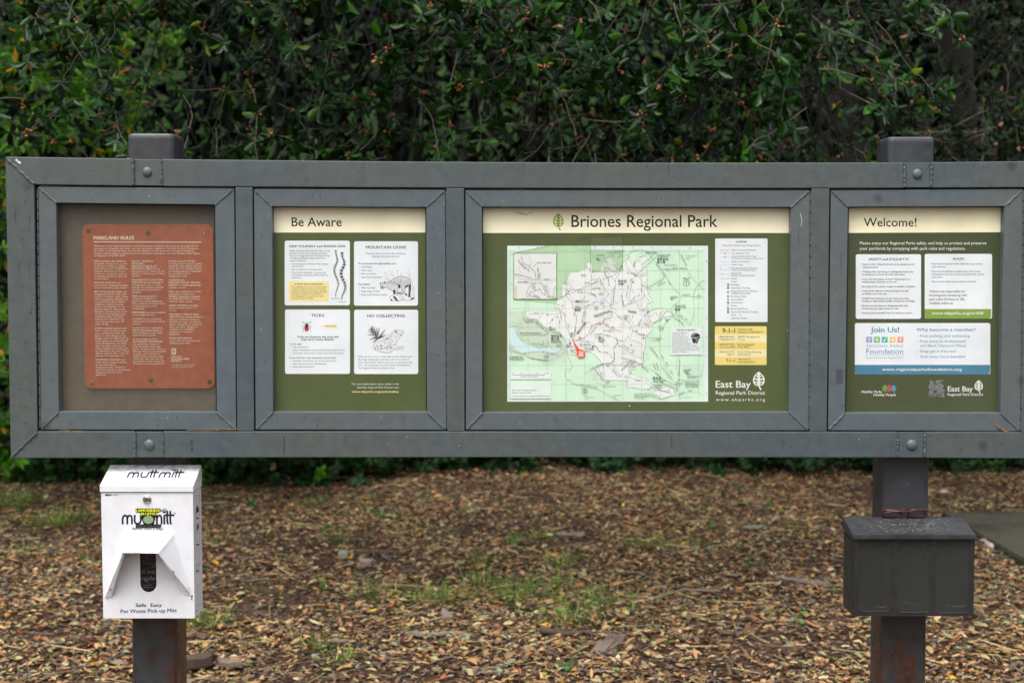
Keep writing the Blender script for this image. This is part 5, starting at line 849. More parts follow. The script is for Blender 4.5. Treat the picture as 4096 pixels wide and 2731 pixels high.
# side panel pictures
q1 = Vector((xr, 0, 0)); n1 = Vector((1, 0, 0)); p = Print(Z6, lambda x, y: onplane(x, y, q1, n1), nrm=n1)
for ya, yb2, t, yt in ((330, 462, 'GRAB IT', 486), (508, 638, 'TURN IT', 660), (682, 812, 'TOSS IT', 834)):
    p.line([(714, ya), (738, ya - 3), (739, yb2 - 6), (716, yb2)], 1.4, (60, 60, 64), 1, closed=True); p.text(t, 716, yt, 12, (60, 60, 64), x1=737, bold=.02)
p.poly([(724, 392), (732, 412), (734, 436), (722, 442), (716, 456), (716, 420)], (40, 40, 44), 1); p.poly([(722, 515), (732, 520), (733, 545), (724, 560), (722, 580), (720, 560)], (40, 40, 44), 1); p.line([(727, 690), (724, 750)], 1, (120, 120, 124), 1); p.line([(718, 790), (738, 776)], 3, (40, 40, 44), 1)
p.text('muttmitt', 708, 278, 16, LT, x1=740, bold=.03, rot=-6)
for y in range(905, 1060, 11): p.line([(722, y), (722 + 8 + RS.rand() * 14, y - 1)], 1.6, (150, 150, 154), 1, dash=(3, 2))
p.poly([(717, 1086), (721, 1082), (722, 1098), (718, 1102)], (40, 40, 44), 1); p.build('side_lettering', disp)
# lock
q0 = D6(393, 356, YF); bm = bmesh.new(); tube(bm, [q0 + Vector((0, .002, 0)), q0 + Vector((0, -.003, 0)), q0 + Vector((0, -.0038, 0))], [.0108, .0108, .0098], 28); lk = obj('lock', bm, M_CHROME, disp)
bm = bmesh.new(); tube(bm, [q0 + Vector((0, -.003, 0)), q0 + Vector((0, -.0052, 0)), q0 + Vector((0, -.0062, 0))], [.008, .008, .0068], 24); obj('lock_barrel', bm, M_CHROME, lk)
bm = bmesh.new(); box(bm, q0.x - .0009, q0.x + .0009, q0.y - .0068, q0.y - .0055, q0.z - .004, q0.z + .004); obj('keyhole', bm, M_KEY, lk)
# sticker (lettering only, the figure on it is left out)
p = Print(Z6, sY(YF)); BK = (22, 22, 26)
p.poly([(316, 420), (322, 416), (478, 416), (483, 421), (482, 440), (460, 444), (458, 462), (350, 462), (347, 446), (318, 442)], BK, 4); p.poly([(352, 460), (450, 460), (446, 492), (436, 524), (372, 524), (360, 494)], BK, 4); p.ell(402, 490, 34, 27, (128, 150, 112), 5)
p.poly([(320, 520), (486, 520), (487, 530), (484, 544), (318, 544), (317, 532)], BK, 4)
p.text('LAMORINDA', 322, 438, 18, (214, 214, 40), x1=479, bold=.06, z=6); p.text('JIU-JITSU', 350, 458, 15, (214, 214, 40), x1=456, bold=.06, z=6); p.text('THIS IS THE WAY', 321, 540, 15, (74, 74, 80), x1=483, bold=.05, z=6)
p.build('sticker', disp)
# the black film mitts inside
bm = bmesh.new(); box(bm, sx0 - .02, sx1 + .02, YF + .006, YF + .03, sz0 - .01, sz1 + .03, .002); bag = obj('mitt_pack', bm, M_BAG, disp)
p = Print(Z6, sY(YF + .0055)); GY = (128, 130, 132)
mutt(p, 231, 846, 42, 22, 4.5, only=(2, 3, 4, 5), col=(96, 98, 100)) if False else None
p.text('tt mit', 354, 846, 30, (104, 106, 108), x1=446, z=1); p.text('ngle', 352, 888, 26, (110, 112, 114), x1=446, z=1, shear=.35); p.text('Waste Mitt', 366, 926, 8, (110, 112, 114), x1=428, z=1); p.text('MuttMitt.com', 364, 940, 8, (110, 112, 114), x1=436, z=1); p.line([(352, 777), (450, 775)], 1, (90, 92, 94), 1)
p.build('pack_lettering', bag)

# ============================================================ BROCHURE BOX
def D7(u, v, Y): return P(3300 + u / 1.78, 1850 + v / 1.78, Y)
YF2, YB2 = -.055, .048
A = D7(203, 540, YF2); Bc = D7(1062, 1095, YF2); bxl, bxr = D7(203, 800, YF2).x, D7(1062, 800, YF2).x; bz0 = D7(600, 1090, YF2).z; bz1 = D7(600, 545, YF2).z
bro = empty('brochure_box', ((bxl + bxr) / 2, 0, bz0), 'charcoal plastic leaflet box with three clear pockets on the right post', 'leaflet box')
pan = []
for u0, u1, vb in ((234, 472, 1058), (512, 750, 1066), (788, 1030, 1070)): pan.append((D7(u0, 800, YF2).x, D7(u1, 800, YF2).x, D7(u0, vb, YF2).z))
bm = bmesh.new(); w_ = .002
box(bm, bxl, bxl + w_, YF2, YB2, bz0, bz1 + .004, .0005); box(bm, bxr - w_, bxr, YF2, YB2, bz0, bz1 + .004, .0005); box(bm, bxl + w_, bxr - w_, YF2 + .003, YB2, bz0, bz0 + w_); box(bm, bxl + w_, bxr - w_, YB2 - w_, YB2 - .0003, bz0 + w_, bz1 + .02)
for k in range(2): xm = (pan[k][1] + pan[k + 1][0]) / 2; box(bm, xm - .002, xm + .002, YF2 + .006, YB2 - w_ - .001, bz0 + w_ + .001, bz1)
obj('body', bm, M_BROCH, bro)
# front fascia with three round-cornered openings
bm = bmesh.new(); zmin = min(q[2] for q in pan); ztopw = bz1 - .004; rc = .011
def fr(x0, x1, z0, z1, yy=YF2 - .0005): box(bm, x0, x1, yy, yy + .0035, z0, z1)
xs = [bxl] + sum([[q[0], q[1]] for q in pan], []) + [bxr]
for k in range(4): fr(xs[2 * k], xs[2 * k + 1], bz0, bz1 + .004)
for x0, x1, z0 in pan:
    fr(x0, x1, bz0, z0); fr(x0, x1, ztopw, bz1 + .004)
    for sx, sg in ((x0, 1), (x1, -1)):
        arc = [(sx + sg * rc * (1 - math.cos(a)), z0 + rc * (1 - math.sin(a))) for a in np.linspace(0, math.pi / 2, 7)]
        for (xa, za), (xb, zb2) in zip(arc, arc[1:]):
            hexa(bm, [(xa, YF2 - .0005, z0 + 0.0001), (xb, YF2 - .0005, z0 + 0.0001), (xb, YF2 - .0005, max(zb2, z0 + .0002)), (xa, YF2 - .0005, za), (xa, YF2 + .003, z0 + 0.0001), (xb, YF2 + .003, z0 + 0.0001), (xb, YF2 + .003, max(zb2, z0 + .0002)), (xa, YF2 + .003, za)])
fas = obj('front_panel', bm, M_BROCH, bro)
for x0, x1, z0 in pan:
    bm = bmesh.new(); box(bm, x0 + .0002, x1 - .0002, YF2 + .0006, YF2 + .002, z0, ztopw); obj('clear_window', bm, M_SMOKE, bro)
    bm = bmesh.new(); pts = [(x0 + .001, YF2 - .001, ztopw), (x0 + .001, YF2 - .001, z0 + rc)] + [(x0 + .001 + rc * (1 - math.cos(a)), YF2 - .001, z0 + .001 + rc * (1 - math.sin(a))) for a in np.linspace(.2, math.pi / 2, 5)] + [(x1 - .001 - rc * (1 - math.sin(a)), YF2 - .001, z0 + .001 + rc * (1 - math.cos(a))) for a in np.linspace(0, math.pi / 2 - .2, 5)] + [(x1 - .001, YF2 - .001, z0 + rc), (x1 - .001, YF2 - .001, ztopw)]
    tube(bm, pts, .0009, 5); obj('window_rim', bm, M_DUSTY, bro)
# lid
YL = YF2 - .012; bt = D7(560, 391, YB2 - .01); lf = D7(640, 514, YL); lb = D7(640, 546, YL)
lx0, lx1 = D7(203, 530, YL).x - .001, D7(1080, 530, YL).x
bm = bmesh.new(); prof = [(YB2, lb.z + .004), (YL + .004, lb.z), (YL, lb.z), (YL, lf.z), (YB2 - .012, bt.z), (YB2, bt.z)]
A_ = [bm.verts.new((lx0, y, z)) for y, z in prof]; B_ = [bm.verts.new((lx1, y, z)) for y, z in prof]
bm.faces.new(A_); bm.faces.new(B_[::-1])
for i in range(6): j = (i + 1) % 6; bm.faces.new((A_[i], A_[j], B_[j], B_[i]))
bmesh.ops.recalc_face_normals(bm, faces=bm.faces); bmesh.ops.bevel(bm, geom=list(bm.edges), offset=.0016, segments=2, affect='EDGES')
lid2 = obj('lid', bm, M_DUSTY, bro)
sl_ = Vector((0, -(bt.z - lf.z), (YB2 - .012) - YL)).normalized(); q0 = Vector((0, YL, lf.z)); bm = bmesh.new()
for i in range(1500):
    u = 260 + RS.rand() * 700; v = 398 + RS.rand() * 100
    if RS.rand() > math.exp(-((u - 640) / 260) ** 2): continue
    c = onplane(3300 + u / 1.78, 1850 + v / 1.78, q0, sl_) + sl_ * .0006; a = RS.rand() * 6.28; r = .0003 + RS.rand() ** 4 * .0014; t1 = Vector((math.cos(a), 0, 0)); t2 = sl_.cross(Vector((1, 0, 0)))
    bm.faces.new([bm.verts.new(c + Vector((1, 0, 0)) * (r * math.cos(a + k * 1.57) * (1 + (k % 2) * .6)) + t2 * (r * math.sin(a + k * 1.57))) for k in range(4)])
m_dust, _b = newmat('pale_dust_flecks', .9); _b.inputs['Base Color'].default_value = S(132, 130, 122); o = obj('dust_flecks', bm, m_dust, lid2); o['kind'] = 'stuff'
# dry leaves and a scrap lying in the pockets
m_dry = islandmat('dry_leaf', [(1, S(190, 146, 92)), (1, S(170, 124, 76)), (1, S(196, 156, 104))], .6)
def leafobj(name, c, L_, Wd, ang, tilt, mat, label, cat, group=None, curl=.25, parentless=True):
    bm = bmesh.new(); n, k = 8, 4; rows = []
    for i in range(n + 1):
        t = i / n; w = math.sin(math.pi * min(max(t, .02), .98)) ** .7 * Wd / 2; row = []
        for j in range(k + 1): s = j / k * 2 - 1; row.append(bm.verts.new((s * w, (t - .5) * L_, curl * Wd * (s * s) + .12 * L_ * (2 * t - 1) ** 2 + random.uniform(-.03, .03) * Wd)))
        rows.append(row)
    for i in range(n):
        for j in range(k): bm.faces.new((rows[i][j], rows[i][j + 1], rows[i + 1][j + 1], rows[i + 1][j]))
    M = Matrix.Translation(c) @ Matrix.Rotation(ang, 4, 'Z') @ Matrix.Rotation(tilt, 4, 'Y'); bmesh.ops.transform(bm, matrix=M, verts=bm.verts)
    o = obj(name, bm, mat, None, smooth=True); return tag(o, label, cat, group)
zf = bz0 + .002
for u, Lf, ang, til, lab in ((310, .046, 1.3, .3, 'larger dry leaf lying in the left pocket of the leaflet box'), (400, .036, 1.7, .1, 'thin dry leaf at the right end of the leaflet box left pocket'), (655, .066, 1.45, .5, 'big curled orange leaf in the middle leaflet box pocket'), (605, .04, 1.1, .2, 'small pale leaf behind the big curled leaf in the middle pocket')):
    x = D7(u, 1040, YF2 + .02).x; leafobj('dry_leaf', Vector((x, YF2 + (.02 if u != 605 else .04), zf + (.016 if u == 655 else .012))), Lf, Lf * .42, ang, til, m_dry, lab, 'leaf', 'dry leaves inside the leaflet box')
m_pap, _b = newmat('yellowed_paper', .7); _b.inputs['Base Color'].default_value = S(150, 150, 146)
c = D7(935, 1044, YF2 + .02); o = leafobj('paper_scrap', Vector((c.x, YF2 + .02, zf + .009)), .052, .034, 1.5, .15, m_pap, 'pale grey paper scrap in the right pocket of the leaflet box', 'paper')

# rust stains on the posts
p = Print((3300, 1850, 1.78), sY(PY - .0004))
for cx, cy, sx_r, sy_r, n_ in ((560, 345, 75, 26, 300), (345, 1330, 9, 120, 220), (712, 1340, 5, 120, 160), (545, 1400, 16, 90, 200), (480, 1500, 40, 60, 120)):
    for i in range(n_):
        x, y = cx + RS.randn() * sx_r, cy + RS.randn() * sy_r
        if 335 < x < 716 and not (385 < y < 1100): p.ell(x, y, .8 + RS.rand() * 3.2, .8 + RS.rand() * 5, ((78, 52, 44), (66, 48, 44), (92, 58, 42))[i % 3], 1 + (i % 3), 8, RS.rand() * 30)
tag(p.build('rust_stains', board), kind='stuff')
p = Print(Z6, sY(PY - .0004))
for cx, cy, sx_r, sy_r, n_ in ((440, 1385, 15, 32, 260), (602, 1520, 9, 46, 160), (306, 1500, 9, 50, 140), (520, 1470, 60, 60, 60)):
    for i in range(n_):
        x, y = cx + RS.randn() * sx_r, cy + RS.randn() * sy_r
        if 296 < x < 618 and y > 1150: p.ell(x, y, .8 + RS.rand() * 3, .8 + RS.rand() * 4, ((84, 54, 42), (66, 48, 42), (96, 60, 42))[i % 3], 1 + (i % 3), 8, RS.rand() * 30)
tag(p.build('rust_stains', board), kind='stuff')

# ============================================================ SPECTACLES on the leaflet box
gy = YB2 - .012; eg = empty('eyeglasses', (D7(560, 385, gy).x, gy, bt.z), 'dark red framed eyeglasses left on top of the leaflet box', 'glasses')
def gpt(u, v, dy=0): return D7(u, v, gy - .002 + dy)
zb0 = bt.z + .0015
for u0, u1, sg in ((412, 540, -1), (592, 712, 1)):
    a, b = gpt(u0, 350), gpt(u1, 350); cx = (a.x + b.x) / 2; hw = (b.x - a.x) / 2; top = gpt(u0, 330).z; hh = (top - zb0) / 2 + .004; cz = top - hh
    loop = [Vector((cx + hw * (abs(math.cos(t)) ** .7) * (1 if math.cos(t) > 0 else -1), gy - .002 + .006 * math.sin(t) * -1, cz + hh * (abs(math.sin(t)) ** .7) * (1 if math.sin(t) > 0 else -1))) for t in np.linspace(0, 2 * math.pi, 33)]
    loop = [Vector((q.x, q.y, max(q.z, zb0 + .001))) for q in loop]
    bm = bmesh.new(); tube(bm, loop, .0023, 7); rim = obj('rim', bm, M_SPEC, eg, smooth=True)
    bm = bmesh.new(); bm.faces.new([bm.verts.new(q) for q in loop[:-1]]); obj('lens', bm, M_LENS, rim)
bm = bmesh.new(); tube(bm, [gpt(538, 338), gpt(552, 333), gpt(566, 332), gpt(580, 333), gpt(594, 338)], .0016, 7); obj('bridge', bm, M_SPEC, eg, smooth=True)
for u, e in ((404, (560, 350)), (722, (470, 352))):
    s_ = gpt(u, 333); bm = bmesh.new(); tube(bm, [s_ + Vector((.004 if u < 500 else -.004, 0, .001)), s_, s_ + Vector((0, -.006, -.001)), gpt(*e, -.013) + Vector((0, 0, .001)), gpt(e[0] + (150 if u < 500 else -60), e[1] + 2, -.012)], [.002, .0024, .0024, .002, .0016], 7); obj('temple', bm, M_SPEC, eg, smooth=True)

# ============================================================ GROUND
def gz(x, y): return .018 * math.sin(x * 1.7 + 1.1) * math.sin(y * 1.3) * (1 if abs(x) < 12 and abs(y) < 14 else 0) + .008 * math.sin(x * 5.1) * math.sin(y * 4.3 + 2) * (1 if abs(x) < 12 and abs(y) < 14 else 0)
gx = list(np.linspace(-12, 12, 97)); gy_ = list(np.linspace(-8, 14, 89)); gx = [-150, -60, -25] + gx + [25, 60, 150]; gy_ = [-150, -60, -20] + gy_ + [25, 60, 150]
bm = bmesh.new(); VV = [[bm.verts.new((x, y, gz(x, y))) for x in gx] for y in gy_]
for j in range(len(gy_) - 1):
    for i in range(len(gx) - 1): bm.faces.new((VV[j][i], VV[j][i + 1], VV[j + 1][i + 1], VV[j + 1][i]))
m_g, b_ = newmat('leafy_soil', .95, spec=.2); N, L = nodes(m_g)
n1 = tex(N, L, 'noise', 55, 8, rough=.75); r1 = ramp(N, [(.3, S(46, 35, 28)), (.5, S(82, 62, 48)), (.62, S(118, 86, 62)), (.75, S(160, 120, 84))]); L.new(n1.outputs['Fac'], r1.inputs[0])
n2 = tex(N, L, 'noise', 1.2, 4); r2 = ramp(N, [(.35, (.7, .7, .7, 1)), (.65, (1.1, 1.1, 1.1, 1))]); L.new(n2.outputs['Fac'], r2.inputs[0])
L.new(mixc(N, L, 1, r1.outputs[0], r2.outputs[0], 'MULTIPLY'), b_.inputs['Base Color']); bp = N.new('ShaderNodeBump'); bp.inputs['Strength'].default_value = .9; bp.inputs['Distance'].default_value = .02; L.new(n1.outputs['Fac'], bp.inputs['Height']); L.new(bp.outputs[0], b_.inputs['Normal'])
tag(obj('ground', bm, m_g, smooth=True), 'dark woodland soil under the fallen leaves', kind='structure')
# concrete pad
bm = bmesh.new(); a = G(3766, 2047, .05); b = G(3785, 2062, .05); c = G(4096, 2240, .05); dd = (c - b); far = c + dd * 3.2
top = [a, b, far, Vector((far.x + 1.2, far.y + .3, .05)), Vector((9.5, a.y + .1, .05))]
t = bmesh.new(); va = [t.verts.new((q.x, q.y, .055)) for q in top]; vb = [t.verts.new((q.x, q.y, -.08)) for q in top]; t.faces.new(va); t.faces.new(vb[::-1])
for i in range(5): j = (i + 1) % 5; t.faces.new((va[i], vb[i], vb[j], va[j]))
bmesh.ops.recalc_face_normals(t, faces=t.faces); bmesh.ops.bevel(t, geom=list(t.edges), offset=.008, segments=2, affect='EDGES'); merge(bm, t)
m_c, b_ = newmat('weathered_concrete', .95, spec=.05); N, L = nodes(m_c); n1 = tex(N, L, 'noise', 2.5, 6); n2 = tex(N, L, 'noise', 80, 5); r1 = ramp(N, [(.3, S(60, 57, 49)), (.55, S(80, 77, 67)), (.75, S(66, 66, 52))]); L.new(n1.outputs['Fac'], r1.inputs[0]); r2 = ramp(N, [(.35, (.7, .7, .7, 1)), (.6, (1.06, 1.06, 1.06, 1))]); L.new(n2.outputs['Fac'], r2.inputs[0]); L.new(mixc(N, L, 1, r1.outputs[0], r2.outputs[0], 'MULTIPLY'), b_.inputs['Base Color'])
bp = N.new('ShaderNodeBump'); bp.inputs['Strength'].default_value = .5; bp.inputs['Distance'].default_value = .004; L.new(n2.outputs['Fac'], bp.inputs['Height']); L.new(bp.outputs[0], b_.inputs['Normal'])
tag(obj('concrete_pad', bm, m_c), 'grey weathered concrete slab edge on the leaf litter', kind='structure')
PADQ = [(q.x, q.y) for q in top]
def inpad(x, y):
    s = None
    for i in range(5):
        x0, y0 = PADQ[i]; x1, y1 = PADQ[(i + 1) % 5]; k = (x1 - x0) * (y - y0) - (y1 - y0) * (x - x0)
        s = (k >= 0) * 1. if s is None else s * 1.; 
        if i == 0: sg = np.sign(k); ok = np.ones_like(k, bool)
        ok = ok & (np.sign(k) == sg)
    return ok

# ------------------------------------------------------------ many small pieces in one mesh
def frames(d, up):
    d = d / np.linalg.norm(d, axis=1, keepdims=True); x = np.cross(d, up); x /= np.maximum(np.linalg.norm(x, axis=1, keepdims=True), 1e-6); z = np.cross(x, d); return x, d, z
def scatter(name, T_V, T_F, pos, d, up, L_, Wd, mats, parent=None, thick=None, smooth=True, matidx=None):
    """T_V: template vertices with x in -1..1 (half width), y in 0..1 (along), z relative to width"""
    x, y, z = frames(d, up); n = len(pos); tv = np.asarray(T_V, float); k = len(tv)
    Wd = np.broadcast_to(Wd, n); L_ = np.broadcast_to(L_, n)
    v = pos[:, None, :] + x[:, None, :] * (tv[None, :, 0:1] * Wd[:, None, None] * .5) + y[:, None, :] * (tv[None, :, 1:2] * L_[:, None, None]) + z[:, None, :] * (tv[None, :, 2:3] * Wd[:, None, None])
    v = v.reshape(-1, 3)
    sizes = np.array([len(f) for f in T_F]); fl = np.concatenate([np.array(f) for f in T_F]); idx = (fl[None, :] + (np.arange(n) * k)[:, None]).ravel()
    me = bpy.data.meshes.new(name); me.vertices.add(len(v)); me.loops.add(len(idx)); me.polygons.add(n * len(T_F))
    off = wloc(parent) if parent is not None else Vector((0, 0, 0)); v = v - np.array(off)
    me.vertices.foreach_set('co', v.ravel().astype(np.float32)); me.loops.foreach_set('vertex_index', idx.astype(np.int32))
    st = np.concatenate([[0], np.cumsum(np.tile(sizes, n))[:-1]]); me.polygons.foreach_set('loop_start', st.astype(np.int32))
    if smooth: me.polygons.foreach_set('use_smooth', np.ones(n * len(T_F), bool))
    me.update(calc_edges=True); me.validate()
    for m in (mats if isinstance(mats, (list, tuple)) else [mats]): me.materials.append(m)
    o = bpy.data.objects.new(name, me); COL.objects.link(o); WL[o.name] = Vector((0, 0, 0))
    if parent is not None: o.parent = parent
    return o
def leaf_t(st, cup=.18, bend=.1):
    """st: list of (y, halfwidth)"""
    V = [(0, 0, 0)]; F = []
    for y, w in st: V += [(-w, y, -cup * w * w - bend * y * y * 0 - bend * (y ** 2)), (0, y, -bend * (y ** 2)), (w, y, -cup * w * w - bend * (y ** 2))]
    V.append((0, 1, -bend)); n = len(st)
    F += [(0, 2, 1), (0, 3, 2)]
    for i in range(n - 1): a = 1 + 3 * i; F += [(a, a + 1, a + 4, a + 3), (a + 1, a + 2, a + 5, a + 4)]
    a = 1 + 3 * (n - 1); e = len(V) - 1; F += [(a, a + 1, e), (a + 1, a + 2, e)]; return V, F
OAK = leaf_t([(.12, .45), (.35, .9), (.62, 1.0), (.86, .6)], .45, .35)
OAKF = leaf_t([(.25, .85), (.65, 1.0)], .35, .3)
LITT = leaf_t([(.15, .72), (.5, 1.0), (.85, .6)], -.3, -.16)
LITT2 = leaf_t([(.15, .7), (.5, 1.0), (.85, .6)], .28, .18)
def rnd(n, a, b): return a + (b - a) * RS.rand(n)
# litter ------------------------------------------------------------------
def litter_pts(n, y0=-1.0, y1=8.4, power=1.0):
    y = y0 + (y1 - y0) * RS.rand(n) ** power; half = (y - CY) * .40 + .9; x = (RS.rand(n) * 2 - 1) * half
    z = .018 * np.sin(x * 1.7 + 1.1) * np.sin(y * 1.3) + .008 * np.sin(x * 5.1) * np.sin(y * 4.3 + 2); return np.stack([x, y, z], 1)
leafcols = [(5, S(176, 142, 98)), (6, S(158, 122, 82)), (2.4, S(188, 158, 114)), (5, S(138, 104, 68)), (1.6, S(172, 118, 74)), (4, S(112, 88, 62)), (4, S(90, 72, 54)), (1.6, S(180, 170, 126)), (2.4, S(148, 144, 98)), (2, S(130, 134, 98)), (.5, S(164, 92, 52)), (.35, S(196, 156, 48)), (.6, S(98, 118, 54)), (4, S(104, 90, 74)), (2, S(128, 114, 94))]
m_lit = islandmat('fallen_leaf', leafcols, .7, .2, noise=None, lo=.72)
def keep(p, patch=0.0):
    m = ~inpad(p[:, 0], p[:, 1]); x, y = p[:, 0], p[:, 1]; g = np.sin(x * 2.3 + 1.7 * np.sin(y * 1.9)) * np.sin(y * 2.9 + 1.3 * np.sin(x * 1.4) + 1) + .5 * np.sin(x * 6.1 + y * 3.7) * np.sin(y * 7.3 - x * 2)
    return p[m & ((g < .35) | (RS.rand(len(p)) > patch))]
litter_root = None
clump = lambda p: p
allobjs = []
pp = keep(litter_pts(140000, power=1.1), .6); n = len(pp); ang = RS.rand(n) * 6.283; tl = RS.randn(n, 2) * .2
d = np.stack([np.cos(ang), np.sin(ang), tl[:, 0]], 1); up = np.stack([RS.randn(n) * .26, RS.randn(n) * .26, np.ones(n)], 1)
pp[:, 2] += .002 + RS.rand(n) * .022
h_ = n // 2; Lf = .017 + .031 * RS.rand(n) ** 1.5; Wf = Lf * rnd(n, .4, .64)
bay = RS.rand(n) < .2; Lf[bay] *= 1.45; Wf[bay] *= .6
lit1 = tag(scatter('leaf_litter', *LITT, pp[:h_], d[:h_], up[:h_], Lf[:h_], Wf[:h_], m_lit), 'carpet of curled tan and brown fallen leaves over the ground', kind='stuff')
o2 = scatter('flat_leaves', *LITT2, pp[h_:], d[h_:], up[h_:], Lf[h_:], Wf[h_:], m_lit); o2.parent = lit1
m_chip = islandmat('bark_crumbs', [(4, S(70, 50, 40)), (3, S(100, 72, 54)), (3, S(54, 42, 36)), (2, S(128, 104, 84)), (1, S(150, 142, 130))], .9, .2)
pp = keep(litter_pts(100000, power=1.1)); n = len(pp); ang = RS.rand(n) * 6.283; d = np.stack([np.cos(ang), np.sin(ang), RS.randn(n) * .15], 1); up = np.stack([RS.randn(n) * .35, RS.randn(n) * .35, np.ones(n)], 1); pp[:, 2] += .002 + RS.rand(n) * .014
CH_T = ([(-1, 0, 0), (1, .05, 0), (.8, 1, .1), (-.7, .92, 0)], [(0, 1, 2, 3)])
o3 = scatter('bark_crumbs', *CH_T, pp, d, up, rnd(n, .008, .04), rnd(n, .004, .013), m_chip, smooth=False); o3.parent = lit1
pp = keep(litter_pts(6000)); n = len(pp); ang = RS.rand(n) * 6.283; d = np.stack([np.cos(ang), np.sin(ang), RS.randn(n) * .08], 1); up = np.tile([0, 0, 1.], (n, 1)) + RS.randn(n, 3) * .2; pp[:, 2] += .01 + RS.rand(n) * .016
m_tw = islandmat('thin_twigs', [(2, S(120, 106, 94)), (2, S(88, 70, 58)), (1, S(186, 168, 122))], .85, .2)
TW = ([(-1, 0, 0), (1, 0, 0), (0, 0, 1), (-.7, 1, .3), (.7, 1, .3), (0, 1, 1)], [(0, 2, 5, 3), (2, 1, 4, 5), (0, 3, 4, 1)])
o4 = scatter('thin_twigs', *TW, pp, d, up, rnd(n, .05, .2), rnd(n, .0025, .006), m_tw, smooth=False); o4.parent = lit1

# grass --------------------------------------------------------------------
tufts = []
Z = lambda u, v: G(750 + u / 1.6844, 1800 + v / 1.6844); Zb = lambda u, v: G(2000 + u / 1.68, 1800 + v / 1.68)
for u, v, n_, h, sp in ((960, 640, 80, .10, .16), (810, 380, 40, .09, .12), (1190, 330, 70, .05, .25), (1380, 480, 90, .08, .28), (1500, 590, 100, .08, .4), (140, 670, 80, .12, .2), (1250, 1000, 110, .11, .16), (1560, 1010, 110, .08, .2), (1690, 1010, 90, .09, .16), (2000, 760, 70, .10, .14), (1990, 910, 90, .12, .14), (2220, 1000, 130, .09, .2), (170, 1190, 70, .12, .12), (860, 1330, 50, .10, .14), (990, 1440, 60, .11, .08), (480, 980, 30, .08, .1), (700, 740, 40, .03, .2), (110, 360, 60, .10, .2), (1880, 1000, 80, .06, .3)): tufts.append((Z(u, v), n_, h, sp))
for u, v, n_, h, sp in ((100, 630, 50, .09, .08), (280, 600, 70, .10, .12), (410, 770, 70, .12, .07), (380, 930, 90, .10, .22), (130, 1000, 130, .09, .2), (650, 1060, 130, .14, .16), (450, 1160, 140, .10, .16), (960, 650, 90, .08, .2), (1110, 630, 60, .05, .25), (1330, 650, 50, .07, .14), (1980, 580, 40, .09, .12), (560, 1100, 90, .05, .3)): tufts.append((Zb(u, v), n_, h, sp))
for x, y, n_, h, sp in ((130, 1205, 260, .15, .2), (25, 1165, 220, .16, .18), (-60, 1190, 160, .12, .3), (60, 1280, 60, .08, .3), (200, 1300, 50, .08, .2), (480, 1440, 60, .1, .12)): tufts.append((G(x * S4, y * S4), n_, h, sp))
P_, D_, U_, LL, WW = [], [], [], [], []
for c, n_, h, sp in tufts:
    n_ = int(n_ * 1.0); a = RS.rand(n_) * 6.283; r = np.abs(RS.randn(n_)) * sp * .6; ca, sa = np.cos(a), np.sin(a)
    P_.append(np.stack([c.x + ca * r, c.y + sa * r, np.full(n_, .005)], 1)); lean = rnd(n_, .3, 3.2) + r / sp * .3
    b = a + RS.randn(n_) * .7; D_.append(np.stack([np.cos(b) * lean, np.sin(b) * lean, np.ones(n_)], 1)); U_.append(np.stack([np.cos(b), np.sin(b), np.full(n_, -.2)], 1)); LL.append(h * .8 * rnd(n_, .5, 1.6)); WW.append(rnd(n_, .0022, .0048))
GR = ([(-1, 0, 0), (1, 0, 0), (-.9, .4, 3), (.9, .4, 3), (-.6, .75, 1), (.6, .75, 1), (0, 1, -6)], [(0, 1, 3, 2), (2, 3, 5, 4), (4, 5, 6)])
m_gr = islandmat('grass_blade', [(5, S(84, 128, 34)), (4, S(108, 150, 46)), (3, S(66, 106, 34)), (1.6, S(170, 164, 98)), (1.2, S(196, 176, 116))], .6, .3, transl=.25)
P_, D_, U_ = map(np.concatenate, (P_, D_, U_)); LL, WW = np.concatenate(LL), np.concatenate(WW)
tag(scatter('grass', *GR, P_, D_, U_, LL, WW, m_gr), 'thin green and straw coloured grass growing through the litter', kind='stuff')
bpy.data.objects.remove(_to)
# ------------------------------------------------------------ seedlings: small broad-leaved weeds
m_seed = islandmat('seedling_leaf', [(2, S(62, 104, 48)), (2, S(84, 128, 60)), (1, S(50, 88, 44))], .45, .4, transl=.25)
m_stem, _b = newmat('green_stem', .6); _b.inputs['Base Color'].default_value = S(110, 124, 70)
def seedling(c, h, nl, ls, label, lift=0):
    root = empty('seedling', (c.x, c.y, 0), label, 'seedling', 'small green seedlings in the leaf litter')
    bm = bmesh.new(); top = Vector((c.x + random.uniform(-.2, .2) * h, c.y, h)); pts = [Vector((c.x, c.y, 0)), Vector((c.x, c.y, 0)).lerp(top, .5) + Vector((random.uniform(-.1, .1) * h, 0, 0)), top]; tube(bm, pts, [.0016, .0013, .0009], 5); obj('stem', bm, m_stem, root)
    P_, D_, U_, L_ = [], [], [], []
    for i in range(nl):
        t = .35 + .65 * (i + 1) / nl; b = pts[0].lerp(top, t); a = i * 2.4 + random.random(); P_.append((b.x, b.y, b.z)); D_.append((math.cos(a), math.sin(a), random.uniform(-.1, .6))); U_.append((0, 0, 1)); L_.append(ls * random.uniform(.7, 1.15))
    scatter('leaves', *OAK, np.array(P_), np.array(D_), np.array(U_, float), np.array(L_), np.array(L_) * .72, m_seed, root)
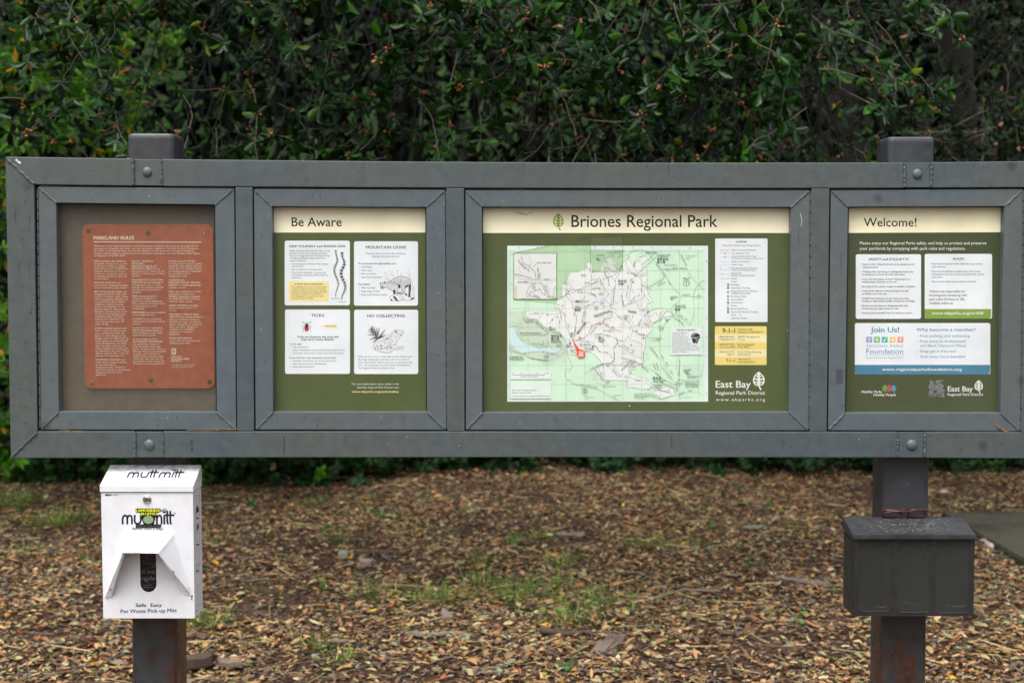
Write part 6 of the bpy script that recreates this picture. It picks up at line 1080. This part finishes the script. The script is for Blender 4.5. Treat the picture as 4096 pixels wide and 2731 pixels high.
for (c, h, nl, ls, lab) in ((Z(440, 430), .10, 9, .032, 'bright seedling by the left edge, halfway up the litter'), (Z(910, 400), .09, 9, .03, 'seedling beside the upper left grass tuft near the shrubs'), (Z(1600, 370), .11, 7, .034, 'lone dark seedling high on the litter left of centre'), (Z(1880, 510), .13, 7, .034, 'tall two-tier dark seedling below the map poster'), (Z(920, 1000), .11, 12, .026, 'leafy seedling between the two low grass tufts'), (Z(930, 590), .08, 6, .034, 'dark seedling rising behind a straw grass tuft'), (Z(1290, 470), .07, 7, .04, 'round leaved seedling left of the long grass patch'),
                            (Z(850, 290), .07, 6, .026, 'tiny seedling closest to the shrub edge'), (Zb(1400, 560), .09, 7, .034, 'seedling right of the centre tuft, dark and upright'), (Zb(910, 1170), .15, 7, .03, 'slender seedling with narrow leaves in front of the forked twig'), (Zb(1990, 1240), .1, 6, .034, 'green seedling among pale leaves near the leaflet box'), (Zb(1800, 440), .09, 8, .03, 'seedling high on the litter left of the right post'), (Zb(1670, 790), .07, 8, .026, 'low round seedling in the middle of the right litter'), (G(460 * S4, 1440 * S4), .08, 6, .035, 'seedling just right of the left post foot')): seedling(c, h, nl, ls, lab)
# clover-like sprig at the lower edge
c = G(1300 * S4, 1556 * S4); seedling(c, .06, 14, .032, 'deep green sprig of round leaflets at the bottom edge')
# tall bare grass stalk
bm = bmesh.new(); b0 = Zb(1110, 1060); tube(bm, [b0, b0 + Vector((.02, 0, .12)), b0 + Vector((.03, 0, .24)), b0 + Vector((.045, 0, .33))], [.0013, .0011, .0009, .0006], 5); tag(obj('grass_stalk', bm, m_stem), 'single tall thin grass stalk standing near the forked twig', 'grass stalk')
# ------------------------------------------------------------ fallen sticks, bark, stones
m_bark = painted('weathered_wood', S(122, 106, 94), S(88, 72, 62), S(136, 122, 108), .9, bump=.6, specks=False)
m_dkw = painted('damp_bark', S(82, 64, 54), S(54, 42, 36), S(92, 78, 64), .9, bump=.6, specks=False)
m_lich = painted('lichened_bark', S(120, 118, 98), S(72, 66, 54), S(142, 152, 128), .9, bump=.6, specks=False)
def stick(pts, r0, r1, mat, label, name='fallen_stick', forks=(), cat='stick', group='sticks lying on the leaf litter'):
    pts = [Vector((q.x, q.y, .02)) for q in pts]; bm = bmesh.new(); full = []
    for a, b in zip(pts, pts[1:]):
        for k in range(5): full.append(a.lerp(b, k / 5) + Vector((random.uniform(-1, 1), random.uniform(-1, 1), random.uniform(0, 1))) * r0 * .5)
    full.append(pts[-1]); n = len(full); tube(bm, full, [(r0 + (r1 - r0) * i / n) * random.uniform(.82, 1.15) for i in range(n)], 8)
    for t, dx, dy, dz, r in forks: s_ = full[int(t * (n - 1))]; tube(bm, [s_, s_ + Vector((dx * .5, dy * .5, dz * .7)), s_ + Vector((dx, dy, dz))], [r, r * .8, r * .4], 6)
    return tag(obj(name, bm, mat, smooth=True), label, cat, group)
stick([Z(1120, 705), Z(1240, 715), Z(1490, 722)], .011, .009, m_dkw, 'straight dark stick lying across the middle of the litter')
stick([Z(1470, 1268), Z(1620, 1285), Z(1770, 1268), Z(1910, 1285)], .011, .012, m_lich, 'long lichened stick low in the litter below the map')
stick([Z(930, 1325), Z(1080, 1320)], .013, .009, m_bark, 'short pale stick behind the lowest grass tuft')
stick([Z(440, 825), Z(650, 815)], .007, .005, m_dkw, 'thin dark stick near the dispenser, left of centre')
stick([Zb(270, 1250), Zb(420, 1265), Zb(610, 1258)], .016, .012, m_dkw, 'thick dark stick left of the grey bark slab')
stick([Zb(1850, 885), Zb(2010, 910), Zb(2210, 945)], .010, .022, m_bark, 'tapering grey driftwood stick left of the leaflet box')
stick([Zb(1640, 552), Zb(1800, 546)], .016, .014, m_lich, 'stubby lichened branch high on the right litter')
stick([Zb(1830, 590), Zb(1950, 610), Zb(2110, 612)], .012, .009, m_dkw, 'dark crooked twig behind the leaflet box on the left')
stick([Zb(370, 592), Zb(570, 592)], .014, .010, m_bark, 'pale rotten stick below the right edge of the map')
stick([Zb(1480, 975), Zb(1240, 965), Zb(1110, 1000), Zb(1040, 1025)], .006, .008, m_bark, 'forked grey twig in the centre right litter', forks=((.55, -.1, .09, .03, .005), (.8, .06, .1, .07, .004)))
stick([Z(290, 515), Z(480, 508)], .006, .005, m_bark, 'thin pale stick beside the dispenser')
stick([Z(0, 385), Z(340, 375)], .008, .006, m_bark, 'grey stick near the shrubs behind the dispenser')
stick([Z(1850, 1520), Z(2200, 1512)], .008, .006, m_lich, 'lichened twig close to the bottom edge near the green sprig')
def slab(cs, th, mat, label, name, cat, jag=3):
    bm = bmesh.new(); t = bmesh.new(); pts = []
    for a, b in zip(cs, cs[1:] + cs[:1]):
        for k in range(jag): pts.append(a.lerp(b, k / jag) + Vector((random.uniform(-1, 1), random.uniform(-1, 1), 0)) * .006)
    lo = [t.verts.new((q.x, q.y, .012)) for q in pts]; hi = [t.verts.new((q.x * .97 + .03 * cs[0].x, q.y, .012 + th + random.uniform(0, th * .5))) for q in pts]
    t.faces.new(lo[::-1]); c_ = t.verts.new(sum((v.co for v in hi), Vector()) / len(hi) + Vector((0, 0, th * .4)))
    for i in range(len(pts)): j = (i + 1) % len(pts); t.faces.new((lo[i], lo[j], hi[j], hi[i])); t.faces.new((hi[i], hi[j], c_))
    merge(bm, t); return tag(obj(name, bm, mat), label, cat)
slab([Zb(625, 1400), Zb(740, 1285), Zb(850, 1295), Zb(815, 1355), Zb(690, 1410)], .02, m_bark, 'flat grey slab of bark at the bottom right of centre', 'bark_slab', 'bark')
slab([Z(0, 1450), Z(185, 1435), Z(165, 1470), Z(0, 1495)], .03, m_dkw, 'broken brown wood plank beside the left post', 'wood_chunk', 'wood')
slab([Z(210, 1445), Z(380, 1462), Z(370, 1482), Z(215, 1478)], .015, m_bark, 'rough grey bark strip right of the brown plank', 'bark_strip', 'bark')
slab([Z(1710, 1110), Z(1760, 1130), Z(1800, 1180), Z(1730, 1185)], .02, m_bark, 'grey split wood piece beside a pile of pale leaves', 'bark_piece', 'bark')
slab([Z(1150, 760), Z(1260, 780), Z(1240, 800), Z(1160, 795)], .02, m_bark, 'pinkish brown curled bark piece left of centre', 'bark_curl', 'bark')
slab([Z(1020, 715), Z(1080, 710), Z(1075, 745), Z(1020, 740)], .02, m_lich, 'small grey torn bark lump left of centre', 'bark_lump', 'bark')
def stone(c, r, mat, label, name='stone', cat='stone', sq=.6):
    bm = bmesh.new(); bmesh.ops.create_icosphere(bm, subdivisions=3, radius=1)
    for v in bm.verts: k = 1 + .18 * math.sin(v.co.x * 4 + c.x * 9) * math.cos(v.co.y * 3.3) + random.uniform(-.04, .04); v.co = Vector((v.co.x * r * 1.4 * k, v.co.y * r * k, v.co.z * r * sq * k)) + Vector((c.x, c.y, r * sq * .6))
    return tag(obj(name, bm, mat, smooth=True), label, cat)
m_ws = painted('pale_stone', S(186, 184, 172), S(150, 146, 136), S(200, 198, 188), .9, bump=.5, specks=False); m_bs = painted('tan_stone', S(150, 118, 92), S(124, 98, 78), S(160, 136, 112), .9, bump=.4, specks=False)
D7g = lambda u, v: G(3300 + u / 1.78, 1850 + v / 1.78)
stick([D7g(1125, 585), D7g(1160, 605), D7g(1200, 635)], .018, .02, m_ws, 'white flaking stub of wood beside the concrete slab', 'white_stub', cat='wood', group=None)
stone(D7g(1225, 640), .022, m_bs, 'round tan stone beside the white stub at the slab'); stone(D7g(1275, 645), .018, m_lich, 'smaller greenish stone right of the tan stone'); stone(D7g(850, 222), .03, m_ws, 'pale bluish stone high up right of the right post')
stone(D7g(1380, 683), .016, m_ws, 'small white stone lying against the slab edge')
# debris caught on the lower ledges of the board
bm = bmesh.new()
for x0, x1, y, n_ in ((975, 1225, 1333, 120), (1110, 1228, 1330, 90), (300, 420, 1338, 20)):
    for i in range(n_): c = P(x0 / 1.306 + random.random() * (x1 - x0) / 1.306, 700 + (y - random.random() * 3) / 1.306, random.uniform(.0, .006)); a = random.uniform(-.5, .5); l = random.uniform(.002, .011); tube(bm, [c, c + Vector((math.cos(a) * l, random.uniform(-.002, .002), math.sin(a) * l * .5 + .001))], .0004, 4)
for i in range(90): t = random.random(); c = P(3250 + (958 + t * 55) / 1.306, 700 + (1306 + t * 34) / 1.306, .002); a = random.uniform(-1.2, .2); l = random.uniform(.002, .01); tube(bm, [c, c + Vector((math.cos(a) * l, random.uniform(-.003, .0), math.sin(a) * l))], .0004, 4)
m_deb, _b = newmat('dry_needle_debris', .9); _b.inputs['Base Color'].default_value = S(140, 104, 66); tag(obj('dry_debris', bm, m_deb), 'tiny dry brown flecks caught along the lower door ledges', kind='stuff')

# ============================================================ TREES AND SHRUBS
m_limb = painted('grey_oak_bark', S(27, 24, 21), S(18, 16, 14), S(33, 31, 26), .95, bump=.8, specks=False)
m_twig = painted('pale_twig_bark', S(104, 95, 82), S(70, 62, 54), S(118, 110, 96), .9, bump=.3, specks=False)
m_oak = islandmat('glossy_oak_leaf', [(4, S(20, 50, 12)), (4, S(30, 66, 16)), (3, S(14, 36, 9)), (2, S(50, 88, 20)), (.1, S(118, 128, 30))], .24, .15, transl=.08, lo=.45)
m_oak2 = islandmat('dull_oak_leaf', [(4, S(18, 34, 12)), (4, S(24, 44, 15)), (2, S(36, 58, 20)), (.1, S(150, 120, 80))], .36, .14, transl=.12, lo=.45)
m_bay = islandmat('bay_leaf', [(4, S(78, 134, 24)), (3, S(100, 154, 32)), (4, S(54, 104, 20)), (.7, S(214, 156, 26))], .42, .2, transl=.4)
m_shr = islandmat('bramble_leaf', [(4, S(32, 68, 26)), (3, S(44, 82, 32)), (3, S(26, 54, 22))], .45, .2, transl=.12)
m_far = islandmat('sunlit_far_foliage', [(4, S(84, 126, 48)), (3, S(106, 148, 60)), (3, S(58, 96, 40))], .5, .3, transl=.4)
m_dead = islandmat('dead_leaf_on_twig', [(2, S(178, 124, 84)), (1, S(196, 152, 112))], .6, .3)
m_bud = islandmat('reddish_bud', [(2, S(184, 104, 66)), (2, S(160, 86, 56)), (1, S(196, 128, 84))], .5, .4)
ICO = bmesh.new(); bmesh.ops.create_icosphere(ICO, subdivisions=1, radius=1); ICO.verts.ensure_lookup_table(); BALL = ([(v.co.x, v.co.y, v.co.z * .5) for v in ICO.verts], [tuple(v.index for v in f.verts) for f in ICO.faces]); ICO.free()
def tubes_mesh(name, lines, mat, parent, n=5):
    V, F = [], []
    for pts, r0, r1 in lines:
        k = len(pts); b0 = len(V)
        for i, q in enumerate(pts):
            d = (pts[min(i + 1, k - 1)] - pts[max(i - 1, 0)]); d = d.normalized() if d.length else Vector((0, 0, 1)); a = d.cross(Vector((.3, .9, .1))).normalized(); b = d.cross(a); r = r0 + (r1 - r0) * i / (k - 1)
            for j in range(n): V.append(tuple(q + (a * math.cos(2 * math.pi * j / n) + b * math.sin(2 * math.pi * j / n)) * r))
        for i in range(k - 1):
            for j in range(n): F.append((b0 + i * n + j, b0 + i * n + (j + 1) % n, b0 + (i + 1) * n + (j + 1) % n, b0 + (i + 1) * n + j))
    me = bpy.data.meshes.new(name); me.from_pydata(V, [], F); me.polygons.foreach_set('use_smooth', [True] * len(F)); return link_mesh(name, me, parent, [mat])
def trunk_line(base, top, wob, n=8): return [base.lerp(top, i / n) + Vector((random.uniform(-1, 1), random.uniform(-1, 1), 0)) * wob * (i > 0) for i in range(n + 1)]
def canopy(name, label, cat, base, trunks, sprays, mat, lsize, lw=.46, rosette=6, budp=0., deadp=0., tmpl=OAK, twigr=.0022, droop=.35, group=None, dens=None, limbs=(), step=.055, nst=8):
    """sprays: list of (start, direction) twigs that carry rosettes of leaves"""
    root = empty(name, base, label, cat, group)
    if trunks: tubes_mesh('trunk', trunks, m_limb, root, 10)
    if limbs: tubes_mesh('limbs', limbs, m_limb, root, 7)
    P_, D_, U_, TW_, BP, DP = [], [], [], [], [], []
    for s0, d0 in sprays:
        p = Vector(s0); d = Vector(d0).normalized(); pts = [p.copy()]; 
        for i in range(nst):
            d = (d + Vector((random.gauss(0, .28), random.gauss(0, .24), random.gauss(-.05, .22)))).normalized(); p = p + d * step * random.uniform(.7, 1.3); pts.append(p.copy())
            if i >= 1 and (random.random() < .72 or i == nst - 1):
                side = p; 
                if i < nst - 1 and random.random() < .6:
                    sd_ = (d + Vector((random.gauss(0, .8), random.gauss(-.1, .6), random.gauss(0, .6)))).normalized(); side = p + sd_ * step * random.uniform(.6, 1.6); TW_.append(([p.copy(), side.copy()], twigr * .55, twigr * .4)); dd = sd_
                else: dd = d
                if dens is not None and not dens(side): continue
                ax = Vector((random.gauss(0, .55), random.gauss(-.75, .35), random.gauss(.25, .5))).normalized(); e1 = ax.cross(Vector((.2, .1, 1))).normalized(); e2 = ax.cross(e1); a0 = random.random() * 6.28; nk = max(3, int(rosette * random.uniform(.7, 1.4)))
                for k in range(nk):
                    aa = a0 + 6.283 * k / nk + random.gauss(0, .25); ld = (e1 * math.cos(aa) + e2 * math.sin(aa) + ax * random.uniform(-.1, .55) + Vector((0, 0, -droop * .6))).normalized()
                    uu = ax + Vector((random.gauss(0, .3), random.gauss(0, .3), random.gauss(.15, .3))); P_.append(tuple(side - dd * random.uniform(0, .015))); D_.append(tuple(ld)); U_.append(tuple(uu))
                if random.random() < budp:
                    for k in range(random.randint(2, 5)): BP.append(tuple(side + ax * .008 + Vector((random.gauss(0, 1), random.gauss(0, 1), random.gauss(0, 1))) * .0075))
                if random.random() < deadp: DP.append(tuple(side))
        TW_.append((pts, twigr, twigr * .5))
    P_, D_, U_ = np.array(P_), np.array(D_), np.array(U_, float); n = len(P_); L_ = lsize * rnd(n, .6, 1.25)
    fol = scatter('foliage', *tmpl, P_, D_, U_, L_, L_ * lw * rnd(n, .85, 1.2), mat, root)
    tubes_mesh('twigs', TW_, m_twig, root, 4)
    if BP: BP = np.array(BP); m = len(BP); o = scatter('buds', *BALL, BP, RS.randn(m, 3), RS.randn(m, 3), rnd(m, .0045, .0065), rnd(m, .009, .013), m_bud, root); o['kind'] = 'stuff'
    if DP: DP = np.array(DP); m = len(DP); o = scatter('dead_leaves', *OAK, DP, RS.randn(m, 3) + [0, 0, -1], RS.randn(m, 3) + [0, 0, 1.], rnd(m, .03, .05), rnd(m, .016, .026), m_dead, root); o['kind'] = 'stuff'
    return root
def px_at(x, y, Y): q = Q(x, y, Y); return q
def inv(q):
    v = q - CAM; z = v.dot(_f); return (v.dot(_r) / z * FPX + W4 / 2) / S4, (H4 / 2 - v.dot(_u) / z * FPX) / S4
U = random.uniform
# --- central live oak: sprays hang in front of a dark interior
spr = []
cl = [Vector((U(-1.8, 1.6), U(1.7, 2.5), U(1.8, 3.7))) for _ in range(58)]
for i in range(470):
    k = random.choice(cl); x, Y, z = k.x + random.gauss(0, .16), k.y + abs(random.gauss(0, .22)), k.z + random.gauss(0, .15)
    if random.random() < .12: x, Y, z = U(-1.75, 1.55), U(2.2, 3.4), U(1.8, 4.4)
    spr.append((Vector((x, Y, z)), Vector((random.gauss(0, .55), random.gauss(-.35, .35), random.gauss(-.55, .4)))))
for i in range(420): spr.append((Vector((U(-1.9, 1.7), U(1.0, 5.4), U(3.2, 5.0))), Vector((random.gauss(0, 1), random.gauss(0, 1), random.gauss(-.1, .3)))))  # crown roof above the view, added to shade the leaves below
hollow = lambda q: not ((q.x > -.05 and q.x < .26 and q.z < 2.25 and q.y < 3.4 and random.random() < .9) or (q.z < 1.9 and q.x > -.75 and q.x < .3 and random.random() < .75))
limb = []
for k in range(22):
    a = Vector((U(-1.5, 1.5), U(3.0, 3.6), U(3.0, 3.9))); e = a + Vector((random.gauss(0, .5), -U(.5, 1.3), -U(.5, 1.5))); limb.append((trunk_line(a, e, .05, 9), U(.007, .013), .003))
for k in range(60):
    x = U(-1.5, 1.6); Y = U(2.1, 3.4); top = Vector((x, Y, U(2.3, 3.2))); e = top + Vector((random.gauss(0, .25), random.gauss(0, .15), -U(.5, 1.25))); limb.append((trunk_line(top, e, .03, 8), .005, .0018))
tr = [(trunk_line(Vector((-1.3, 9.6, -.1)), Vector((-1.0, 9.0, 4.8)), .06), .2, .13), (trunk_line(Vector((-1.0, 9.0, 4.6)), Vector((.1, 2.2, 5.1)), .08), .12, .05)]
canopy('live_oak', 'oak with glossy dark leaves and reddish buds hanging behind the middle of the board', 'tree', (-1.3, 9.6, 0), tr, spr, m_oak, .06, .42, 6, .28, .05, limbs=limb, dens=hollow)
# --- left oak: dark leaves over the brighter bay tree
spr = []
cl = [Vector((U(-4.2, -1.3), U(2.1, 3.4), U(1.9, 4.0))) for _ in range(44)]
for i in range(300):
    k = random.choice(cl); x, Y, z = k.x + random.gauss(0, .18), k.y + random.gauss(0, .25), k.z + random.gauss(0, .2)
    u, v = inv(Vector((x, Y, z)))
    if u < 430 and v > 90 + .3 * u and v < 420 and random.random() < .95: continue
    if u < 300 and v > 90: continue
    if 120 < u < 260 and v > 30 and random.random() < .6: continue
    spr.append((Vector((x, Y, z)), Vector((random.gauss(0, .4), random.gauss(-.3, .3), random.gauss(-.8, .3)))))
for i in range(150): spr.append((Vector((U(-4.0, -1.4), U(1.6, 4.6), U(3.4, 5.0))), Vector((random.gauss(0, 1), random.gauss(0, 1), random.gauss(-.1, .3)))))  # unseen overhead sprays added for shading
tr = [(trunk_line(Vector((-5.9, 6.9, -.1)), Vector((-5.5, 6.6, 4.6)), .05), .16, .1), (trunk_line(Vector((-5.5, 6.6, 4.4)), Vector((-2.6, 3.0, 5.1)), .05), .09, .04)]
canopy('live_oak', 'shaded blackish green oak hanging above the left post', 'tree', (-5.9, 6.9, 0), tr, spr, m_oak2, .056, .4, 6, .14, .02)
# --- right oaks with smaller, farther leaves and visible trunks
spr = []
cl = [Vector((U(1.3, 3.3), U(3.6, 5.8), U(1.5, 4.4))) for _ in range(50)]
for i in range(430):
    k = random.choice(cl); x, Y, z = k.x + random.gauss(0, .18), k.y + random.gauss(0, .25), k.z + random.gauss(0, .2)
    u, v = inv(Vector((x, Y, z)))
    if 1885 < u < 1990 and v > 100 and random.random() < .75: continue
    spr.append((Vector((x, Y, z)), Vector((random.gauss(0, .5), random.gauss(-.3, .3), random.gauss(-.6, .35)))))
for i in range(260): spr.append((Vector((U(1.4, 3.4), U(1.2, 6.4), U(3.4, 5.2))), Vector((random.gauss(0, 1), random.gauss(0, 1), random.gauss(-.1, .3)))))  # sprays out of view overhead, put in to block the zenith light
t0 = Q(1965, 700, 7.2); tr = [(trunk_line(Vector((t0.x, 7.2, -.1)), Vector((t0.x - .12, 7.2, 3.2)), .02, 5) + trunk_line(Vector((t0.x - .2, 7.2, 3.6)), Vector((t0.x - .35, 6.9, 5.4)), .03, 3), .24, .16), (trunk_line(Vector((t0.x - .3, 6.9, 4.9)), Vector((t0.x - .8, 3.6, 5.2)), .05), .12, .05)]
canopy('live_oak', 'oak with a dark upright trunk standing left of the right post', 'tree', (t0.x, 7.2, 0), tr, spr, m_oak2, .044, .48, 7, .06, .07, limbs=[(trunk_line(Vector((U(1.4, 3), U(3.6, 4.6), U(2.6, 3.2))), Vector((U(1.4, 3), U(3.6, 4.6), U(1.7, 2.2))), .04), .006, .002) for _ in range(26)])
spr = []
cl = [Vector((U(2.5, 5.4), U(3.6, 5.8), U(1.4, 4.4))) for _ in range(50)]
for i in range(400):
    k = random.choice(cl); x, Y, z = k.x + random.gauss(0, .18), k.y + random.gauss(0, .25), k.z + random.gauss(0, .2)
    u, v = inv(Vector((x, Y, z)))
    if 2130 < u < 2170 and 280 < v < 380: continue
    spr.append((Vector((x, Y, z)), Vector((random.gauss(0, .5), random.gauss(-.3, .3), random.gauss(-.6, .35)))))
for i in range(240): spr.append((Vector((U(3.0, 5.6), U(1.2, 6.4), U(3.4, 5.2))), Vector((random.gauss(0, 1), random.gauss(0, 1), random.gauss(-.1, .3)))))  # more unseen roof sprays, added for overhead shade
t0 = Q(2190, 330, 7.4); tr = [(trunk_line(Vector((t0.x + .5, 7.4, -.1)), Vector((t0.x, 7.3, 3.0)), .02, 5) + [Vector((t0.x - .2, 7.0, 5.2))], .19, .12), (trunk_line(Vector((t0.x - .2, 7.0, 5.0)), Vector((t0.x - .1, 3.6, 5.3)), .05), .1, .04)]
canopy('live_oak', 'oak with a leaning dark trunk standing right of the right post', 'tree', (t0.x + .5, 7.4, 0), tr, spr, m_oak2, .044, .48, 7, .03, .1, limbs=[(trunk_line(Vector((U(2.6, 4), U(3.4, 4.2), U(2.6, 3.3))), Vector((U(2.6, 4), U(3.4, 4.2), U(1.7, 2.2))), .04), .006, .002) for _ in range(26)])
# --- bay tree at the far left
spr = []
for i in range(440):
    spr.append((Vector((U(-5.4, -2.2), U(4.0, 5.6), U(.9, 4.6))), Vector((random.gauss(0, .5), random.gauss(-.3, .4), random.gauss(.1, .5)))))
tr = [(trunk_line(Vector((-4.7, 5.9, -.1)), Vector((-4.3, 5.7, 4.6)), .06), .12, .06)]
canopy('bay_tree', 'lighter green bay tree with a few yellow leaves at the far left', 'tree', (-4.7, 5.9, 0), tr, spr, m_bay, .085, .27, 7, 0, 0, tmpl=OAKF, droop=-.1, step=.07)
# --- undergrowth shrubs along the back edge of the litter
def shrub(x, Y, w, h, mat, ls, label, n, dep=.7, name='shrub', lw=.7, mind=.0):
    spr = []
    for i in range(n):
        a = U(-1, 1); hz = h * math.sqrt(max(0, 1 - a * a)) * (.75 + .25 * math.sin(a * 7 + x * 3)); s0 = Vector((x + a * w / 2, Y + U(-.35, 1) * dep * .6, U(mind, max(hz - .1, .06)))); spr.append((s0, Vector((random.gauss(0, .5), random.gauss(-.55, .4), random.gauss(.35, .4)))))
    return canopy(name, label, 'shrub', (x, Y, 0), [], spr, mat, ls, lw, 6, 0, 0, tmpl=OAKF, droop=.1, nst=4, step=.05, twigr=.0018, group='shrubs along the back of the leaf litter')
for (px, w, Y, h, ls, lab, mt) in ((60, 1.7, 6.15, 1.1, .05, 'leafy shrub at the left edge behind the litter', m_shr), (330, 1.6, 6.1, 1.15, .055, 'mid green shrub behind the dispenser', m_shr), (640, 1.6, 6.25, 1.15, .06, 'dark shrub with rounded leaves right of the dispenser', m_shr), (960, 1.7, 6.65, 1.2, .055, 'dark shrub behind the second door of the board', m_shr), (1290, 1.7, 6.75, 1.2, .05, 'dark shrub behind the map, below the board', m_shr), (1620, 1.7, 6.7, 1.2, .05, 'dark shrub behind the right half of the map', m_shr), (1930, 1.7, 6.65, 1.2, .05, 'dark shrub left of the right post', m_shr), (2230, 1.7, 6.65, 1.2, .05, 'dark shrub right of the right post', m_shr), (2480, 1.7, 6.65, 1.2, .05, 'shrub cut off by the right edge of the picture', m_shr), (-160, 1.6, 6.15, 1.1, .05, 'shrub cut off by the left edge of the picture', m_bay)):
    shrub(Q(px, 1080, Y).x, Y, w, h, mt, ls * 1.1, lab, 280)
# taller dark thicket between shrubs and crowns, light bushes seen through gaps
for (px, Y, w, h, mt, ls, lab) in ((1050, 8.3, 1.8, 2.7, m_far, .07, 'sunlit pale green bush seen through the gap above the map'), (1900, 8.2, 2.2, 3.4, m_far, .06, 'yellow green bush glimpsed beside the dark trunk'), (2260, 8.6, 2.0, 4.2, m_far, .06, 'yellow green foliage glimpsed at the upper right'), (560, 5.4, .9, 1.75, m_bay, .06, 'pale leaved sapling just above the board right of the left post')):
    shrub(Q(px, 300, Y).x, Y, w, h, mt, ls, lab, 240, name='bush' if px != 560 else 'sapling', lw=.5, mind=.8)
# --- far woodland mass and the slope behind it
n = 60000; Y = rnd(n, 7.6, 12.5); X = rnd(n, -1, 1) * (6.5 + (Y - 7) * .7); Zz = rnd(n, 0, 1) ** .9 * (6.8 + 1.1 * np.sin(X * 1.3 + 1) + .7 * np.sin(X * 3.1))
pos = np.stack([X, Y, Zz], 1); g_ = np.sin(X * 2.1 + Y) * np.sin(Zz * 2.3 + X) + .5 * np.sin(X * 5 + Zz * 4); pos = pos[g_ > -.75]; n = len(pos)
u = rnd(n, .09, .2)
m_wood = islandmat('woodland_leaf', [(6, S(8, 18, 6)), (4, S(14, 28, 9)), (.8, S(36, 66, 18))], .6, .1, transl=.12)  # near-black leaf colours stand in for deep shade in the gaps
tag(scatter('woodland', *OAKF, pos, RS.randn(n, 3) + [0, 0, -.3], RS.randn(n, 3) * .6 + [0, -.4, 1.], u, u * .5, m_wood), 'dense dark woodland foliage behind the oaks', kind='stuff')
bm = bmesh.new(); nx, ny = 40, 14; V2 = [[bm.verts.new((-30 + 60 * i / nx, 12.6 + 26 * j / ny, -.2 + 13 * (1 - math.exp(-j / 3.2)) * (1 + .12 * math.sin(i * .9)) + (.35 * math.sin(i * 2.3 + j)))) for i in range(nx + 1)] for j in range(ny + 1)]
for j in range(ny):
    for i in range(nx): bm.faces.new((V2[j][i], V2[j][i + 1], V2[j + 1][i + 1], V2[j + 1][i]))
m_h, b_ = newmat('wooded_slope', .95, spec=.1); N, L = nodes(m_h); n1 = tex(N, L, 'noise', 6, 8, rough=.75); r1 = ramp(N, [(.35, S(20, 30, 18)), (.6, S(44, 62, 32)), (.75, S(70, 92, 46))]); L.new(n1.outputs['Fac'], r1.inputs[0]); L.new(r1.outputs[0], b_.inputs['Base Color'])
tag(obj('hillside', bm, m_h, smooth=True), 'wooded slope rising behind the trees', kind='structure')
